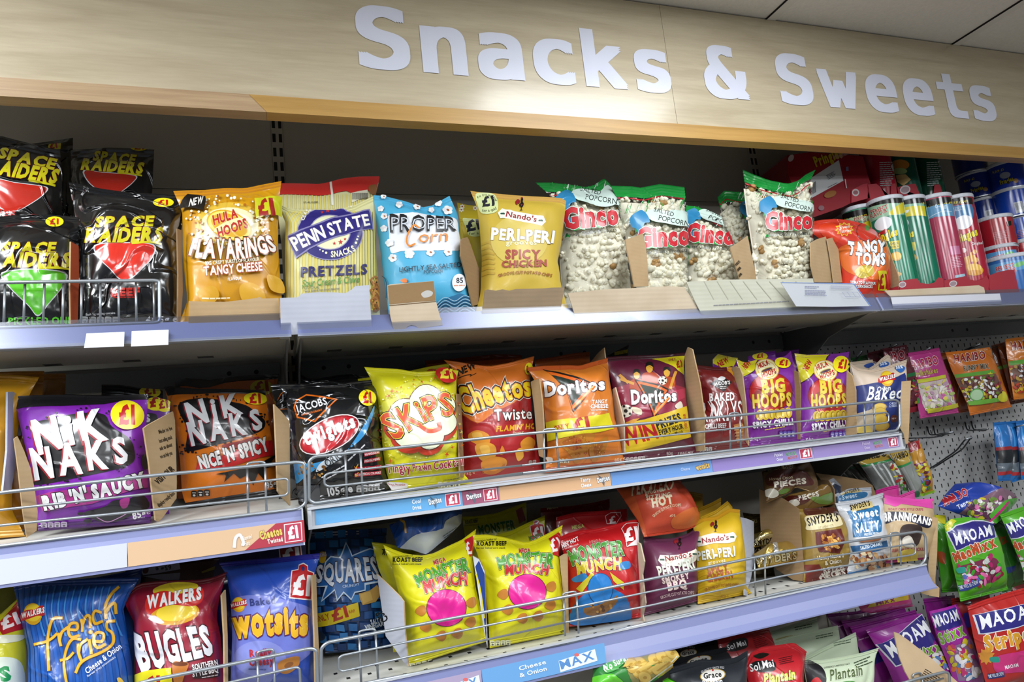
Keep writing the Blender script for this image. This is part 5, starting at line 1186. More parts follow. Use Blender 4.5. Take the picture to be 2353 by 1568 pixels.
b.ell(1230, 660, 340, 320, '#d9d64a').dots(1230, 660, 340, 330, 120, 6, ['#ecea9c', '#f1efc4'], .62, 3)
rnd = random.Random(2)
for i in range(60):
    a = rnd.uniform(0, 6.28); k = rnd.uniform(.95, 1.2); x, y = 1230+310*k*math.cos(a), 690+320*k*math.sin(a); b.star(x, y, rnd.uniform(9, 24), rnd.choice(['#c85a1c', '#b8441a', '#dcd660']), 4, .25, rnd.uniform(0, 90))
CLD = ((1275, 525, 128), (1120, 612, 118), (1385, 560, 105), (1395, 690, 105), (1300, 790, 112), (1150, 770, 116), (1090, 690, 105), (1240, 650, 170))
for x, y, r in CLD: b.ell(x-8, y+30, r+16, r+14, '#b5341c')
for x, y, r in CLD: b.ell(x, y, r+6, r+6, '#5a2a14')
for x, y, r in CLD: b.ell(x, y, r, r, '#dfe3c6')
b.text('SKiPS', (1040, 812), (1482, 612), (205, 165), '#cf4a20', .02, [('#e2c83a', .03), ('#1a1410', .065)], arc=24, jit=4, sp=.12).curve([(1225, 720), (1290, 760), (1375, 740), (1370, 700)], 34, '#cf4a20').curve([(1240, 712), (1290, 738), (1345, 728)], 5, '#e2c83a')
b.text('Tingly Prawn Cocktail', (990, 1084), (1550, 1030), 60, '#a81c3e', .02, [('#efe8d8', .05)])
b.ell(1428, 315, 76, 62, '#b81c1e', 20).text('£1', (1385, 345), (1480, 345), 78, '#e3d23a', .04, slant=.1)
b.blob([(985, 1165), (1060, 1150), (1122, 1162), (1120, 1195), (1050, 1225), (985, 1230)], '#d9d4d4').text('Skips Promise', (988, 1190), (1105, 1176), 20, '#a8283a', .01).gda(1385, 1165, 46, 48, 4, '#d6d4b8', -.03); b.tiny((1412, 1125), (1540, 1115), 1, 8, '#3a3a1a'); b.done()
# orange and red curls
CH = dict(name='crisp_bag', group='orange and red bags of curls', shelf='mid')
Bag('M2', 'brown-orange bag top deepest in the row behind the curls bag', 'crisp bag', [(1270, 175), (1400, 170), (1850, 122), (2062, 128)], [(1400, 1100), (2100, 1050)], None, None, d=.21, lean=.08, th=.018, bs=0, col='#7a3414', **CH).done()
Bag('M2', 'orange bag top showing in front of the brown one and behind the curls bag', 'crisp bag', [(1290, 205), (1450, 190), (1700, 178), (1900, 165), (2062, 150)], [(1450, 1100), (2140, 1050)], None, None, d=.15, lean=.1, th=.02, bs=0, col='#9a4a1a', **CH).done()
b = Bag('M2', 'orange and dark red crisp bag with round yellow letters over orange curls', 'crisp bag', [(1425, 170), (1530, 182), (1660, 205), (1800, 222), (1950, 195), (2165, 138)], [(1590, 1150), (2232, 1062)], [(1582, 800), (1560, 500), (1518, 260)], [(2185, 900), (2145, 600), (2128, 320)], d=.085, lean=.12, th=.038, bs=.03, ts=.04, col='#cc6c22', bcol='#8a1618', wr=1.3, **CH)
b.blob([(1540, 640), (1700, 690), (1850, 590), (2000, 520), (2130, 400), (2240, 330), (2300, 700), (2300, 1150), (1900, 1200), (1550, 1190)], '#99181c', 4).blob([(1600, 760), (1750, 700), (2000, 700), (2180, 760), (2100, 900), (1800, 900), (1620, 850)], '#a81f22')
b.text('NEW', (1545, 300), (1695, 232), 52, '#15120e', .04, slant=.2).line([(1545, 320), (1650, 290), (1640, 305), (1690, 280)], 5, '#15120e')
b.text('Cheetos', (1592, 620), (2145, 455), (215, 150), '#e3c41a', .035, [('#d2601a', .025), ('#17110e', .085), ('#e4dccf', .115)], arc=18, sp=.05)
b.text('Twisted', (1842, 668), (2195, 648), 88, '#efeeea', .02, [('#3a1010', .07)], jit=3); b.text("FLAMIN' HOT", (1852, 757), (2215, 728), 42, '#e0a41c', .04, slant=.2).text('Flavour', (1992, 780), (2078, 770), 22, '#e6d8b0')
for pts, c in (([(1630, 780), (1700, 745), (1790, 780), (1800, 850), (1730, 905), (1690, 860), (1640, 830)], '#d98a24'), ([(1680, 880), (1760, 845), (1840, 870), (1850, 950), (1790, 1000), (1720, 980)], '#dc9a34'), ([(1730, 1010), (1830, 960), (1930, 980), (1930, 1040), (1850, 1100), (1760, 1095)], '#d88a24'), ([(2050, 850), (2110, 800), (2165, 830), (2150, 900), (2080, 920)], '#d98f2a'), ([(2010, 920), (2060, 890), (2075, 960), (2030, 995)], '#e0a23a'), ([(1660, 770), (1730, 765), (1740, 810), (1680, 830)], '#e4ae4a'), ([(1720, 880), (1790, 870), (1800, 930), (1750, 950)], '#e6b24e'), ([(1900, 870), (1925, 930), (1880, 940)], '#d6822a')): b.blob(pts, c)
for i in range(4): b.curve([(1740, 1050+i*14), (1840, 1080+i*6), (1920, 1020+i*12)], 7, '#b86a1a')
b.text('72g e', (1592, 1110), (1678, 1098), 32, '#d8a878').gda(2130, 1010, 32, 40, 2, '#c0a8a0', -.1).ell(2115, 245, 32, 48, YEL, 10).text('£', (2100, 275), (2122, 270), 50, '#a01c14', .04); b.done()
card('M3', 'brown cardboard wall between the curls bag and the orange triangle bag', [(76, 462), (110, 445), (152, 436), (178, 640), (192, 860), (196, 1150), (150, 1130), (132, 1000), (108, 700)], .04, (196, 1150), 1.6).done()
# triangle chips
def dorito(b, tri, w0, w1, h):
    a, c, e = (np.array(p, float) for p in tri); m = (a+c+e)/3
    b.poly([a, c, e], '#15130f').poly([a+(m-a)*.12, c+(m-c)*.12, e+(m-e)*.12], '#d8621c').poly([a+(m-a)*.3, c+(m-c)*.3, e+(m-e)*.32], '#1c2a20')
    b.text('Doritos', w0, w1, h, '#e9eaec', .05, [('#5a141c', .035), ('#17100e', .06)], sp=.05)
    p = np.array(w1, float); q = p-np.array([ (p[0]-w0[0])*.2, h[1]*.35])
    b.poly([q, q+np.array([h[1]*.22, h[1]*.12]), e+np.array([0, -h[0]*.25]), e+np.array([-h[0]*.1, -h[0]*.45])], '#d8621c').poly([q, q+np.array([h[1]*.1, h[1]*.06]), e+np.array([0, -h[0]*.32]), e+np.array([-h[0]*.05, -h[0]*.42])], '#e8a04a')
DG = dict(name='crisp_bag', group='triangle logo crisp bags', shelf='mid')
Bag('M3', 'brown-orange bag top slanting up behind the orange triangle bag', 'crisp bag', [(110, 262), (300, 235), (450, 205), (604, 190)], [(200, 1180), (800, 1120)], None, [(620, 500)], d=.15, lean=.1, th=.022, bs=0, col='#8e4418', **DG).done()
card('M3', 'cardboard corner poking up behind the orange triangle bag', [(615, 285), (680, 205), (735, 155), (746, 250), (760, 600), (700, 600)], .11, (746, 600), .8).done()
b = Bag('M3', 'orange crisp bag with a dark triangle and a yellow price band', 'crisp bag', [(40, 332), (200, 318), (430, 312), (520, 318), (600, 292), (690, 268), (768, 248)], [(200, 1255), (918, 1178)], [(230, 1080), (215, 900), (188, 620), (100, 430)], [(885, 1010), (826, 800), (792, 500)], d=.055, lean=.14, th=.042, bs=.03, ts=.05, col='#cd7424', tcol='#b8541c', bcol='#a8481a', wr=1.4, **DG)
dorito(b, [(185, 350), (660, 478), (458, 742)], (205, 592), (748, 528), (122, 98))
b.text('TANGY', (628, 662), (765, 655), 34, '#ece8e4', .03).text('CHEESE', (614, 702), (770, 698), 34, '#ece8e4', .03).tiny((620, 718), (768, 716), 1, 10, '#ece8e4')
b.poly([(214, 830), (500, 790), (780, 742), (805, 830), (820, 885), (500, 940), (228, 1002)], '#d6cb1c').text('ONLY', (292, 912), (428, 885), 46, '#b0341a', .03).line([(285, 862), (420, 840)], 4, '#b0341a').text('£1', (460, 905), (608, 882), 105, '#b0281a', .05).text('RRP', (625, 890), (672, 882), 20, '#b0341a', .02)
for pts, c in (([(340, 1000), (480, 940), (620, 925), (650, 960), (560, 1120), (480, 1190), (430, 1120)], '#b8741e'), ([(600, 1060), (700, 980), (770, 960), (740, 1080), (640, 1180)], '#b07020'), ([(360, 1010), (480, 960), (540, 1000), (470, 1080)], '#a85a18'), ([(640, 1060), (710, 1000), (720, 1050), (660, 1120)], '#a05a1c')): b.blob(pts, c)
b.dots(500, 1040, 120, 100, 60, 5, ['#8a4414', '#d09a3c', '#9a2c14'], 0, 6).dots(690, 1060, 60, 80, 30, 5, ['#8a4414', '#d09a3c'], 0, 7)
b.gda(330, 1165, 34, 36, 3, '#d8ccb0', -.06).text('80g e', (820, 1172), (910, 1160), 28, '#dcc8a8').blob([(220, 1150), (280, 1150), (260, 1200)], '#d8c8b8'); b.done()
card('M3', 'pale cardboard sliver between the orange and the maroon triangle bags', [(812, 530), (836, 512), (872, 650), (914, 820), (920, 1100), (880, 1100), (848, 850), (822, 700)], .05, (914, 1100), 1.4, M_CARDP).done()
Bag('M3', 'black bag corner with a yellow stripe, high behind the maroon bag', 'crisp bag', [(770, 225), (880, 165), (962, 125)], [(800, 1100), (1000, 1080)], None, [(955, 400), (950, 180)], d=.21, lean=.06, th=.015, bs=0, col='#141312', fin='dark', **DG).poly([(830, 195), (950, 170), (945, 205), (830, 225)], '#a89a1c').done()
b = Bag('M3', 'maroon crisp bag with a dark triangle, cheering figures and a yellow WIN band', 'crisp bag', [(740, 242), (900, 228), (1160, 220), (1300, 214), (1465, 198)], [(930, 1190), (1605, 1090)], [(900, 1080), (870, 900), (848, 700), (800, 450)], [(1540, 1000), (1505, 860), (1470, 620), (1456, 400)], d=.06, lean=.14, th=.04, bs=.03, ts=.04, col='#5c1430', tcol='#3a0e1c', wr=1.3, **DG)
b.poly([(840, 520), (1000, 470), (1300, 480), (1470, 520), (1480, 700), (860, 860)], '#8a1c38').poly([(1300, 560), (1470, 520), (1470, 600), (1380, 640)], '#a82a48')
b.poly([(1165, 258), (1330, 240), (1462, 228), (1452, 400), (1400, 360), (1330, 310), (1240, 275)], '#d2c41c').text('ONLY', (1318, 278), (1382, 270), 20, '#a02818', .03).text('£1', (1390, 335), (1440, 325), 55, '#a82418', .05)
for x, y, s_ in ((1030, 400, 1), (1145, 340, 1.1), (1300, 380, 1)):
    b.blob([(x-60*s_, y+60), (x, y+35), (x+70*s_, y+60), (x+60*s_, y+140), (x-50*s_, y+140)], '#a8401c').ell(x, y, 28*s_, 38*s_, '#cf9a34').blob([(x-32*s_, y-10), (x-20*s_, y-48*s_), (x+22*s_, y-46*s_), (x+32*s_, y-8), (x, y-26)], '#15100e')
for p0, p1 in (((880, 405), (950, 470)), ((1380, 375), (1330, 520)), ((890, 440), (1000, 480))): b.line([p0, p1], 24, '#c98f30')
def ball(x, y, r):
    b.ell(x, y, r, r, '#dcd4c4').ell(x, y, r*.34, r*.34, '#1c1412', n=5)
    for k in range(5): b.ell(x+r*.78*math.cos(k*1.257+.6), y+r*.78*math.sin(k*1.257+.6), r*.22, r*.22, '#1c1412', n=6)
ball(1262, 452, 38); ball(935, 726, 58); b.blob([(990, 690), (1070, 710), (1072, 760), (1010, 740)], '#cfc4a8').blob([(1370, 680), (1420, 640), (1440, 690), (1400, 710)], '#cfc4b4')
dorito(b, [(1010, 440), (1320, 530), (1186, 800)], (985, 662), (1388, 632), (118, 92))
b.poly([(856, 868), (1100, 800), (1300, 740), (1472, 682), (1490, 830), (1512, 960), (1200, 1040), (920, 1118), (880, 990)], '#cfae1e').poly([(856, 868), (1000, 800), (1060, 790), (920, 900)], '#c98a20')
b.text('WIN', (905, 1040), (1225, 960), (165, 130), '#b01a1c', .04, slant=-.1).text('PRIZES', (1215, 890), (1432, 812), 70, '#17120e', .05).text('EVERY HOUR', (1232, 940), (1446, 880), 42, '#17120e', .04).text('#PerfectMatch', (1262, 958), (1440, 918), 22, '#17120e', .02)
b.text('EVERY HOUR', (1478, 880), (1462, 750), 22, '#a8281a', .03).gda(950, 1160, 34, 38, 5, '#b8a8a8', -.12).text('80g', (1296, 1118), (1350, 1108), 30, '#c8b8b8').text('3 BAG MIX', (1392, 1110), (1530, 1100), 18, '#c8b8b8', .02, slant=.3); b.done()
card('M3', 'tall torn cardboard wall between the maroon triangle bag and the baked crinkle bag', [(1488, 152), (1512, 160), (1532, 172), (1560, 300), (1600, 480), (1636, 740), (1640, 1080), (1560, 1090), (1510, 900), (1480, 790), (1472, 500), (1464, 220)], .045, (1600, 1085), 1.2).done()
b = Bag('M3', 'brick red baked crinkle bag with white letters and a black diamond', 'crisp bag', [(1556, 310), (1640, 318), (1740, 330), (1820, 335), (1892, 318)], [(1530, 1090), (2040, 1050)], [(1560, 840), (1630, 730), (1590, 500)], [(2008, 1000), (1980, 800), (1952, 600), (1912, 400)], d=.075, lean=.13, th=.038, bs=.03, ts=.05, col='#751d1c', tcol='#5a1414', wr=1.5, **NG)
b.poly([(1840, 330), (1890, 330), (1905, 420)], '#c8881c').poly([(1690, 482), (1790, 415), (1885, 465), (1815, 552)], '#141012').text("JACOB'S", (1722, 497), (1872, 483), 30, '#ece8e6', .03).tiny((1780, 508), (1845, 503), 2, 9, '#d8d0cc').blob([(1760, 440), (1790, 415), (1830, 430), (1800, 455)], '#d8d8d8')
b.text('BAKED', (1688, 636), (1912, 626), 66, '#e6e1e0', .04).text('CRINKLYS', (1560, 830), (1985, 800), (185, 165), '#e6e1e0', .01, sp=.12).text('4 CHILLI BEEF', (1618, 888), (1838, 872), 38, '#e6e1e0', .03).text('FLAVOUR', (1745, 906), (1838, 900), 18, '#e0d4d0', .02)
b.poly([(1900, 850), (1975, 830), (2010, 990), (1930, 1010)], '#b0703a')
for i in range(5): b.line([(1905+i*4, 870+i*26), (1985, 850+i*30)], 7, '#d8ac78')
b.gda(1555, 1075, 34, 36, 5, '#c0b8b4', -.1); b.done()
card('M4', 'brown cardboard wall between the baked crinkle bag and the hoops', [(134, 345), (165, 338), (196, 350), (216, 400), (240, 600), (262, 940), (240, 905), (214, 600)], .05, (262, 940), 1.6).done()
# purple hoops
HG = dict(name='crisp_bag', group='purple and red hoops bags', shelf='mid')
def hoops(b, logo, red, big, hp, row, sp, fl, corner, new, gd, wt):
    b.poly(corner, '#d6cc1c').line([corner[-2], corner[-1]] if False else [corner[1], corner[2]], 7, '#3a1040'); b.text('NEW', new[0], new[1], 42, '#b01c1c', .05, slant=.1)
    b.ell(*red, '#6a1018', 0).ell(red[0], red[1], red[2]*.97, red[3]*.97, '#a8191c').ell(red[0], red[1], red[2]*.88, red[3]*.86, '#b82022').ell(red[0], red[1]+red[3]*.25, red[2]*.8, red[3]*.55, '#8e1618')
    x, y = logo; b.ell(x, y, 92, 80, '#cf9a24', 20).ell(x, y, 86, 74, '#e3d8a8', 20).ell(x, y, 74, 62, '#d9b84c', 20).ell(x, y, 68, 56, '#e6ddb4', 20).ell(x, y+4, 46, 14, '#a8962c', -20).ell(x, y+4, 40, 8, '#4a2a4a', -20)
    b.text('HULA', (x-62, y-4), (x+25, y-40), 36, '#b02a24', .05); b.text('HOOPS', (x-35, y+62), (x+72, y+28), 36, '#b02a24', .05)
    b.text('BIG', *big, 94, '#d8c03a', .05, [('#8a5a18', .03)], sp=.1).text('HOOPS', *hp, 94, '#d8c03a', .05, [('#8a5a18', .03)], sp=.1)
    (xa, ya), (xb, yb) = row
    for i in range(6):
        t = i/5; cx, cy = xa+(xb-xa)*t, ya+(yb-ya)*t; b.ell(cx, cy, 30, 40, '#c8a82c').ell(cx+3, cy, 16, 30, '#8a6a18').ell(cx+5, cy+2, 12, 26, '#d6bc4a')
    b.text('SPICY CHILLI', *sp, 42, '#e6e2e8', .06, [('#2a0e34', .04)]); b.tiny((sp[0][0]+85, sp[0][1]+12), (sp[1][0]-60, sp[1][1]+16), 1, 9, '#d8c04a')
    b.pound(*fl, rot=10); b.gda(*gd, 30, 46, 4, '#5a4ab4', -.06, '#d8d4f0'); b.text('87.4g e', *wt, 24, '#d8d0e0', .02)
Bag('M4', 'purple hoops bag with a yellow corner, behind the crinkle bag', 'crisp bag', [(-10, 285), (30, 246), (130, 268), (180, 275)], [(10, 900), (240, 880)], None, None, d=.14, lean=.1, th=.02, bs=0, col='#6a2080', **HG).poly([(-20, 300), (30, 240), (190, 270), (150, 340), (60, 350)], '#cfc41c').text('NEW', (40, 345), (120, 300), 40, '#a81c1c', .05, slant=.1).done()
b = Bag('M4', 'purple hoops bag top with a half hidden flash, second in the row', 'crisp bag', [(262, 262), (330, 240), (400, 228), (462, 220)], [(270, 900), (560, 870)], None, [(500, 500)], d=.13, lean=.1, th=.018, bs=0, ts=.05, col='#642080', **HG); b.ell(350, 262, 58, 30, YEL).text('£1', (325, 275), (375, 270), 30, '#a01c14', .05); b.done()
Bag('M4', 'purple crimped bag top rising at the back between the two hoops bags', 'crisp bag', [(468, 238), (560, 218), (645, 205)], [(480, 880), (650, 860)], None, [(640, 500)], d=.18, lean=.08, th=.015, bs=0, ts=.07, col='#5c1c74', **HG).done()
b = Bag('M4', 'purple and red hoops bag with an oval flash, next to the crinkle bag', 'crisp bag', [(165, 282), (235, 312), (330, 288), (450, 274), (540, 262), (584, 222)], [(270, 942), (650, 902)], [(248, 760), (225, 520), (205, 400)], [(622, 760), (606, 500), (610, 330)], d=.075, lean=.13, th=.036, bs=.03, ts=.04, col='#76248e', wr=1.3, **HG)
hoops(b, (402, 362), (432, 532, 165, 148), ((362, 542), (542, 526)), ((298, 652), (588, 634)), ((350, 708), (560, 690)), ((300, 806), (598, 776)), (520, 315, 60, 40), [(160, 268), (335, 290), (212, 425)], ((240, 365), (285, 318)), (505, 850), ((272, 905), (350, 888))); b.done()
card('M4', 'grey-brown cardboard wall between the two hoops bags', [(608, 372), (640, 382), (656, 500), (652, 892), (634, 892), (620, 600)], .05, (645, 892), 1.4, M_CARDD).done()
b = Bag('M4', 'purple and red hoops bag with a round flash, next to the navy-fronted bag', 'crisp bag', [(608, 240), (700, 250), (850, 242), (940, 240), (1026, 226)], [(655, 908), (992, 866)], [(652, 760), (655, 600), (655, 450)], [(998, 760), (1000, 520), (1010, 380)], d=.07, lean=.13, th=.036, bs=.03, ts=.04, col='#76248e', wr=1.3, **HG)
hoops(b, (845, 372), (865, 560, 150, 142), ((806, 546), (972, 532)), ((742, 652), (1002, 640)), ((780, 718), (975, 705)), ((744, 818), (1000, 786)), (962, 325, 60, 62), [(605, 238), (880, 250), (655, 468)], ((708, 378), (748, 308)), (895, 855), ((695, 905), (750, 892))); b.done()
card('M4', 'brown cardboard wall between the round-flash hoops bag and the navy-fronted bag', [(1008, 368), (1050, 410), (1076, 520), (1080, 862), (1000, 858), (1004, 600)], .045, (1060, 860), 1.2).done()
WG = dict(name='crisp_bag', group='cream and navy baked bags', shelf='mid', fin='satin')
b = Bag('M4', 'cream bag top folded flat, deepest behind the navy-fronted bag', 'crisp bag', [(1030, 306), (1120, 296), (1205, 286)], [(1080, 850), (1330, 830)], None, [(1230, 500)], d=.14, lean=.1, th=.018, bs=0, col='#c2b09c', **WG); b.blob([(1140, 330), (1200, 310), (1210, 345), (1160, 350)], '#2a4a94'); b.done()
b = Bag('M4', 'cream bag with a blue spot peaking behind the navy-fronted bag', 'crisp bag', [(1180, 350), (1230, 320), (1270, 280), (1318, 245), (1338, 260)], [(1180, 850), (1390, 830)], None, [(1360, 500)], d=.11, lean=.1, th=.015, bs=0, col='#cbb9a6', **WG); b.ell(1290, 325, 40, 22, '#2a55a0', -15).text('50%', (1262, 335), (1315, 322), 22, '#d8dce4', .03); b.done()
b = Bag('M4', 'cream and navy crisp bag with white baked script and golden crisps', 'crisp bag', [(1030, 306), (1090, 350), (1200, 366), (1330, 332), (1466, 284)], [(1085, 850), (1405, 822)], [(1078, 700), (1074, 560), (1060, 420)], [(1412, 700), (1424, 560), (1442, 430)], d=.07, lean=.12, th=.034, bs=.03, ts=.05, col='#cbb8a4', wr=1.4, **WG)
b.poly([(1060, 492), (1180, 470), (1300, 450), (1450, 388), (1425, 640), (1420, 840), (1078, 860), (1070, 640)], '#22306e').poly([(1075, 700), (1200, 660), (1200, 860), (1075, 860)], '#b8a890').blob([(1080, 800), (1160, 780), (1200, 840), (1100, 860)], '#cdb45a')
walkers(b, 1312, 432, 62); b.text('Oven', (1236, 532), (1338, 518), 36, '#dfe0e6', .02, slant=.2).text('Baked', (1155, 596), (1422, 578), (100, 82), '#eceded', .02, slant=.3)
for x, y, rx, ry in ((1255, 650, 54, 32), (1260, 690, 50, 40), (1262, 740, 52, 44), (1270, 790, 60, 36)): b.ell(x, y, rx, ry, '#b8902c', -10).ell(x-3, y-4, rx*.85, ry*.8, '#cfae4c', -10)
b.text('CHEESE', (1330, 630), (1385, 626), 16, '#c8d0e8').text('& ONION', (1330, 650), (1385, 646), 16, '#c8d0e8').ell(1364, 732, 28, 28, '#5a2a20').text('NEW', (1348, 738), (1380, 736), 12, '#d8c8c0')
b.blob([(1372, 350), (1405, 335), (1445, 345), (1440, 375), (1405, 385)], '#2a60ac').text('50%', (1382, 362), (1432, 354), 22, '#dde2ea', .04); b.done()
card('M4', 'brown cardboard end wall at the far end of the middle row', [(1424, 452), (1496, 446), (1490, 600), (1482, 800), (1476, 922), (1454, 926), (1440, 850), (1410, 800), (1416, 600)], .03, (1460, 924), 1.2).done()
# ------------------------------------------------------------------ bottom shelf
def tagp(b, cx, cy, w, h, rot=-6, txt='£1', fill='#b8161c'):
    a = math.radians(rot); R_ = lambda x, y: (cx+x*w*math.cos(a)-y*h*math.sin(a), cy+x*w*math.sin(a)+y*h*math.cos(a))
    o = [(-.5, -.28), (-.22, -.33), (-.2, -.46), (0, -.52), (.2, -.46), (.22, -.33), (.5, -.28), (.5, .5), (-.5, .5)]
    b.poly([R_(x*1.1, y*1.07) for x, y in o], '#e4dcdc').poly([R_(x, y) for x, y in o], fill); b.ell(*R_(0, -.38), w*.08, h*.07, '#2a2a6a', n=10)
    b.text(txt, R_(-.42, .38), R_(.42, .38), h*.55, '#efeaea', .05)
BG = dict(name='crisp_bag', shelf='bot')
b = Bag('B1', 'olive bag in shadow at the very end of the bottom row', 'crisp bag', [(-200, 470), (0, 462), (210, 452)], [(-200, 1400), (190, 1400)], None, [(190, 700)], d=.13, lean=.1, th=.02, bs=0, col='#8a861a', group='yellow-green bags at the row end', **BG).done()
b = Bag('B1', 'yellow-green bag cut off by the frame, with a white patch and a green S', 'crisp bag', [(-300, 760), (0, 740), (125, 628)], [(-300, 1420), (190, 1400)], None, [(192, 1100), (190, 900)], d=.05, lean=.15, th=.035, bs=0, ts=.05, col='#c0bc1c', group='yellow-green bags at the row end', **BG)
b.poly([(-20, 800), (130, 640), (180, 820), (160, 850), (20, 890)], '#a8161c').text('£1', (20, 850), (150, 800), 80, '#e6dada', .05).blob([(-60, 1080), (100, 1060), (170, 1140), (160, 1300), (-60, 1300)], '#d3dccf').text('S', (5, 1230), (85, 1215), 95, '#1c8a4a', .06)
b.blob([(-40, 900), (120, 890), (190, 900), (120, 940), (-40, 950)], '#d9dac0'); b.done()
FG = dict(name='crisp_bag', group='blue striped bags with golden script', shelf='bot')
Bag('B1', 'blue bag edge rising behind the golden script bag', 'crisp bag', [(330, 505), (700, 470), (900, 432), (1042, 392)], [(330, 1400), (960, 1400)], None, [(1000, 700)], d=.11, lean=.12, th=.022, bs=0, col='#16408e', **FG).done()
b = Bag('B1', 'blue striped crisp bag with golden script lettering and a small round logo', 'crisp bag', [(95, 528), (250, 494), (480, 486), (650, 480), (800, 474), (1022, 470)], [(195, 1420), (985, 1420)], [(200, 1000), (165, 850), (128, 650)], [(965, 1100), (930, 900), (900, 690), (955, 580)], d=.05, lean=.14, th=.045, bs=0, ts=.04, col='#1a58b0', tcol='#174a9e', wr=1.5, **FG)
for i in range(19): x = 110+i*50; b.poly([(x, 530), (x+17, 528), (x+70, 1420), (x+48, 1420)], '#164a98')
for i in range(12): x = 300+i*50; b.poly([(x, 540), (x+10, 540), (x+40, 900), (x+24, 900)], '#3b82c8')
walkers(b, 247, 738, 82)
GO, GD = '#dba727', '#8a5a14'
def script(b, x, w, col):
    b.curve([(455, 768), (400, 770), (372, 820), (355, 930), (352, 1040), (360, 1145)], w, col).curve([(265, 958), (330, 945), (385, 915), (420, 880)], w, col)
    b.curve([(432, 880), (440, 930), (446, 965)], w, col).curve([(440, 930), (455, 870), (490, 838), (500, 832)], w, col)
    b.curve([(500, 850), (560, 850), (560, 805), (515, 810), (500, 860), (520, 905), (575, 895)], w, col)
    b.curve([(590, 780), (600, 820), (602, 862)], w, col).curve([(600, 820), (620, 760), (645, 755), (655, 800), (658, 838)], w, col)
    b.curve([(735, 730), (690, 720), (672, 760), (690, 812), (742, 795)], w, col)
    b.curve([(865, 548), (810, 600), (770, 680), (768, 770)], w, col).curve([(770, 730), (800, 680), (832, 660), (835, 700), (838, 735)], w, col)
    b.curve([(590, 925), (530, 920), (490, 980), (470, 1080), (478, 1180), (500, 1300)], w, col).curve([(445, 1075), (500, 1060), (540, 1020)], w, col)
    b.curve([(572, 960), (580, 1020), (598, 1075)], w, col).curve([(580, 1020), (595, 960), (640, 925)], w, col)
    b.curve([(655, 930), (662, 980), (668, 1025)], w, col).ell(662, 872, w*.7, w*.7, col)
    b.curve([(690, 940), (740, 940), (750, 890), (700, 880), (684, 940), (710, 985), (760, 965)], w, col)
    b.curve([(825, 792), (780, 800), (775, 850), (812, 880), (820, 940), (790, 985), (720, 1025), (640, 1060), (590, 1100), (558, 1162)], w, col)
script(b, 0, 25, GD); script(b, 0, 19, GO)
b.text('Cheese & Onion', (640, 1172), (876, 990), 40, '#e3e6ee', .02, slant=.15).text('flavour crispy potatosticks', (645, 1195), (835, 1058), 15, '#d8deea', .01).blob([(845, 1210), (870, 1205), (900, 1260), (870, 1270)], '#d8b04c'); b.done()
UG = dict(name='crisp_bag', group='crimson bags with heavy white letters', shelf='bot')
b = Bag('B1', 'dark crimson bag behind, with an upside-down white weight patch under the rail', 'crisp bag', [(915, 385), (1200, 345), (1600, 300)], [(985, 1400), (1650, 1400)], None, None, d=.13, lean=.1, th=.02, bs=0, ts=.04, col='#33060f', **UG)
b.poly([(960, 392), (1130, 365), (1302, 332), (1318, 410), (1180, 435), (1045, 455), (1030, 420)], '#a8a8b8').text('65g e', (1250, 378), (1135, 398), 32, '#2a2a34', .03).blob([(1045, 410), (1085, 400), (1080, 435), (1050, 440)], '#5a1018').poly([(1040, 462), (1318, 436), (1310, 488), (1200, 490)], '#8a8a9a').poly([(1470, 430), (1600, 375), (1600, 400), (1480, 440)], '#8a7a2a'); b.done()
b = Bag('B1', 'crimson crisp bag with heavy white letters under a red and yellow roundel', 'crisp bag', [(905, 640), (950, 560), (1010, 512), (1150, 494), (1300, 492), (1460, 486), (1560, 468), (1658, 428)], [(985, 1420), (1655, 1420)], [(985, 1000), (980, 800), (930, 700)], [(1632, 1100), (1612, 900), (1582, 760), (1600, 640)], d=.05, lean=.14, th=.045, bs=0, ts=.04, col='#7e0f28', tcol='#640c1e', wr=1.4, **UG)
b.ell(1290, 850, 290, 300, '#90142e').blob([(1120, 560), (1260, 508), (1440, 520), (1400, 600), (1180, 620)], '#dcc42c').ell(1280, 735, 178, 82, '#d2981c', -8).ell(1290, 722, 150, 66, '#e6c832', -8).blob([(1085, 770), (1130, 750), (1200, 800), (1150, 805)], '#d8d0d8')
b.blob([(1060, 685), (1085, 610), (1200, 570), (1320, 590), (1470, 545), (1478, 640), (1400, 680), (1260, 672), (1160, 700), (1090, 740)], '#cc241c').text('WALKERS', (1072, 698), (1470, 625), (86, 80), '#efedec', .05, [('#5a0c14', .025)], slant=.2)
b.text('BUGLES', (1035, 1150), (1560, 1018), (255, 195), '#e3e3ea', .05, [('#3a0a14', .045)], sp=.07)
b.poly([(985, 1180), (1250, 1130), (1260, 1240), (985, 1300)], '#d9cf1c').text('£1', (1060, 1300), (1180, 1290), 100, '#a8181c', .05)
b.blob([(1262, 1100), (1320, 1085), (1378, 1100), (1350, 1180), (1310, 1280), (1275, 1260)], '#b8702c').ell(1318, 1102, 55, 16, '#6a3414')
b.poly([(1400, 1110), (1600, 1065), (1605, 1190), (1410, 1205)], '#2a1216').text('SOUTHERN', (1408, 1148), (1590, 1110), 40, '#e6dfe0', .03).text('STYLE BBQ', (1408, 1195), (1592, 1160), 40, '#e6dfe0', .03).tiny((1475, 1200), (1590, 1182), 1, 10, '#d8c8cc'); b.done()
WT = dict(name='crisp_bag', group='royal blue bags with wavy golden letters', shelf='bot')
b = Bag('B1', 'midnight blue bag top with a red tag, behind the wavy-lettered bag', 'crisp bag', [(1400, 335), (1800, 250), (2232, 178)], [(1690, 1400), (2280, 1400)], None, None, d=.13, lean=.1, th=.02, bs=0, ts=.04, col='#1a1a56', **WT); tagp(b, 2122, 290, 150, 175, -6, fill='#8a1418'); b.done()
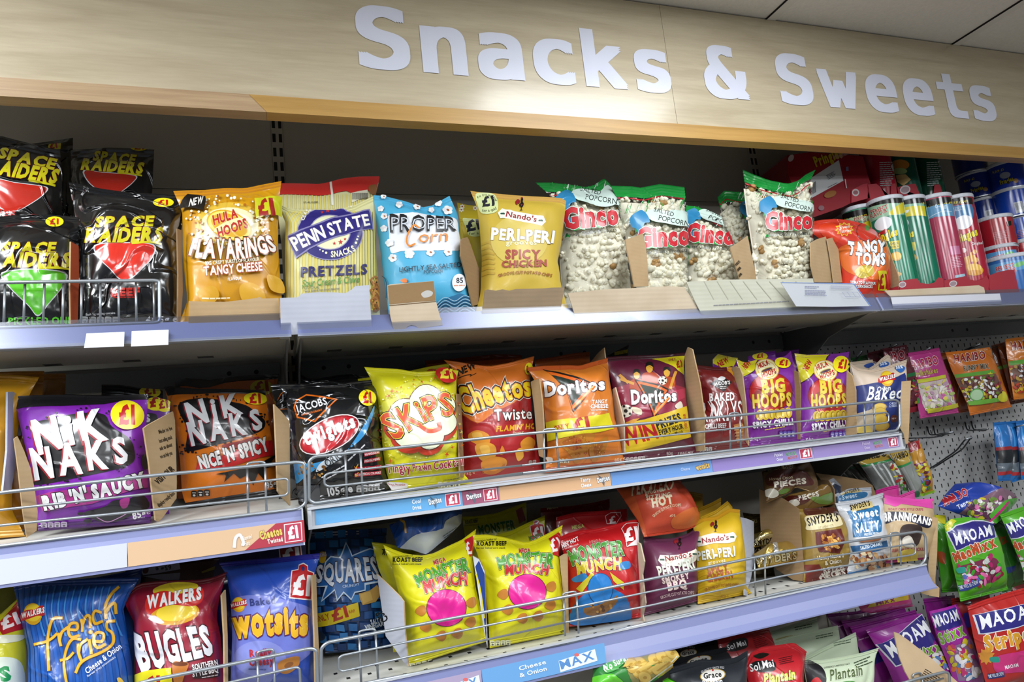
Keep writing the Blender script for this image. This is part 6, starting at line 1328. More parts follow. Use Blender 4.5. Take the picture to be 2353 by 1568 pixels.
b = Bag('B1', 'royal blue crisp bag with wavy golden letters and a red price tag', 'crisp bag', [(1598, 362), (1800, 342), (2000, 328), (2200, 305), (2342, 292)], [(1690, 1420), (2315, 1420)], [(1698, 900), (1688, 650), (1655, 450)], [(2300, 1100), (2292, 900), (2278, 700), (2300, 440)], d=.05, lean=.14, th=.045, bs=0, ts=.05, col='#2348aa', tcol='#2a2a94', wr=1.3, **WT)
b.blob([(1700, 640), (1900, 600), (2100, 640), (2290, 720), (2300, 960), (2200, 1080), (2000, 1200), (1850, 1420), (1690, 1420), (1690, 900)], '#6a74c4').ell(1900, 1060, 190, 130, '#8088cc')
tagp(b, 2205, 500, 150, 245, 5); walkers(b, 1746, 668, 58); b.text('Baked', (1830, 678), (2012, 660), 50, '#1c2a6e', .03)
b.text('wotsits', (1712, 905), (2242, 890), (190, 190), '#dca91e', .05, [('#e9d05a', .012), ('#7a1c20', .045), ('#2a2266', .07)], arc=10, jit=8, sp=.05)
b.text('Really', (1828, 1050), (1985, 1035), 50, '#a81c2c', .04).text('Cheesy', (1825, 1112), (1998, 1100), 52, '#a81c2c', .04).tiny((1820, 1135), (1950, 1140), 1, 9, '#2a3a8a'); b.blob([(2030, 1100), (2090, 1060), (2180, 1045), (2180, 1110), (2110, 1165), (2050, 1160)], '#b8762c').ell(2110, 1105, 36, 18, '#8a5220', -25); b.done()
card('B1', 'torn cardboard edge between the crimson and the royal blue bags', [(1622, 600), (1650, 560), (1664, 900), (1668, 1300), (1645, 1300), (1640, 900)], .03, (1655, 1250), 2.2, M_CARD).done()
card('B1', 'cardboard edge between the royal blue bag and the navy squares bag', [(2282, 455), (2310, 445), (2322, 800), (2338, 1150), (2330, 1400), (2310, 1400), (2300, 900)], .03, (2320, 1380), 2.2, M_CARD).done()
# navy squares
b = Bag('B2', 'navy bag of paler blue squares with a white jagged burst, standing far back', 'crisp bag', [(90, 292), (300, 282), (500, 275), (745, 264)], [(240, 1275), (765, 1228)], [(172, 1050), (150, 700), (110, 420)], [(720, 1000), (700, 700), (735, 420)], d=.19, lean=.1, th=.032, bs=.03, ts=.04, col='#12305c', tcol='#101c4a', wr=1.2, **BG)
rnd = random.Random(4)
for j in range(13):
    for i in range(8):
        x, y = 60+i*92+rnd.uniform(-8, 8)+(j % 2)*30, 310+j*76+rnd.uniform(-6, 6)-i*8; w_, h_ = rnd.uniform(58, 80), rnd.uniform(50, 64); q = rnd.uniform(-6, 6)
        b.poly([(x, y), (x+w_, y-q), (x+w_+3, y+h_), (x+3, y+h_+q)], rnd.choice(['#1d4a86', '#2463a4', '#2a74b4', '#173a72', '#1a4480']))
BU = [(410, 398), (455, 500), (600, 440), (640, 450), (620, 560), (680, 700), (560, 720), (560, 770), (480, 790), (450, 850), (390, 790), (340, 855), (320, 770), (225, 860), (260, 740), (170, 740), (230, 640), (250, 540), (290, 500), (360, 510)]
b.poly(BU, '#2460a4').line(BU, 10, '#c2d4e8', True).text('SQUARES', (178, 702), (668, 672), (128, 165), '#dfe3ec', .035, [('#2a1430', .045)], arc=-14, hmid=18)
b.text('CRUNCHY', (385, 755), (520, 730), 22, '#c9d6ea', .01); b.blob([(205, 470), (240, 462), (258, 490), (240, 545), (205, 540)], '#c8a020').text('WALKERS', (160, 510), (258, 492), 28, '#e0d8d8', .03, [('#8a1418', .05)])
b.poly([(510, 800), (600, 770), (650, 730), (680, 800), (640, 870), (540, 895), (520, 850)], '#b8904c').poly([(520, 805), (600, 780), (620, 850), (545, 885)], '#cba65c')
b.poly([(168, 962), (502, 872), (518, 982), (340, 1035), (176, 1070)], '#d2b81c').text('ONLY', (182, 1035), (290, 1002), 48, '#a8481c', .02).text('£1', (308, 1018), (432, 980), 88, '#a8341c', .04).text('RRP', (435, 962), (482, 950), 24, '#a8481c', .02)
b.text('SALT &', (605, 1048), (690, 1030), 34, '#dfe6f0', .03).text('VINEGAR', (568, 1088), (702, 1062), 34, '#dfe6f0', .03).tiny((570, 1112), (690, 1095), 1, 10, '#c8d4e4').ell(215, 1140, 40, 36, '#1a2c44'); b.done()
b = Bag('B2', 'crumpled blue bag with a white foot, lying on top of the yellow bags', 'crisp bag', [(762, 238), (900, 190), (1100, 150), (1360, 104)], [(830, 425), (950, 440), (1065, 480)], [(820, 400), (800, 330)], [(1120, 440), (1250, 330), (1352, 230)], d=.09, lean=.9, th=.035, bs=0, ts=.05, col='#1a50a6', name='crisp_bag', group='blue striped bags with golden script', wr=1.8)
for i in range(9): b.poly([(900+i*50, 170), (915+i*50, 168), (900+i*44, 420), (885+i*44, 420)], '#164494')
b.blob([(850, 430), (900, 390), (1000, 360), (1120, 300), (1200, 270), (1230, 200), (1360, 150), (1350, 240), (1200, 370), (1060, 480), (900, 440)], '#b9c0c8', 4).curve([(860, 200), (890, 230), (900, 300)], 14, GO).curve([(965, 150), (985, 175)], 12, GO).tiny((1200, 330), (1320, 250), 4, 9, '#5a626a'); b.done()
# yellow bags with green and red lettering
MMG = dict(name='crisp_bag', group='yellow bags with green and red lettering', shelf='bot')
def monster(b, rb, mon, mun, ball, col='#d21888', mc=('#3c8a24', '#b8242c'), mega=None, roast=True):
    if roast:
        x, y = rb; b.text('massive hunks of', (x, y-28), (x+165, y-42), 17, '#22200c', .0).text('ROAST BEEF', (x+2, y+4), (x+245, y+2), 33, '#1a180c', .04).text('flavour baked corn snack', (x-2, y+28), (x+235, y+30), 15, '#22200c', .0)
    if mega: b.text('MEGA', mega[0], mega[1], 34, '#b02a38', .05, [('#efe6d0', .03)], jit=4)
    b.text('MONSTER', mon[0], mon[1], mon[2], mc[0], .045, [('#efeccf', .02), ('#16200c', .06)], arc=mon[3], jit=7, sp=.1)
    b.text('MUNCH', mun[0], mun[1], mun[2], mc[1], .045, [('#f1ead6', .02), ('#2a1010', .06)], arc=8, jit=7, sp=.1)
    if ball:
        x, y, r = ball
        for dx, dy in ((-1.6, .2), (-1.3, 1.2), (1.5, -.3), (1.45, .9), (-.35, 1.75), (.65, 1.6)): b.blob([(x+dx*r-44, y+dy*r+8), (x+dx*r-16, y+dy*r-36), (x+dx*r+30, y+dy*r-46), (x+dx*r+46, y+dy*r+4), (x+dx*r+10, y+dy*r+40)], '#b9762a')
        b.ell(x, y, r*1.24, r*1.16, '#5a0c3c').ell(x, y, r*1.2, r*1.12, col)
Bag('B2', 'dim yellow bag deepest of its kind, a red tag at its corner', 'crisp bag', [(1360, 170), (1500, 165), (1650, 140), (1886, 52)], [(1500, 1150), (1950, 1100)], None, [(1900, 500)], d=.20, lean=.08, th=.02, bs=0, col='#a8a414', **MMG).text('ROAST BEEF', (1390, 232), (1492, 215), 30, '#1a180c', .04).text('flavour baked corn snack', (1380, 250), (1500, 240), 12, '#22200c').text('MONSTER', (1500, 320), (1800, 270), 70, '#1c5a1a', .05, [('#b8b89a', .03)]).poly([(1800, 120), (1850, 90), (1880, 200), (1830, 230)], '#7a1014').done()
b = Bag('B2', 'yellow bag with a red tag, half hidden behind the second yellow one', 'crisp bag', [(1640, 320), (1760, 290), (1900, 220), (2038, 160)], [(1700, 1150), (2150, 1080)], None, [(2040, 400)], d=.14, lean=.1, th=.02, bs=0, col='#bcb816', **MMG); tagp(b, 1978, 290, 105, 170, -8); b.text('MONSTER', (1915, 370), (2028, 335), 34, '#1f6a1e', .05, [('#a81c24', .05)]); b.done()
b = Bag('B2', 'yellow bag end showing past the white card, beside the navy squares bag', 'crisp bag', [(620, 378), (740, 392), (1000, 440)], [(800, 1300), (1200, 1250)], [(740, 740), (680, 610)], None, d=.13, lean=.1, th=.03, bs=0, col='#c0ba16', **MMG); b.text('ROAST', (706, 480), (850, 520), 33, '#1a180c', .04).tiny((706, 440), (760, 450), 1, 12, '#22200c').text('BEST', (735, 385), (820, 378), 30, '#1a180c', .05); b.done()
f = Sheet('B2', 'white cardboard box side with upside-down letters, beside the first yellow bag', 'cardboard', [(664, 645), (760, 735), (850, 825), (882, 868), (892, 1100), (920, 1398), (880, 1360), (800, 1240), (735, 1150), (700, 900)], d=.02, yaw=-1.6, m=M_CARDW, name='cardboard_divider', ref=(915, 1395), edge=M_CARD); f.text('CSP', (762, 1005), (690, 930), 58, '#16181c', .03); f.done()
b = Bag('B2', 'front yellow bag with a plain pink ball, next to the white box side', 'crisp bag', [(715, 400), (800, 440), (900, 475), (1030, 490), (1130, 470), (1250, 410), (1360, 360), (1476, 272)], [(930, 1452), (1568, 1245)], [(905, 1200), (868, 900), (790, 600)], [(1530, 1000), (1472, 750), (1442, 500)], d=.05, lean=.14, th=.045, bs=.03, ts=.04, col='#d3cc16', wr=1.4, **MMG)
monster(b, (793, 538), ((1000, 742), (1425, 622), (88, 110), 14), ((1062, 792), (1400, 716), (88, 95)), (1232, 918, 132), mega=((1130, 568), (1232, 535)))
b.poly([(1380, 365), (1450, 330), (1440, 490), (1420, 500)], '#b8161c').text('£', (1400, 480), (1440, 470), 90, '#efe0e0', .04).gda(955, 1392, 48, 52, 4, '#d8d8b0', -.22); b.done()
f = Sheet('B2', 'blue and white printed card between the two front yellow bags', 'cardboard', [(1448, 492), (1500, 520), (1545, 618), (1556, 900), (1568, 1245), (1535, 1080), (1485, 720)], d=.03, yaw=-1.0, m=mat_card('printed_card', '#c4c8d0', '#d6dae2', False), name='cardboard_divider', ref=(1560, 1240), edge=M_CARDD); f.poly([(1470, 580), (1500, 530), (1545, 640), (1556, 900), (1560, 1200), (1530, 900), (1500, 700)], '#24408a').curve([(1475, 640), (1510, 760), (1545, 1000)], 10, '#d6c81c'); f.done()
b = Bag('B2', 'front yellow bag with a plain pink ball, next to the red bag', 'crisp bag', [(1410, 325), (1560, 316), (1700, 338), (1780, 358), (1880, 385), (1960, 360), (2080, 300), (2184, 240)], [(1590, 1262), (2208, 1140)], [(1575, 1000), (1548, 700), (1478, 450)], [(2200, 900), (2172, 700), (2148, 450)], d=.05, lean=.14, th=.045, bs=.03, ts=.04, col='#d3cc16', wr=1.4, **MMG)
monster(b, (1480, 405), ((1665, 600), (2100, 590), (88, 105), 26), ((1718, 640), (2062, 640), (72, 72)), (1895, 785, 126), mega=((1825, 470), (1920, 468)))
b.poly([(2070, 355), (2150, 300), (2170, 460), (2105, 485)], '#b8161c').text('£1', (2095, 460), (2165, 440), 95, '#efe0e0', .04).gda(1610, 1205, 42, 44, 4, '#d8d8b0', -.08).text('68g', (2165, 1120), (2205, 1112), 22, '#22200c', .02); b.done()
card('B3', 'brown cardboard edge between the second yellow bag and the red bag', [(84, 602), (118, 582), (142, 580), (152, 1190), (128, 1190), (110, 850)], .03, (142, 1190), 2.0, M_CARD).done()
RG = dict(name='crisp_bag', group='red bags with green and yellow lettering', shelf='bot')
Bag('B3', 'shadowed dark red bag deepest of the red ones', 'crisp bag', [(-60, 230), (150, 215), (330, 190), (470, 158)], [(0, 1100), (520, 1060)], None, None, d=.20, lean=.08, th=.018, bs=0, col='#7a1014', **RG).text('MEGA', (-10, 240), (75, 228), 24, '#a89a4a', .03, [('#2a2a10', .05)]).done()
b = Bag('B3', 'red bag with an outlined price tag, just behind the front red one', 'crisp bag', [(60, 300), (200, 262), (400, 250), (602, 234)], [(100, 1120), (640, 1060)], None, [(620, 500)], d=.13, lean=.1, th=.022, bs=0, col='#9a1218', **RG)
b.line([(438, 290), (480, 265), (555, 262), (560, 290), (520, 350), (450, 350)], 4, '#d8c0c0', True).text('£', (470, 345), (520, 340), 50, '#e0cccc', .04).text("FLAMIN' HOT", (-40, 335), (70, 320), 22, '#e0cccc', .03).text('MEGA', (182, 392), (278, 378), 26, '#b0a24e', .04, [('#2a2a10', .05)]); b.done()
b = Bag('B3', 'bright red crisp bag with green and yellow lettering over a plain blue ball', 'crisp bag', [(82, 455), (140, 425), (240, 400), (340, 392), (520, 352), (620, 325), (712, 312)], [(165, 1168), (718, 1095)], [(160, 1000), (152, 700), (110, 560)], [(702, 800), (686, 520)], d=.05, lean=.14, th=.042, bs=.03, ts=.04, col='#b4141a', wr=1.3, **RG)
monster(b, None, ((185, 672), (585, 592), (112, 105), 16), ((228, 742), (560, 692), (88, 86)), None, mc=('#3c8a2c', '#cdb928'), mega=((322, 520), (412, 500)), roast=False)
b.blob([(185, 770), (280, 730), (300, 780), (210, 800)], '#2378b8').blob([(555, 650), (620, 640), (625, 690), (560, 700)], '#2378b8').poly([(215, 850), (330, 720), (350, 740), (260, 880)], '#c2b424').poly([(470, 720), (580, 800), (580, 860), (500, 790)], '#c2b424')
b.blob([(170, 1120), (200, 980), (290, 880), (400, 820), (520, 860), (600, 920), (640, 1060), (560, 1120), (400, 1120)], '#1c6cb0').ell(400, 850, 98, 122, '#123a6a').ell(400, 848, 92, 116, '#1f74bc').blob([(270, 1000), (360, 980), (480, 930), (530, 900), (520, 960), (420, 1040), (300, 1050)], '#8a5a20').dots(400, 990, 110, 40, 12, 14, ['#b8822c', '#5a3414'], 0, 4)
b.text("massive hunks of", (85, 505), (165, 490), 14, '#e8d4d4').text("FLAMIN' HOT", (60, 560), (238, 482), 32, '#efe4e4', .04).text('flavour baked corn snack', (85, 560), (235, 515), 13, '#e8d4d4')
b.line([(562, 395), (600, 350), (690, 345), (692, 515), (602, 528)], 5, '#e6d0d0', True).text('£1', (590, 485), (690, 470), 92, '#efe2e2', .05); b.gda(185, 1160, 26, 30, 3, '#d8c8c8', -.1); b.done()
card('B3', 'pale torn cardboard edge between the red bag and the plum bag', [(684, 492), (706, 502), (738, 640), (722, 740), (748, 960), (726, 1050), (735, 1100), (712, 1100), (702, 800)], .03, (725, 1095), 1.6, M_CARDP).done()
# bags with the rooster
RO = dict(name='crisp_bag', group='rooster crisp bags', fin='satin')
b = Bag('B3', 'plum crisp bag with a black rooster and pale bbq lettering', 'crisp bag', [(730, 442), (860, 462), (960, 462), (1080, 422), (1188, 345)], [(720, 1102), (1148, 985)], [(742, 900), (738, 700)], [(1142, 800), (1112, 640), (1132, 480)], d=.055, lean=.13, th=.042, bs=.03, ts=.04, col='#5e2845', tcol='#6a3450', shelf='bot', wr=1.4, **RO)
nandos(b, (845, 632), (1160, 575), 78, ((855, 765), (1130, 685)), 82, [('SMOKEY', (880, 812), (1088, 765), 44), ('BBQ', (920, 862), (1068, 838), 62)], ((866, 928), (1118, 888), 22, 12), '#e2cdc4', '#d0b0b4', (1000, 505, 36), plq='#e4dccb'); b.done()
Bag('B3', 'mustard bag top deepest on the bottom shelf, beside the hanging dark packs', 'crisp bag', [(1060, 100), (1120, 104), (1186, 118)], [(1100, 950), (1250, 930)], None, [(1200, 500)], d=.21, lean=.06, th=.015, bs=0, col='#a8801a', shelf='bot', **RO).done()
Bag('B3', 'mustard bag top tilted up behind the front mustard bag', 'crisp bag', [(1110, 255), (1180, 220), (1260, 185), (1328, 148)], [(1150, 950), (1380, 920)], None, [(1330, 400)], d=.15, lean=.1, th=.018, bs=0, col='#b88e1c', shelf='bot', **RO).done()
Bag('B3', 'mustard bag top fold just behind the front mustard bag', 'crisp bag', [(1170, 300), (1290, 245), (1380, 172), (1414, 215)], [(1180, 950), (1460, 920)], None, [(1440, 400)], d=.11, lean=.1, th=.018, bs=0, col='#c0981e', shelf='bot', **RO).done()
b = Bag('B3', 'mustard yellow crisp bag with a rooster on the bottom shelf, foot turned outward', 'crisp bag', [(1112, 350), (1180, 305), (1290, 292), (1390, 230), (1474, 240)], [(1150, 972), (1566, 888)], [(1148, 800), (1138, 560)], [(1508, 810), (1500, 640), (1480, 450)], d=.055, lean=.13, th=.04, bs=.03, ts=.04, col='#cba61e', tcol='#c8941e', shelf='bot', wr=1.3, **RO)
for i in range(6): b.curve([(1145, 720+i*44), (1220, 690+i*44), (1320, 720+i*40)], 18, '#c29a18')
nandos(b, (1130, 492), (1448, 446), 74, ((1150, 632), (1438, 590)), 66, [('SPICY', (1232, 738), (1388, 706), 56), ('CHICKEN', (1226, 798), (1418, 762), 50)], ((1210, 868), (1460, 828), 20, 16), '#a04a1c', '#9a5a1c', (1278, 372, 34), groo=((1232, 664), (1362, 640)), plq='#e4dccb'); b.text('40g e', (1322, 915), (1385, 902), 18, '#9a5a1c'); b.done()
Sheet('B3', 'white cardboard panel beside the foot-turned mustard bag', 'cardboard', [(1480, 298), (1530, 310), (1582, 332), (1586, 600), (1562, 760), (1540, 832), (1535, 905), (1512, 900), (1494, 500)], d=.05, yaw=.8, m=M_CARDW, name='cardboard_divider', ref=(1530, 900)).done()
b = Bag('B3', 'orange-red crisp bag lying across the plum bag, right under the price rail', 'crisp bag', [(520, 75), (760, 40), (1012, 15)], [(735, 452), (900, 430), (1040, 410), (1128, 372)], [(715, 400), (690, 330), (610, 210)], [(1162, 310), (1090, 160)], d=.055, lean=.55, th=.045, bs=.05, ts=.03, col='#bb452c', wr=1.8, **RO)
b.blob([(540, 100), (640, 80), (760, 440), (720, 440)], '#c0562c').blob([(960, 300), (1130, 220), (1160, 320), (1080, 380), (960, 380)], '#c4622c')
b.text('PERI-PERI', (640, 132), (948, 70), 86, '#ead9b8', .045, [('#5a1c14', .02)], jit=7).text('grooves', (745, 128), (890, 98), 36, '#ead9b8', .02, jit=3).text('SIZZLING', (756, 170), (942, 138), 32, '#ead9b8', .05).text('HOT', (800, 222), (962, 190), 62, '#ead9b8', .06).text('GROOVE CUT POTATO CHIPS', (812, 300), (1020, 215), 20, '#e6c8a4', .02, arc=22).text('40g', (935, 300), (975, 285), 18, '#e6c8a4'); b.done()
# pretzel pieces
GD_ = dict(name='pretzel_bag', fin='gold')
card('B4', 'deep brown cardboard box side behind the gold packs', [(130, 250), (300, 320), (402, 388), (445, 880), (365, 872), (250, 800), (150, 700)], .06, (440, 878), -2.2, M_CARDD).done()
b = Bag('B4', 'gold pretzel pack lying flat, lower of two by the white card', 'pretzel bag', [(95, 690), (180, 640), (330, 620), (465, 655)], [(125, 790), (260, 770), (420, 735)], None, None, d=.07, lean=1.1, th=.026, bs=.06, ts=.06, col='#b99a4c', wr=.8, group='gold pretzel packs', **GD_); b.poly([(205, 625), (240, 620), (260, 700), (230, 705)], '#d2d0cc').text('SNYDERS', (110, 765), (390, 725), 46, '#e0d4a8', .03, [('#2a1c10', .05)]); b.done()
b = Bag('B4', 'gold pretzel pack lying flat, upper of two by the white card', 'pretzel bag', [(92, 560), (200, 530), (302, 512)], [(95, 650), (200, 625), (285, 590)], None, None, d=.12, lean=.9, th=.024, bs=.06, ts=.06, col='#a8914a', wr=.8, group='gold pretzel packs', **GD_); b.poly([(95, 605), (275, 572), (272, 610), (95, 640)], '#d8c890').text('SNYDERS', (100, 640), (272, 605), 34, '#2a1c10', .04); b.done()
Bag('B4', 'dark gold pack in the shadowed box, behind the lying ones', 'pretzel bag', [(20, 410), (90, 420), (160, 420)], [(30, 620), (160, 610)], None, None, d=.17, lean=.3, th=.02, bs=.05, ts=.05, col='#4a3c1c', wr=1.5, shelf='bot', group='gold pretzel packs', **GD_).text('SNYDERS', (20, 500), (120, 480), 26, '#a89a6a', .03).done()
b = Bag('B4', 'brown and gold pretzel pack with a cream name plate and a pile of nibbles', 'pretzel bag', [(402, 388), (480, 382), (560, 378), (640, 376), (668, 398)], [(440, 920), (742, 852)], [(438, 760), (425, 600)], [(728, 760), (700, 600), (688, 480)], d=.055, lean=.12, th=.04, bs=.04, ts=.04, col='#8e7230', wr=1.6, shelf='bot', group='gold pretzel packs', **GD_)
b.poly([(430, 380), (665, 376), (690, 440), (450, 430)], '#4a1c12', 'foil').blob([(448, 440), (560, 425), (660, 420), (695, 470), (690, 500), (580, 520), (460, 530), (455, 490)], '#d8caa0', fin='satin'); b.fin = 'satin'
b.text("SNYDER'S", (470, 505), (672, 470), 52, '#1c1410', .035, arc=8, jit=2).text('OF HANOVER', (535, 525), (640, 505), 16, '#8a7a4a')
b.poly([(515, 545), (690, 520), (700, 650), (680, 690), (540, 680), (520, 620)], '#5a1a14').dots(615, 610, 80, 55, 34, 16, ['#b87a2c', '#cd9440', '#9a5c20', '#d8a654'], 0, 5, .6)
b.text('Honey Mustard', (532, 735), (706, 712), 26, '#ece4d0', .02).text('& Onion', (580, 768), (688, 748), 26, '#ece4d0', .02); b.poly([(530, 790), (735, 775), (742, 850), (540, 880)], '#5a1614').text('PRETZEL', (545, 818), (715, 790), 28, '#e8e0d4', .03).text('PIECES', (545, 865), (718, 832), 42, '#e8e0d4', .05); b.ell(500, 895, 50, 30, '#d2cabc', -20).poly([(440, 770), (540, 760), (540, 880), (445, 890)], '#6a241a'); b.done()
for lab, top, bot, d, col in (('brown and gold pretzel pack thrown on top of the box, uppermost', [(150, 130), (330, 100), (480, 85)], [(180, 345), (350, 270), (380, 235), (560, 300)], .06, '#5e4424'), ('brown and gold pretzel pack beneath the uppermost one', [(290, 300), (450, 290), (560, 285)], [(330, 400), (480, 385), (645, 350)], .075, '#7a5c2a')):
    b = Bag('B4', lab, 'pretzel bag', top, bot, None, None, d=d, lean=.9, th=.035, bs=.05, ts=.04, col=col, wr=2.0, group='gold pretzel packs', **GD_); b.fin = 'foil'
    if d == .06: b.blob([(190, 150), (380, 120), (470, 160), (500, 220), (380, 230), (200, 230)], '#4a1a12').text("SNYDER'S", (140, 128), (360, 105), 36, '#1c140c', .04, [('#c8b88a', .05)]).text('Honey Onion', (205, 195), (360, 178), 20, '#d8c8a0').text('PIECES', (235, 240), (455, 210), 36, '#d8d0c0', .05); b.ell(215, 280, 50, 32, '#c2bcae').ell(300, 265, 40, 16, '#5a7a2c', -20).blob([(370, 240), (470, 260), (550, 300), (420, 280)], '#b08a4a')
    else: b.blob([(300, 320), (380, 300), (480, 310), (440, 350), (330, 370)], '#4e1a12').text('PIECES', (400, 330), (540, 300), 30, '#d8d0c0', .05).ell(370, 345, 38, 22, '#c8c0b0').blob([(480, 310), (560, 305), (640, 345), (540, 350)], '#6a8a34')
    b.done()
card('B4', 'torn cardboard flap with blue print behind the white pretzel bag', [(508, 195), (560, 186), (605, 192), (640, 250), (648, 340), (655, 420), (580, 420), (545, 300)], .10, (600, 420), .6, M_CARDD).line([(545, 250), (620, 245)], 7, '#24305a').line([(555, 280), (620, 275)], 7, '#24305a').done()
card('B4', 'long curved cardboard box back behind the white pretzel bag', [(520, 142), (700, 165), (850, 192), (905, 225), (926, 282), (930, 430), (640, 430), (600, 250)], .17, (780, 430), .1, M_CARDD).done()
SS = dict(name='pretzel_bag', group='white and blue pretzel bags', shelf='bot', fin='foil')
Bag('B4', 'white bag tip curling up by the curved box back', 'pretzel bag', [(606, 190), (640, 175), (688, 222)], [(640, 700), (720, 690)], None, [(690, 400)], d=.14, lean=.06, th=.012, bs=0, col='#b8bcc4', **SS).poly([(630, 230), (690, 235), (690, 290), (640, 290)], '#1c2c4a').done()
b = Bag('B4', 'white and blue bag top just behind the front one', 'pretzel bag', [(662, 292), (740, 248), (895, 238)], [(740, 800), (980, 760)], None, [(920, 500)], d=.11, lean=.1, th=.02, bs=0, col='#b9bec6', **SS); b.blob([(690, 280), (790, 255), (830, 265), (720, 300)], '#c2b07a').text("SNYDER'S", (715, 285), (815, 262), 22, '#1c1814', .03).blob([(670, 300), (850, 270), (850, 310), (680, 335)], '#2a6a9a').text('Sweet', (700, 325), (800, 305), 30, '#c8d8e4', .02); b.done()
b = Bag('B4', 'white and metallic blue pretzel bag with a picture of caramel pieces', 'pretzel bag', [(650, 348), (740, 335), (860, 310), (978, 276)], [(740, 852), (1052, 785)], [(722, 660), (695, 460)], [(1035, 700), (985, 600), (958, 500), (968, 400)], d=.05, lean=.13, th=.04, bs=.03, ts=.04, col='#c9cbd0', wr=1.4, **SS)
b.poly([(728, 402), (830, 380), (945, 362), (965, 540), (880, 575), (775, 580)], '#236a9c').poly([(745, 362), (895, 335), (908, 375), (760, 408)], '#cfba7e').text("SNYDER'S", (756, 394), (890, 362), 32, '#17120e', .04, jit=2).tiny((800, 400), (870, 385), 1, 7, '#5a4a2a')
b.text('Sweet', (775, 460), (945, 432), (58, 52), '#e6edf2', .035, jit=3).text('and', (865, 485), (900, 480), 18, '#d0dde6').text('SALTY', (795, 550), (955, 528), (64, 60), '#e6edf2', .04).text('PRETZEL PIECES', (850, 570), (945, 556), 14, '#e6edf2', .03)
b.poly([(755, 640), (1000, 600), (1012, 650), (850, 690), (775, 690)], '#1f5a8c').text('SALTED CARAMEL', (824, 665), (970, 632), 22, '#e6edf2', .03)
b.poly([(735, 820), (1045, 745), (1055, 800), (740, 860)], '#2a6ea8').dots(890, 740, 135, 62, 60, 20, ['#8a4a24', '#c49a6a', '#dcc7a0', '#6a2c18', '#b87a44'], 0, 9, .7).blob([(815, 600), (900, 585), (950, 580), (940, 600), (830, 615)], '#8a5430'); b.done()
BN = dict(name='crisp_bag', group='beige bags with a pink top', shelf='bot', fin='satin')
Bag('B4', 'bright pink crimped bag top behind, up against the hanging clear bags', 'crisp bag', [(925, 262), (1000, 238), (1080, 222)], [(1000, 760), (1150, 740)], None, [(1110, 500)], d=.095, lean=.08, th=.012, bs=0, ts=.06, col='#b3287a', **BN).done()
Bag('B4', 'pink folded bag top between the crimped one and the beige bag', 'crisp bag', [(970, 290), (1080, 298), (1190, 255)], [(1010, 770), (1240, 740)], None, [(1210, 500)], d=.075, lean=.1, th=.012, bs=0, ts=.06, col='#c2408a', **BN).done()
b = Bag('B4', 'beige crisp bag with a pink top and a curved navy name band', 'crisp bag', [(980, 290), (1040, 302), (1120, 312), (1220, 322), (1320, 316)], [(1000, 792), (1285, 762)], [(992, 640), (985, 450)], [(1290, 700), (1308, 560), (1312, 440)], d=.035, lean=.12, th=.03, bs=.04, ts=.04, col='#b59c76', tcol='#d04a9c', bcol='#7a1c4a', wr=1.2, **BN)
b.poly([(975, 285), (1325, 310), (1315, 385), (1240, 372), (1100, 352), (1060, 372), (985, 350)], '#cc449a').text('ROAST CHICK STYLE CRISPS', (1015, 395), (1250, 398), 15, '#a83a5a', .02)
b.blob([(975, 420), (1010, 405), (1120, 408), (1220, 430), (1300, 450), (1305, 500), (1270, 515), (1180, 480), (1080, 462), (985, 488)], '#1c1e34').text('BRANNIGANS', (985, 472), (1298, 500), (58, 44), '#ece9e2', .05, arc=18)
b.blob([(1110, 500), (1180, 490), (1240, 510), (1235, 580), (1200, 640), (1120, 620), (1090, 560)], '#3a2c28').blob([(1110, 590), (1160, 570), (1190, 640), (1120, 640)], '#d8d0c4')
b.text('BEEF, WAR & PICKLE', (1030, 680), (1268, 668), 20, '#a83a44', .02).blob([(1080, 690), (1140, 660), (1200, 670), (1210, 740), (1150, 770), (1080, 760)], '#c8b048').ell(1130, 720, 36, 30, '#b89a34'); b.done()
card('B4', 'brown cardboard end wall beside the beige bag', [(1312, 440), (1340, 446), (1352, 456), (1346, 700), (1334, 860), (1335, 905), (1290, 860), (1285, 770), (1300, 600)], .03, (1320, 890), 1.4, M_CARD).done()

# ------------------------------------------------------------------ below the lowest rail
LG = dict(shelf='low', ts=.04)
b = Bag('B3', 'green no-sugar bag with a clear window of banana chips, lying below the lowest rail', 'snack bag', [(345, 1440), (480, 1400), (700, 1370), (960, 1305), (1012, 1372)], [(330, 1640), (700, 1640)], [(340, 1560)], [(960, 1460), (820, 1560)], d=-.03, lean=.6, th=.035, bs=0, col='#2e7a34', name='snack_bag', ts=.02)
b.blob([(600, 1420), (720, 1360), (880, 1330), (985, 1310), (1012, 1370), (940, 1470), (800, 1540), (700, 1600), (640, 1560)], '#8a8450', fin='satin')
for x, y in ((700, 1420), (760, 1460), (820, 1400), (690, 1490), (880, 1380), (840, 1470), (920, 1420), (950, 1350), (740, 1530), (640, 1440)): b.ell(x, y, 58, 44, '#b8943e', rnd.uniform(0, 90)).ell(x-4, y-4, 50, 37, '#cdae58', 20).ell(x, y, 16, 12, '#b08a3a')
b.blob([(430, 1440), (560, 1400), (600, 1410), (520, 1480), (450, 1500)], '#4a9a4a').text('No Sugar', (445, 1490), (620, 1400), 46, '#d8e4d0', .04).blob([(340, 1540), (480, 1520), (600, 1600), (400, 1640)], '#5ab82c'); b.line([(985, 1372), (760, 1568)], 8, '#c9d0c0'); b.done()
Bag('B3', 'lime green corner of a bag beside the black bags', 'snack bag', [(880, 1558), (920, 1535), (975, 1560)], [(880, 1640), (980, 1640)], d=-.02, lean=.2, th=.015, bs=0, col='#58b822', name='snack_bag', ts=.1).done()
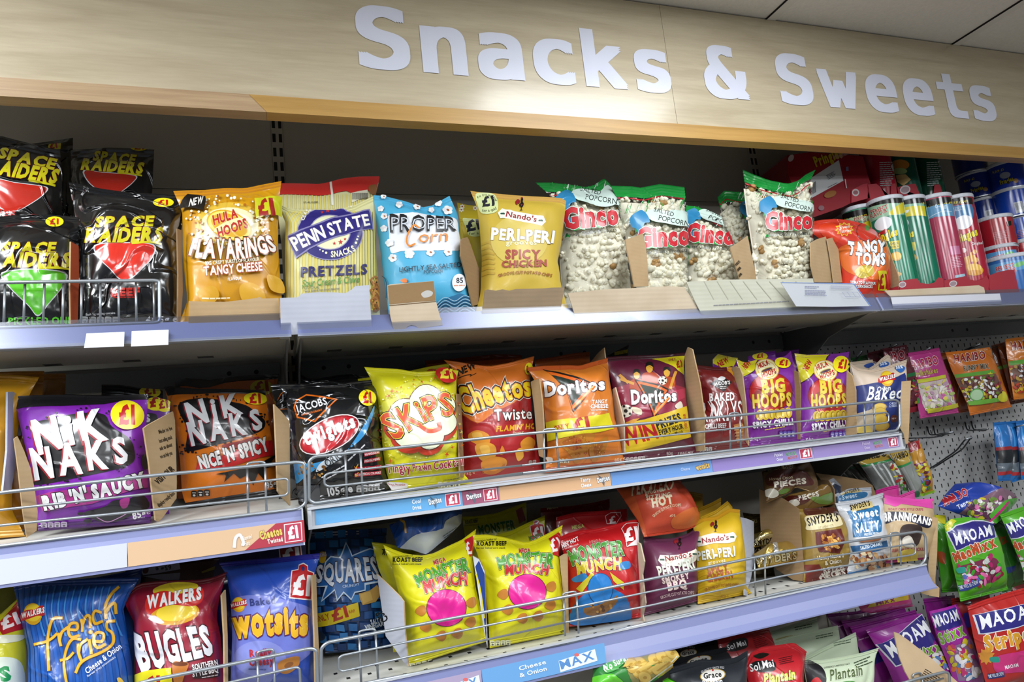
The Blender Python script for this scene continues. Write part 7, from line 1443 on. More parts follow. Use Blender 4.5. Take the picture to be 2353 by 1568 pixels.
def oval(b, cx, cy, rx, ry, rot=-8):
    b.ell(cx, cy, rx*1.08, ry*1.12, '#a88a3a', rot).ell(cx, cy, rx, ry, '#e0dcd4', rot); a = math.radians(rot); dx, dy = rx*.75*math.cos(a), rx*.75*math.sin(a)
    b.text('Grace', (cx-dx, cy-dy+ry*.4), (cx+dx, cy+dy+ry*.4), ry*.95, '#17171a', .03); b.blob([(cx-8, cy-ry*.9), (cx, cy-ry*1.1), (cx+8, cy-ry*.9), (cx, cy-ry*.7)], '#b8202a')
BK = dict(name='snack_bag', fin='satin', group='black bags with a white oval', bs=0)
b = Bag('B3', 'black bag with a white oval, deepest of three below the lowest rail', 'snack bag', [(975, 1305), (1100, 1272), (1330, 1236)], [(1000, 1700), (1380, 1680)], None, None, d=.15, lean=.2, th=.026, col='#1c1e22', **BK, **LG); oval(b, 1078, 1346, 62, 28, -10); b.text('SINCE 1922', (1010, 1318), (1125, 1312), 12, '#c8c8cc', arc=10); b.done()
b = Bag('B3', 'black bag with a white oval, in the middle of three', 'snack bag', [(940, 1420), (1060, 1370), (1220, 1330), (1400, 1290)], [(960, 1720), (1480, 1700)], None, None, d=.085, lean=.22, th=.028, col='#202328', **BK, **LG); oval(b, 1160, 1405, 90, 32, -14); b.done()
b = Bag('B3', 'black bag with a white oval at the front of three, cut by the frame', 'snack bag', [(930, 1470), (1050, 1430), (1180, 1392), (1320, 1400), (1440, 1380), (1535, 1325)], [(940, 1760), (1530, 1740)], None, [(1520, 1560)], d=.02, lean=.2, th=.04, col='#24282e', wr=1.4, **BK, **LG); oval(b, 1265, 1518, 92, 44, -8); b.text('QUALITY SINCE 1922', (1180, 1502), (1352, 1468), 16, '#d0d0d4', .01, arc=14).text('Plantain', (1190, 1600), (1340, 1580), 40, '#d8d8dc', .03); b.done()
RS = dict(name='snack_bag', group='red plantain chip bags', bs=0)
b = Bag('B3', 'red bag with a white and black scrawled logo, behind the front red one', 'snack bag', [(1300, 1240), (1480, 1195), (1690, 1140), (1728, 1250)], [(1350, 1700), (1760, 1660)], None, None, d=.09, lean=.2, th=.03, col='#9e1a22', **RS, **LG); b.blob([(1370, 1290), (1420, 1245), (1520, 1230), (1530, 1300), (1440, 1330), (1390, 1330)], '#17171a').text('Sol Mai', (1380, 1325), (1525, 1285), 40, '#e2e0e2', .02, jit=6).tiny((1570, 1225), (1660, 1195), 7, 8, '#5a1014'); b.poly([(1225, 1345), (1380, 1290), (1300, 1360), (1240, 1370)], '#2a2a30'); b.done()
b = Bag('B4', 'red plantain chip bag with a zigzag top and yellow lettering at the frame edge', 'snack bag', [(35, 1455), (75, 1370), (150, 1330), (300, 1310), (370, 1298), (455, 1358)], [(60, 1700), (440, 1680)], None, [(415, 1568)], d=.03, lean=.2, th=.04, col='#b41c26', wr=1.5, **RS, **LG)
b.blob([(90, 1390), (150, 1370), (200, 1380), (140, 1410)], '#17110c').blob([(70, 1450), (140, 1430), (235, 1430), (235, 1490), (130, 1500)], '#17171a').text('Sol Mai', (75, 1500), (235, 1462), 52, '#ece8e8', .02, jit=6).tiny((265, 1410), (360, 1390), 4, 7, '#4a1014').text('Plantain', (165, 1580), (375, 1545), 62, '#e4e05a', .04, [('#4a6a1a', .05)], slant=.15); b.done()
PG_ = dict(name='snack_bag', group='pale green plantain chip bags', bs=0, fin='satin')
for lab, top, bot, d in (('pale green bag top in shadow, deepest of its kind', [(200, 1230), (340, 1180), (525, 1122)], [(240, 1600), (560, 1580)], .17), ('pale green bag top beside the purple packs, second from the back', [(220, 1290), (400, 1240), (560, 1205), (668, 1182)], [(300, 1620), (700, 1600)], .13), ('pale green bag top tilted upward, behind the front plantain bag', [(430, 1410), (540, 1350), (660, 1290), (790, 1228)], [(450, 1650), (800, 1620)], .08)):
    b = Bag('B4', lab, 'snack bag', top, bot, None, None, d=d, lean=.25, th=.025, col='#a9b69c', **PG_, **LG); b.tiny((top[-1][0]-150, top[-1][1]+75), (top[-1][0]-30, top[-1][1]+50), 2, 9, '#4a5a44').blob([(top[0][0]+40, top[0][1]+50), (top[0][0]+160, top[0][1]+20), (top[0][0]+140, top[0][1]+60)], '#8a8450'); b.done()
b = Bag('B4', 'pale green plantain chip bag with a black and red curved side', 'snack bag', [(430, 1420), (560, 1418), (700, 1395), (830, 1370), (948, 1335)], [(440, 1720), (900, 1700)], None, [(888, 1568), (905, 1440)], d=.02, lean=.2, th=.04, col='#b9c6aa', wr=1.3, **PG_, **LG)
b.blob([(420, 1430), (520, 1440), (580, 1500), (575, 1600), (420, 1720)], '#17151a').blob([(490, 1560), (530, 1535), (560, 1580), (520, 1640), (480, 1620)], '#b81c24').text('EXPERIENCE RAINFOREST SALT', (575, 1478), (750, 1450), 11, '#2a3424').tiny((780, 1440), (890, 1395), 3, 10, '#3a4a34').text('Plantain', (615, 1560), (835, 1520), 70, '#4a5a34', .03, [('#e8ecd8', .03)], slant=.15).blob([(640, 1590), (760, 1560), (800, 1600), (680, 1640)], '#3a7a2a'); b.done()
# ------------------------------------------------------------------ sweets hung on the perforated panel
HB = dict(name='sweet_bag', bs=.03)
def candies(b, poly, n, cols, r, seed=0):
    P = np.array(poly, float); q = random.Random(seed); x0, y0 = P.min(0); x1, y1 = P.max(0)
    def inside(x, y):
        c = False
        for (ax, ay), (bx, by) in zip(P, np.roll(P, -1, 0)):
            if (ay > y) != (by > y) and x < (bx-ax)*(y-ay)/(by-ay)+ax: c = not c
        return c
    k = 0
    while k < n:
        x, y = q.uniform(x0, x1), q.uniform(y0, y1)
        if inside(x, y): b.ell(x, y, r*q.uniform(.7, 1.4), r*q.uniform(.4, .8), q.choice(cols), q.uniform(0, 180), n=9); k += 1
def haribo(b, p0, p1, h, col='#a81c2c', out='#e6dede', txt='HARIBO', **k): b.text(txt, p0, p1, h, col, .04, [(out, .045)], **k)
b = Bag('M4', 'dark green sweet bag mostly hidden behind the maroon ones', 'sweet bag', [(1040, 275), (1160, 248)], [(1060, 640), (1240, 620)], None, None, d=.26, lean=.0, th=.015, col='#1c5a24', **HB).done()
b = Bag('M4', 'maroon sweet bag second from the front on its hook, behind the cream bags', 'sweet bag', [(1165, 235), (1290, 205)], [(1210, 690), (1400, 670)], None, None, d=.235, lean=.0, th=.015, col='#4a1020', group='maroon sweet bags', **HB).done()
b = Bag('M4', 'maroon sweet bag at the front of its hook with outlined red letters', 'sweet bag', [(1280, 200), (1370, 190), (1462, 172)], [(1360, 705), (1600, 668)], [(1330, 450)], [(1530, 400), (1490, 280)], d=.20, lean=-.03, th=.022, col='#561222', group='maroon sweet bags', **HB)
haribo(b, (1195, 330), (1455, 278), 66, '#7a1424', '#c0a8b0'); b.text('Share size', (1352, 222), (1450, 205), 22, '#a88a92', .01).poly([(1420, 405), (1525, 380), (1525, 408), (1425, 430)], '#146a34'); candies(b, [(1400, 450), (1530, 420), (1570, 600), (1400, 650)], 40, ['#8a1c2c', '#d8c8c8', '#1c6a2c', '#b8a02c', '#5a1a4a'], 16, 3); b.poly([(1380, 660), (1590, 620), (1600, 690), (1390, 720)], '#9a142c'); b.done()
b = Bag('M4', 'pink sweet bag with yellow bands and a clear window of pale sweets', 'sweet bag', [(1472, 236), (1590, 218), (1708, 195)], [(1565, 735), (1858, 690)], [(1540, 600), (1500, 420)], [(1800, 500), (1745, 330)], d=.185, lean=-.03, th=.022, col='#b0357e', **HB)
haribo(b, (1500, 365), (1705, 318), 62, '#a8203e'); b.text('milkshakes', (1535, 415), (1700, 385), 40, '#b8a83a', .03, [('#7a2a5a', .03)]).poly([(1530, 440), (1755, 400), (1760, 425), (1540, 468)], '#c2c234')
b.poly([(1545, 470), (1765, 428), (1820, 590), (1840, 640), (1610, 680), (1580, 620)], '#c8b8b4'); candies(b, [(1560, 490), (1765, 440), (1830, 630), (1610, 670)], 70, ['#dcd4c0', '#c86aa0', '#d8cc60', '#e0dcd8', '#b890a8', '#a8b86a'], 17, 4); b.poly([(1605, 660), (1845, 615), (1852, 640), (1615, 690)], '#c8c030').blob([(1440, 560), (1500, 540), (1550, 620), (1500, 680)], '#9a1c2c').blob([(1500, 580), (1540, 560), (1560, 610), (1510, 630)], '#2a8a34'); b.done()
OR_ = dict(name='sweet_bag', bs=.03, group='orange sweet bags')
b = Bag('M4', 'brown-orange side of a sweet bag behind the orange one', 'sweet bag', [(1715, 238), (1790, 222)], [(1770, 705), (1960, 680)], None, None, d=.22, lean=0, th=.015, col='#7a3a14', **OR_).done()
b = Bag('M4', 'orange sweet bag with a green band and a window of mixed jellies', 'sweet bag', [(1755, 232), (1920, 215), (2092, 192)], [(1945, 712), (2258, 648)], [(1920, 620), (1850, 470), (1800, 360)], [(2200, 500), (2140, 330)], d=.18, lean=-.03, th=.024, col='#c26a1c', **OR_)
haribo(b, (1822, 310), (2062, 278), 56, '#8a2420'); b.text('FUNNY MIX', (1895, 372), (2085, 352), 36, '#3a3424', .04, [('#d8d4c4', .04)]).text('Share size', (1990, 228), (2075, 215), 20, '#e0b890').poly([(1820, 400), (1830, 425), (2130, 390), (2120, 362)], '#5a9a34').star(2095, 398, 22, '#c8c22c')
b.poly([(1835, 428), (2135, 392), (2195, 560), (1930, 605)], '#6a4a40'); candies(b, [(1840, 430), (2135, 395), (2195, 560), (1930, 605)], 110, ['#8a2434', '#c8ccd0', '#a8862c', '#c8c02c', '#6a7a2c', '#dcdcdc', '#5a2a34', '#d8d4c8'], 15, 5)
b.poly([(1920, 600), (2205, 560), (2212, 588), (1930, 632)], '#6aa83c').ell(1985, 552, 50, 46, '#5aa04a').ell(1985, 552, 42, 38, '#a8c8a0').blob([(2140, 560), (2190, 530), (2210, 590), (2160, 600)], '#cfc62c'); b.done()
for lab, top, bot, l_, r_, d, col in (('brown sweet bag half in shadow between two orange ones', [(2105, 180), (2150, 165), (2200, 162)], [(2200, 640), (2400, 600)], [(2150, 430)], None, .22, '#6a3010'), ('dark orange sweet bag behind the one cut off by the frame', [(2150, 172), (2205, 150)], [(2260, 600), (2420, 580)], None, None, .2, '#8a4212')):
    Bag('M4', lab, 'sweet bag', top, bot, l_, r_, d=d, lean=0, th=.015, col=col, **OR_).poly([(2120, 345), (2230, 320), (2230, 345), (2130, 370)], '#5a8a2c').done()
b = Bag('M4', 'orange sweet bag with a green band, cut off by the frame edge', 'sweet bag', [(2208, 130), (2300, 118), (2480, 100)], [(2275, 592), (2560, 560)], [(2250, 430), (2225, 280)], None, d=.17, lean=-.02, th=.022, col='#c8741e', **OR_)
haribo(b, (2255, 215), (2480, 185), 58, '#8a2420'); b.poly([(2235, 300), (2480, 270), (2490, 300), (2240, 332)], '#5a9a34').poly([(2240, 335), (2500, 300), (2540, 500), (2290, 540)], '#6a4634'); candies(b, [(2240, 335), (2400, 310), (2420, 500), (2290, 540)], 60, ['#8a2a1c', '#c8ccd0', '#a8862c', '#c8a02c', '#3a1c14', '#b0381c'], 16, 6); b.done()
# clear bags under the second shelf
GB = dict(name='sweet_bag', bs=.03, group='gold-headed clear sweet bags')
for i in range(5):
    x = 520+i*58
    b = Bag('B4', ('deepest', 'second', 'third', 'fourth', 'fifth')[i]+' of the gold-edged clear bags in a dark row under the middle shelf', 'sweet bag', [(x, 70-i*6), (x+110, 55-i*6)], [(x+160, 260), (x+260, 240)], None, None, d=.27-i*.012, lean=0, th=.010, ts=.1, col='#3c4038', tcol='#7a6220', **GB)
    b.line([(x+4, 70), (x+30, 110)], 8, '#a8862a').line([(x+20, 112), (x+130, 96)], 7, '#1a5a38').curve([(x+60, 130), (x+110, 180), (x+150, 230)], 6, '#a8aca8'); b.done()
b = Bag('B4', 'clear sweet bag with a gold header and black letters, front of its hook', 'sweet bag', [(790, 45), (900, 28), (1010, 12)], [(930, 258), (1150, 262)], [(880, 170)], [(1140, 200), (1080, 100)], d=.19, lean=-.02, th=.02, ts=.06, col='#8a8c8a', tcol='#b9983a', **GB)
b.poly([(780, 40), (1015, 5), (1030, 40), (830, 85)], '#b99a3c').text('HARIBO', (800, 58), (1005, 25), 44, '#17140e', .06).poly([(825, 85), (1030, 42), (1034, 54), (835, 98)], '#2a8a4a'); b.poly([(850, 110), (1035, 60), (1090, 180), (930, 250)], '#6c706e')
for k in range(5): b.curve([(900+k*38, 80), (950+k*36, 150), (1010+k*24, 230)], 12, ('#d4d8d6', '#9a9e9c')[k % 2])
candies(b, [(1020, 80), (1060, 70), (1140, 250), (1080, 260)], 30, ['#c8b82c', '#a8242c', '#d8d8c8', '#4a9a2c'], 14, 7); b.done()
b = Bag('B4', 'narrow clear sweet bag with a gold header, next in line to the front one', 'sweet bag', [(1022, 8), (1090, -5), (1150, -15)], [(1190, 310), (1232, 300)], [(1110, 160)], [(1215, 200), (1180, 90)], d=.175, lean=-.02, th=.014, ts=.06, col='#868a86', tcol='#b9983a', **GB)
b.poly([(1015, 10), (1150, -20), (1165, 60), (1075, 92)], '#b0923c').text('HARIBO', (1055, 58), (1150, 25), 40, '#17140e', .05).poly([(1075, 92), (1165, 62), (1168, 74), (1080, 106)], '#2a8a4a').curve([(1110, 110), (1160, 200), (1200, 290)], 22, '#a4a8a6').ell(1208, 285, 20, 24, '#2a6a4a'); b.done()
b = Bag('M4', 'yellow and red sweet bag with jelly shapes, at the end of the gold-headed row', 'sweet bag', [(1470, 915), (1515, 898), (1556, 885)], [(1560, 1325), (1668, 1292)], [(1510, 1100)], [(1640, 1200), (1600, 1050)], d=.20, lean=-.02, th=.018, col='#b98424', name='sweet_bag', bs=.04)
b.poly([(1465, 915), (1560, 880), (1568, 960), (1480, 985)], '#9a1c24').text('BO', (1490, 985), (1550, 960), 66, '#8e1c2c', .08, [('#d8c0bc', .05)]); b.poly([(1500, 1080), (1602, 1055), (1606, 1075), (1505, 1100)], '#7a1c4a'); candies(b, [(1505, 1100), (1606, 1075), (1650, 1260), (1550, 1290)], 60, ['#c8bc24', '#7a1424', '#4a5a9a', '#8a8ab0', '#3a8a2c', '#d0c840', '#5a1024'], 16, 8); b.poly([(1550, 1300), (1665, 1270), (1668, 1300), (1560, 1330)], '#8ab82a'); b.done()
# blue strips
for i, (x, w_) in enumerate(((2118, 100), (2212, 80), (2290, 80), (2360, 80))):
    b = Bag('M4', ('first from the bare panel', 'second', 'third', 'fourth, cut off by the frame,')[i]+' of the blue sweet packs with dark clear middles', 'sweet bag', [(x, 765-i*6), (x+w_, 755-i*6)], [(x+42, 1210-i*6+(i % 2)*20), (x+42+w_*.95, 1205-i*6)], None, None, d=.18+.012*(i % 2), lean=0, th=.014, ts=.04, col='#1c66ac', name='sweet_bag', bs=.04, group='blue sweet packs')
    b.poly([(x-20, 955), (x+150, 940), (x+150, 965), (x-20, 980)], '#8a1c24').poly([(x-20, 980), (x+170, 965), (x+190, 1140), (x-10, 1150)], '#15181c').poly([(x, 1075), (x+180, 1065), (x+190, 1140), (x+10, 1150)], '#5a646e').poly([(x-10, 1140), (x+190, 1125), (x+190, 1150), (x-5, 1168)], '#a8242c').line([(x+40, 800), (x+70, 940)], 12, '#3a8ad0'); b.done()
# heap and hooks lower down
b = Bag('B4', 'royal blue and clear sweet bag flung over the green ones', 'sweet bag', [(1350, 368), (1400, 290), (1475, 208), (1560, 255), (1632, 302)], [(1495, 420), (1620, 470), (1740, 492)], [(1420, 395)], [(1890, 320), (1760, 310)], d=.13, lean=.5, th=.028, ts=.02, col='#1c3a9a', name='sweet_bag', bs=.04, wr=1.8)
haribo(b, (1388, 368), (1560, 290), 52, '#a8202c', '#d8d0dc'); b.text('Tang', (1490, 390), (1560, 350), 30, '#d0d4e4', .03).poly([(1570, 340), (1640, 310), (1900, 300), (1900, 400), (1740, 500), (1500, 425)], '#7a5a6a'); candies(b, [(1570, 350), (1650, 315), (1880, 310), (1740, 480), (1540, 420)], 70, ['#c86aa0', '#d8d4d8', '#6a8a3a', '#c8bc2c', '#5a2a4a', '#e0dcd0', '#3a2a3a'], 20, 9); b.poly([(1690, 430), (1800, 330), (1895, 305), (1890, 350), (1745, 495)], '#4aa02c').line([(1700, 470), (1820, 340)], 14, '#c02a7a'); b.done()
GRN = dict(name='sweet_bag', bs=.04, group='green chew bags with a navy panel')
def maoam(b, quad, hp, sub, sp, sh, scol='#b8481c'):
    P = [np.array(p, float) for p in quad]; c = sum(P)/4; b.poly([c+(p-c)*1.06 for p in P], '#cfd2dc').poly(P, '#2a2478'); b.text('MAOAM', hp[0], hp[1], hp[2], '#ecedf0', .022, jit=2)
    if sub: b.text(sub, sp[0], sp[1], sh, scol, .06, [('#f1e8dc', .05)], jit=4)
Bag('B4', 'green chew bag edge deepest of its kind, yellow header showing', 'sweet bag', [(1318, 425), (1400, 430)], [(1380, 960), (1500, 950)], None, None, d=.17, lean=0, th=.02, col='#3c8a1c', **GRN).poly([(1310, 420), (1420, 425), (1400, 490), (1330, 480)], '#b8b01c').blob([(1350, 680), (1400, 690), (1400, 760), (1360, 740)], '#a8481c').done()
b = Bag('B4', 'green chew bag in shadow between two others of its kind', 'sweet bag', [(1700, 470), (1840, 440)], [(1790, 960), (1940, 920)], None, None, d=.16, lean=0, th=.02, col='#245a1c', **GRN); b.text('Mix', (1750, 640), (1830, 610), 60, '#7a3414', .06).poly([(1790, 790), (1880, 770), (1880, 805), (1800, 830)], '#1c2c6a'); b.done()
b = Bag('B4', 'lime green chew bag hanging front of the heap, whole navy panel in view', 'sweet bag', [(1392, 500), (1440, 455), (1560, 440), (1650, 455), (1725, 482)], [(1505, 1022), (1832, 938)], [(1480, 900), (1440, 720)], [(1800, 850), (1765, 680)], d=.12, lean=-.03, th=.035, ts=.03, col='#52a824', wr=1.3, **GRN)
b.poly([(1385, 510), (1440, 450), (1480, 470), (1420, 540)], '#c8c01c'); maoam(b, [(1418, 545), (1735, 490), (1742, 580), (1478, 668)], ((1475, 632), (1722, 562), (82, 70)), 'MaoMixx', ((1470, 750), (1752, 640)), (62, 72))
b.blob([(1500, 790), (1560, 760), (1700, 720), (1760, 740), (1780, 850), (1660, 900), (1560, 900)], '#7a2a4a'); candies(b, [(1480, 770), (1750, 700), (1790, 850), (1620, 910), (1500, 880)], 60, ['#b8206a', '#8a1c24', '#c8ccc8', '#3a9a2c', '#e06aa8', '#5a6ac0', '#d8d8d8'], 22, 10); b.blob([(1480, 790), (1530, 780), (1540, 815), (1490, 822)], '#2a9a8a')
b.poly([(1490, 905), (1620, 865), (1625, 905), (1495, 945)], '#1f3a8c').text('TIME WILL BE CHEW', (1498, 935), (1620, 892), 24, '#d8dce8', .02); b.done()
b = Bag('B4', 'lime green chew bag at the frame edge, tilted navy panel', 'sweet bag', [(1775, 430), (1860, 395), (2020, 340)], [(1945, 850), (2200, 780)], [(1900, 720), (1840, 580)], None, d=.11, lean=-.03, th=.03, ts=.03, col='#4c9c22', **GRN)
maoam(b, [(1800, 490), (2010, 390), (2060, 470), (1850, 588)], ((1850, 555), (2040, 455), (72, 66)), 'MaoMixx', ((1870, 680), (2110, 570)), (60, 60)); candies(b, [(1880, 720), (2000, 680), (2000, 820), (1930, 830)], 20, ['#b8206a', '#c8ccc8', '#3a9a8a', '#e06aa8'], 22, 11); b.done()
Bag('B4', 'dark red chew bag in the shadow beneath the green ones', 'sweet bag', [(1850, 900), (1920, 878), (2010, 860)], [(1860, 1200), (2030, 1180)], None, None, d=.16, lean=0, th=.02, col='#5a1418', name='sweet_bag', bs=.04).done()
b = Bag('B4', 'yellow and pink pack tucked under the lavender rail', 'sweet bag', [(795, 1030), (860, 985), (1000, 965), (1150, 955)], [(830, 1085), (900, 1098), (1180, 1052)], None, None, d=.14, lean=.3, th=.02, col='#b02a6e', name='sweet_bag', bs=.05); b.poly([(870, 1000), (1145, 968), (1150, 1005), (870, 1060)], '#c8a824').text('Mixx', (930, 1045), (1060, 1015), 30, '#7a1c4a', .04); b.done()
PU = dict(name='sweet_bag', bs=.03, group='purple chew bags')
for i, (top, bot, d) in enumerate((([(590, 1105), (800, 1085), (1000, 1030)], [(800, 1500), (1180, 1400)], .24), ([(690, 1150), (900, 1110), (1120, 1045)], [(880, 1600), (1260, 1480)], .22), ([(750, 1190), (980, 1130), (1200, 1075)], [(960, 1680), (1330, 1540)], .20), ([(1250, 1000), (1380, 985), (1465, 975)], [(1400, 1600), (1560, 1580)], .215))):
    b = Bag('B4', ('deepest purple chew bag of the slanting row', 'purple chew bag third from the front of the slanting row', 'purple chew bag just behind the slanted panel one', 'purple chew bag top behind the striped-window one')[i], 'sweet bag', top, bot, None, None, d=d, lean=0, th=.014, ts=.03, col=('#5c1058', '#6c1468', '#7a1876', '#7e1a78')[i], **PU)
    t0 = np.array(top[0], float); b.poly([t0+(60, 170), t0+(190, 130), t0+(240, 230), t0+(120, 270)], '#2a2478').tiny(t0+(60, 90), t0+(160, 60), 1, 12, '#c88ac0'); b.done()
b = Bag('B4', 'purple chew bag with a slanted navy panel, half behind the pointed card', 'sweet bag', [(860, 1215), (1050, 1150), (1240, 1098)], [(1120, 1750), (1480, 1640)], [(1010, 1480), (930, 1330)], [(1420, 1470), (1330, 1280)], d=.165, lean=-.02, th=.026, ts=.03, col='#8e1c8a', **PU)
maoam(b, [(935, 1310), (1240, 1110), (1330, 1270), (1065, 1455)], ((1040, 1400), (1300, 1220), (100, 90)), 'Stixx', ((1190, 1410), (1380, 1350)), (50, 70), '#6a9a2c'); candies(b, [(1280, 1400), (1390, 1360), (1420, 1470), (1330, 1480)], 20, ['#d8d8d8', '#c8b82c', '#4a7ab0'], 20, 12); b.done()
b = Bag('B4', 'purple chew bag with a window of striped sticks, next to the red one', 'sweet bag', [(1290, 1085), (1400, 1060), (1482, 1035)], [(1480, 1640), (1680, 1600)], [(1420, 1450), (1345, 1260)], [(1620, 1420), (1540, 1200)], d=.15, lean=-.02, th=.026, ts=.02, col='#a02098', **PU)
b.poly([(1310, 1100), (1470, 1055), (1515, 1160), (1345, 1215)], '#2a2478').text('MAOAM', (1335, 1195), (1500, 1140), (78, 70), '#ecedf0', .022).text('Stixx', (1375, 1310), (1540, 1240), (70, 82), '#7aa82c', .06, [('#e4dcf0', .04)]); b.poly([(1400, 1330), (1560, 1270), (1640, 1520), (1490, 1560)], '#8a6a90'); candies(b, [(1400, 1340), (1560, 1280), (1640, 1520), (1490, 1560)], 50, ['#d8d4d8', '#c8662c', '#c8b82c', '#4a7ab0', '#b82a6a', '#e4e0e4'], 24, 13); b.done()
RD = dict(name='sweet_bag', bs=.03, group='red chew bags')
Bag('B4', 'dark red chew bag edge just behind the front red one', 'sweet bag', [(1440, 1000), (1560, 980), (1700, 960)], [(1560, 1600), (1800, 1560)], None, None, d=.15, lean=0, th=.018, col='#7a1418', **RD).poly([(1520, 1100), (1580, 1080), (1600, 1180), (1545, 1200)], '#2a2478').done()
b = Bag('B4', 'big red chew bag with a navy panel, nearest the frame corner', 'sweet bag', [(1552, 1055), (1660, 1010), (1800, 965), (1960, 920), (2080, 900)], [(1690, 1620), (2200, 1560)], [(1640, 1450), (1590, 1250)], None, d=.10, lean=-.04, th=.035, ts=.03, col='#b0201e', wr=1.3, **RD)
maoam(b, [(1600, 1110), (2040, 1020), (2080, 1130), (1640, 1235)], ((1650, 1205), (2050, 1110), (92, 84)), 'Stripes', ((1680, 1360), (2040, 1270)), (100, 100), '#d89a24')
b.blob([(1740, 1400), (1900, 1360), (2080, 1330), (2100, 1480), (1900, 1500), (1750, 1500)], '#c02a72').text('MAOAM', (1810, 1480), (1900, 1460), 24, '#e8dce4', .03).star(1680, 1390, 60, '#c8862c', 10, .7).blob([(1705, 1400), (1760, 1395), (1770, 1430), (1715, 1430)], '#1c8a7a').poly([(1690, 1510), (1800, 1490), (1805, 1530), (1690, 1545)], '#1c2a6a').text('TIME WILL BE CHEW', (1695, 1540), (1800, 1518), 22, '#d8dce8', .02); b.done()
f = Sheet('B4', 'pointed piece of torn cardboard printed with lines, in front of the purple bags', 'cardboard', [(1050, 1225), (1080, 1235), (1140, 1275), (1300, 1400), (1500, 1580), (1520, 1640), (1210, 1640), (1130, 1500), (1090, 1400)], d=.01, lean=.1, m=mat_card('pale_brown_cardboard', '#b39878', '#c8ae8c', False), name='cardboard_flap', ref=(1300, 1560))
f.tiny((1265, 1480), (1370, 1545), 6, 8, '#3a3028'); f.done()
f = Sheet('B4', 'buff cardboard tab hanging below the end of the lavender rail', 'cardboard', [(1232, 945), (1335, 900), (1362, 925), (1360, 990), (1280, 975), (1235, 960)], d=.02, m=M_CARD, name='cardboard_flap', ref=(1300, 960)).done()

# hooks
def hook(lab, paths, d0, r=.0019, view='PG', tip=None):
    m = MB()
    for path in paths:
        m.tube(rounded([at(vp(view, [p])[0], d) for p, d in path], .01), r, M_HOOK, 6)
    o = m.V; c = np.mean(np.array(o), 0); q = empty('display_hook', (c[0], YB-.003, c[2]), lab, 'hook', 'wire hooks on the perforated panel')
    m.build('double_arm', q, True)
    if tip: MB().tube([at(vp(view, [p])[0], d) for p, d in tip], r*1.15, M_WIRE, 6).build('tip', q, True)
dB = YB-YF-.003
hook('long double wire hook sagging across the bare panel, left end behind the card wall', [[((510, 270), dB), ((520, 330), dB-.004), ((545, 390), dB-.01), ((640, 390), dB-.03), ((780, 362), dB-.1), ((900, 345), dB-.13)], [((600, 260), dB), ((612, 330), dB-.004), ((630, 395), dB-.01), ((700, 400), dB-.03), ((800, 375), dB-.1), ((900, 352), dB-.13)]], dB, tip=[((780, 360), dB-.115), ((900, 346), dB-.13)])
hook('double wire hook bent toward the blue packs', [[((1078, 205), dB), ((1090, 270), dB-.004), ((1110, 318), dB-.012), ((1200, 325), dB-.04), ((1300, 312), dB-.09), ((1420, 298), dB-.13)], [((1170, 190), dB), ((1182, 260), dB-.004), ((1205, 310), dB-.012), ((1280, 325), dB-.04), ((1350, 330), dB-.08), ((1420, 302), dB-.13)]], dB, tip=[((1300, 312), dB-.1), ((1420, 299), dB-.13)])
hook('empty double wire hook rising slantwise on the bare panel', [[((515, 912), dB), ((640, 838), dB-.03), ((900, 660), dB-.1), ((960, 610), dB-.12), ((1075, 460), dB-.16), ((1180, 425), dB-.165)], [((600, 885), dB), ((660, 850), dB-.03), ((1000, 630), dB-.1), ((1050, 590), dB-.12), ((1150, 450), dB-.16), ((1180, 428), dB-.165)]], dB, tip=[((1080, 455), dB-.16), ((1178, 425), dB-.165)])
hook('wire hook passing through the blue packs', [[((1560, 340), dB), ((1700, 320), dB-.06), ((1860, 262), dB-.13), ((1985, 235), dB-.15)]], dB, tip=[((1860, 264), dB-.13), ((1985, 235), dB-.15)])
hook('wire hook threaded through the red-edged bag by the card wall', [[((100, 450), dB), ((300, 440), dB-.03), ((600, 428), dB-.05), ((720, 408), dB-.06), ((800, 380), dB-.07)], [((215, 540), dB-.05), ((290, 480), dB-.1), ((370, 460), dB-.13)]], dB, tip=[((250, 490), dB-.1), ((370, 460), dB-.13)])
for lab, a, c_ in (('hook tip holding the maroon sweet bags', (1290, 215), (1390, 168)), ('hook tip holding the pink sweet bag', (1530, 245), (1645, 195)), ('hook tip holding the orange sweet bags', (1900, 215), (2022, 165)), ('hook tip at the dark green bag behind the cream ones', (1060, 300), (1120, 222))):
    mid = ((a[0]+c_[0])/2, (a[1]+c_[1])/2)
    hook(lab, [[((a[0]-60, a[1]+40), dB), (a, dB-.06), (c_, dB-.13)], [((a[0]-45, a[1]+44), dB), ((a[0]+14, a[1]+4), dB-.06), ((c_[0]+6, c_[1]+4), dB-.13)]], dB, view='M4', tip=[(mid, dB-.11), (c_, dB-.13)])
hook('hook tip over the big red chew bag', [[((1700, 1030), dB), ((1780, 1000), dB-.12), ((1882, 975), dB-.2)]], dB, view='B4', tip=[((1800, 996), dB-.14), ((1882, 975), dB-.2)])
hook('double wire hook poking out above the purple chew bags', [[((1290, 1035), dB), ((1400, 1042), dB-.08), ((1500, 1040), dB-.14), ((1578, 1022), dB-.17)], [((1300, 1048), dB), ((1400, 1055), dB-.08), ((1510, 1050), dB-.14), ((1578, 1026), dB-.17)]], dB, view='B4', tip=[((1520, 1035), dB-.15), ((1578, 1023), dB-.17)])
hook('hook tip over the slanted-panel purple chew bag', [[((1050, 1165), dB), ((1130, 1148), dB-.08), ((1225, 1122), dB-.14)]], dB, view='B4', tip=[((1170, 1138), dB-.11), ((1225, 1122), dB-.14)])
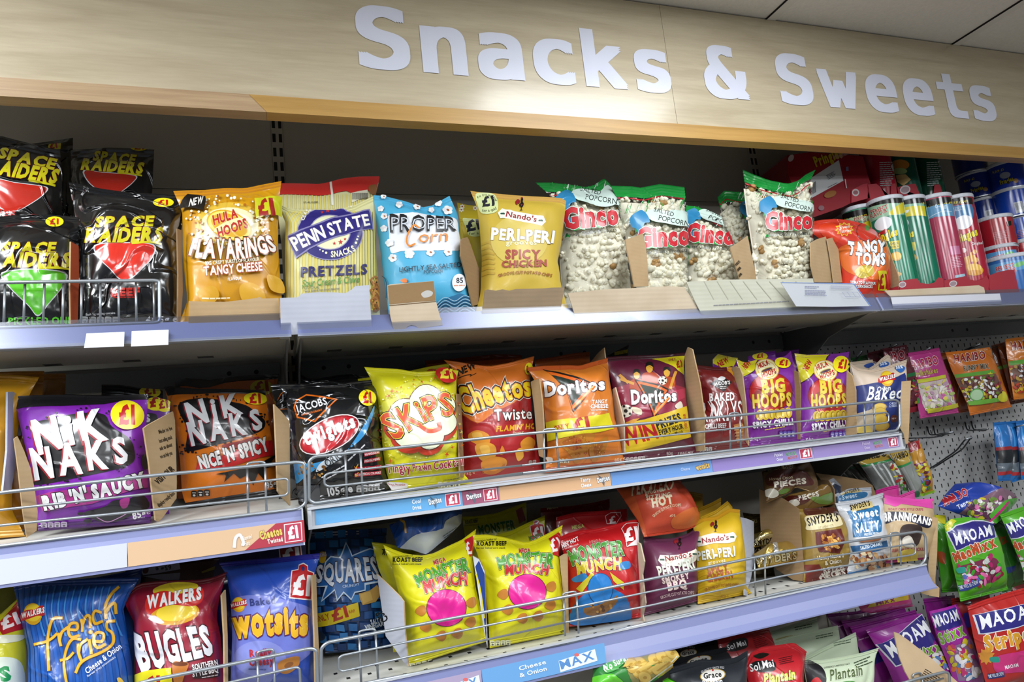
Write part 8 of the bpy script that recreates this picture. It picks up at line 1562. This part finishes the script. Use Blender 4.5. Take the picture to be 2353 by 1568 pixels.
# ------------------------------------------------------------------ wire fences along the shelf fronts
def fence(lab, frame, rails, ups, hoops_=(), view='P', d=-.003, R=.0027, r=.0019):
    P = lambda pts: [at(p, d) for p in vp(view, pts)]
    a = P(frame); lo = a[-1]; q = empty('wire_fence', (np.mean([p[0] for p in a]), YF+d, min(p[2] for p in a)), lab, 'fence', 'chrome wire fences on the shelf fronts')
    fr = MB().tube(rounded(a, .014), R, M_WIRE, 8).build('frame', q, True)
    off = np.array([0, .0035, 0])
    for x in rails: MB().tube(rounded([p+off for p in P(x)], .008), r, M_WIRE, 6).build('rail', q, True)
    for x in ups: MB().tube([p+off*1.8 for p in P(x)], r, M_WIRE, 6).build('upright_wire', q, True)
    for x in hoops_: MB().tube(rounded([p+off*2.4 for p in P(x)], .004), r, M_WIRE, 6).build('hoop', fr, True)
fence('chrome wire fence with close upright wires in front of the black bags', [(-300, 275), (0, 265), (1000, 250), (1900, 238), (1958, 250), (1962, 745), (1890, 757), (1000, 790), (0, 818), (-300, 826)], [],
      [[(x0, y0), (x1, y1)] for x0, y0, x1, y1 in ((-195, 268, -225, 822), (43, 264, 25, 815), (290, 260, 270, 808), (530, 258, 513, 800), (765, 254, 752, 795), (990, 250, 982, 788), (1222, 248, 1220, 780), (1445, 245, 1452, 772), (1660, 242, 1668, 765), (1880, 240, 1888, 757))],
      [[(1222, 250), (1226, 222), (1260, 215), (1400, 212), (1440, 218), (1445, 245)]], 'F1')
fence('chrome wire fence in front of the purple and orange bags', [(-300, 1128), (0, 1083), (1000, 970), (1980, 878), (2030, 885), (2042, 1155), (1990, 1190), (1000, 1312), (0, 1440), (-300, 1480)],
      [[(-300, 1235), (0, 1198), (1000, 1090), (1905, 988), (1922, 1000), (1922, 1085), (1905, 1100), (1000, 1200), (0, 1302), (-300, 1345)]], [[(1648, 912), (1656, 1232)], [(1768, 900), (1778, 1218)]], [[(1648, 912), (1650, 888), (1680, 880), (1745, 876), (1766, 882), (1768, 900)]], 'M1')
fence('long chrome wire fence along the middle bay, in front of nine crisp bags', [(1200, 1088), (722, 1157), (710, 1150), (710, 1060), (722, 1050), (1200, 998), (1640, 960), (2056, 919), (2067, 925), (2068, 978), (2060, 990), (1640, 1040), (1201, 1088)],
      [[(1200, 1070), (756, 1119), (746, 1114), (746, 1094), (756, 1088), (1200, 1036), (1640, 990), (2038, 948), (2045, 952), (2045, 968), (2038, 972), (1640, 1019), (1201, 1070)]],
      [[(794, 1043), (798, 1144)], [(829, 1039), (835, 1140)], [(1252, 992), (1255, 1082)], [(1281, 989), (1287, 1078)], [(1681, 956), (1683, 1034)], [(1704, 954), (1707, 1031)], [(1991, 925), (1993, 996)], [(2013, 923), (2015, 993)]],
      [[(794, 1043), (795, 1037), (803, 1035), (822, 1033), (828, 1034), (829, 1039)], [(1252, 992), (1253, 988), (1260, 986), (1275, 985), (1280, 986), (1281, 989)], [(1681, 956), (1682, 951), (1687, 949), (1699, 948), (1703, 950), (1704, 954)]])
fence('chrome wire fence in front of the blue, crimson and royal blue bags', [(-300, 1725), (0, 1580), (1050, 1232), (2265, 988), (2312, 1000), (2332, 1420), (2290, 1445), (1050, 1690), (0, 1930)],
      [[(0, 1700), (1050, 1385), (2165, 1130), (2190, 1140), (2195, 1250), (2170, 1270), (1050, 1530), (0, 1830)]], [[(1880, 1066), (1890, 1500)], [(2000, 1042), (2014, 1480)]], [[(1880, 1066), (1880, 1030), (1905, 1018), (1975, 1004), (1998, 1012), (2000, 1042)]], 'B1')
fence('long chrome wire fence in front of the yellow and red monster-lettered bags', [(1300, 1479), (745, 1590), (738, 1580), (738, 1490), (752, 1477), (1000, 1429), (1300, 1372), (1500, 1330), (1800, 1268), (2110, 1222), (2126, 1228), (2128, 1286), (2112, 1302), (1800, 1362), (1500, 1430), (1301, 1479)],
      [[(1300, 1432), (786, 1545), (779, 1540), (779, 1514), (787, 1508), (1300, 1402), (1500, 1360), (1800, 1298), (2100, 1250), (2107, 1254), (2107, 1272), (2100, 1276), (1800, 1325), (1500, 1392), (1301, 1432)]],
      [[(826, 1462), (831, 1572)], [(864, 1455), (870, 1563)], [(1298, 1372), (1302, 1464)], [(1328, 1366), (1333, 1458)], [(1738, 1282), (1741, 1372)], [(1762, 1277), (1764, 1368)], [(2052, 1232), (2055, 1306)], [(2073, 1229), (2076, 1302)]],
      [[(826, 1462), (827, 1455), (835, 1452), (855, 1449), (863, 1450), (864, 1455)], [(1298, 1372), (1299, 1367), (1305, 1365), (1322, 1362), (1327, 1363), (1328, 1366)], [(2052, 1232), (2053, 1228), (2057, 1226), (2068, 1225), (2072, 1226), (2073, 1229)]])
fence('chrome wire fence corner in front of the pointed card', [(900, 1640), (1210, 1545), (1400, 1498), (1428, 1508), (1435, 1640)], [[(900, 1680), (1210, 1590), (1400, 1545)]], [[(1205, 1546), (1210, 1640)], [(1262, 1532), (1268, 1640)]], [[(1205, 1546), (1206, 1525), (1225, 1516), (1250, 1512), (1261, 1518), (1262, 1532)]], 'B4', d=.0)

# ------------------------------------------------------------------ price strips in the rails
def strip(lab, x0, x1, ztop, zbot, col, d=-.0012, art=None, name='price_label', cat='label', group='price strips in the middle shelf rails', view='P'):
    a, b_ = (ray((x, 1100))[0] for x in (x0, x1))
    def px(X, Z): return proj(np.array([X, YF+d, Z]))
    def Xat(x, Z):               # X on the rail at this column
        lo, hi = -2.0, 3.0
        for _ in range(40):
            m = (lo+hi)/2
            if px(m, Z)[0] < x: lo = m
            else: hi = m
        return lo
    X0, X1 = Xat(x0, (ztop+zbot)/2), Xat(x1, (ztop+zbot)/2)
    pts = [px(X0, ztop), px(X1, ztop), px(X1, zbot), px(X0, zbot)]
    s = Sheet('P', lab, cat, pts, d=d, m=mat(col, 'plastic'), t=.0006, name=name, group=group, fin='plastic')
    if art: art(s, lambda u, v: tuple(np.array(pts[0])*(1-u)*(1-v)+np.array(pts[1])*u*(1-v)+np.array(pts[2])*u*v+np.array(pts[3])*(1-u)*v))
    s.done(); return s
zt_, zb_ = Z_MID-.0045, Z_MID-.0288
def price(s, q, u0, u1, col='#b43c54'):
    s.poly([q(u0, .08), q(u1, .08), q(u1, .92), q(u0, .92)], '#e4d6da').poly([q(u0+(u1-u0)*.05, .12), q(u1-(u1-u0)*.05, .12), q(u1-(u1-u0)*.05, .88), q(u0+(u1-u0)*.05, .88)], col)
    h = np.hypot(*(np.array(q(u0, 1))-np.array(q(u0, 0)))); s.text('£1', q(u0+(u1-u0)*.22, .74), q(u1-(u1-u0)*.2, .74), h*.5, '#efe8ea', .06)
def hgt(q): return np.hypot(*(np.array(q(.5, 1))-np.array(q(.5, 0))))
strip('blank white strip in the rail below the purple bag', -220, 292, Z_MID-.017, Z_MID-.050, '#c3c7d6', d=-.0215)
def a1(s, q):
    h = hgt(q); s.poly([q(.66, 1), q(.84, .0), q(1, 0), q(1, 1)], '#a83a48'); price(s, q, .885, .985)
    s.text('Cheetos', q(.75, .62), q(.875, .52), h*.34, '#d8c060', .05, [('#6a4a3a', .04)]); s.text('Twisted', q(.79, .85), q(.875, .82), h*.18, '#e8dcd4', .04); s.text("Flamin'", q(.65, .55), q(.705, .5), h*.16, '#f0e6da', .02); s.text('Hot', q(.66, .8), q(.69, .78), h*.18, '#f0e6da', .02)
    s.curve([q(.60, .78), q(.61, .4), q(.635, .3), q(.652, .6), q(.648, .75)], h*.14, '#d9d9dc')
strip('orange price strip with a red £1 end, below the orange bag', 294, 700, Z_MID-.017, Z_MID-.050, '#cfae8c', d=-.0215, art=a1)
def adv(s, q, word, u0, u1, a=None, b=None, ua=0, ub=0):
    h = hgt(q)
    if a: s.text(a, q(ua, .45), q(ub, .45), h*.26, '#dfe8f2', .03)
    if b: s.text(b, q(ua, .85), q(ub, .85), h*.24, '#dfe8f2', .03)
    m = (u0+u1)/2; s.poly([q(u0+(u1-u0)*.1, .1), q(m+(u1-u0)*.1, .5), q(m, .98)], '#5a626e'); s.text(word, q(u0, .66), q(u1, .58), h*.34, '#e2e6ea', .05, [('#4a4a56', .05)])
def a2(s, q): adv(s, q, 'Doritos', .775, .86, 'Cool', 'Original', .66, .72); price(s, q, .885, .985)
strip('sky blue price strip under the red oval and yellow bags', 724, 1062, zt_, zb_, '#5f9ccb', art=a2)
def a3(s, q): adv(s, q, 'Doritos', .12, .52); price(s, q, .58, .95)
strip('short maroon price strip under the curls bag', 1063, 1146, zt_, zb_, '#94506a', art=a3)
def a4(s, q): adv(s, q, 'Doritos', .88, .99, 'Tangy', 'Cheese', .73, .82)
strip('orange price strip without a price, under the orange triangle bag', 1148, 1403, zt_, zb_, '#cba27c', art=a4)
def a5(s, q): h = hgt(q); s.text('Cheese', q(.69, .6), q(.78, .6), h*.22, '#b8c8e4', .02); s.text('wotsits', q(.84, .72), q(.975, .62), h*.42, '#d8b45c', .05, [('#3a2a5a', .05)], jit=6)
strip('deep blue price strip under the maroon triangle bag', 1404, 1636, zt_, zb_, '#6890c8', art=a5)
def mm(s, q, u): h = hgt(q); s.text('MONSTER', q(u, .52), q(u+.1, .48), h*.24, '#4a8a5a', .05, [('#d8d4e4', .04)], jit=5); s.text('MUNCH', q(u+.01, .8), q(u+.1, .76), h*.22, '#a84a5a', .05, [('#d8d4e4', .04)], jit=5)
def a6(s, q): mm(s, q, .74); price(s, q, .87, .99); h = hgt(q); s.text('Pickled', q(.62, .45), q(.7, .45), h*.24, '#e0dcf0', .02); s.text('Onion', q(.635, .82), q(.695, .82), h*.24, '#e0dcf0', .02)
strip('purple price strip under the crinkle and first hoops bags', 1637, 1867, zt_, zb_, '#8a7ab4', art=a6)
def a7(s, q): mm(s, q, .70); price(s, q, .87, .98, '#a83a58'); h = hgt(q); s.text('Pickled', q(.57, .45), q(.66, .45), h*.24, '#c8b8d8', .02); s.text('Onion', q(.585, .82), q(.65, .82), h*.24, '#c8b8d8', .02)
strip('purple price strip at the very end of the middle rail', 1869, 2066, zt_, zb_, '#8f7eb2', art=a7)
def maxl(s, q, u0, u1, t1, t2, ua, ub): h = hgt(q); s.poly([q(u0, .38), q(u1, .2), q(u1+.01, .8), q(u0+.005, .95)], '#dfe6f0').text('MAX', q(u0+.015, .82), q(u1-.01, .68), h*.4, '#5a8ac4', .02); s.text(t1, q(ua, .42), q(ub, .38), h*.2, '#e6eef6', .02); s.text(t2, q(ua, .75), q(ub, .7), h*.2, '#e6eef6', .02); s.ell(*q((u0+u1)/2, .28), h*.12, h*.08, '#d86a6a')
GRP = 'price strips in the lowest rail'
strip('light blue price strip in the lavender rail below the red bag', 1109, 1391, Z_BOT-.010, Z_BOT-.042, '#6a9fd4', d=-.0212, art=lambda s, q: maxl(s, q, .62, .92, 'Cheese', '& Onion', .30, .52), group=GRP)
strip('pale mauve price strip in the lavender rail, below the first yellow bag', 930, 1107, Z_BOT-.010, Z_BOT-.042, '#a89ab8', d=-.0212, art=lambda s, q: maxl(s, q, .62, .97, 'Flame', 'Grilled', .25, .55), group=GRP)
strip('blank white slip in the rail below the round tubs', 2050, 2300, Z_TOP-.004, Z_TOP-.03, '#c9cad4', d=-.016, group='white slips in the top rail')
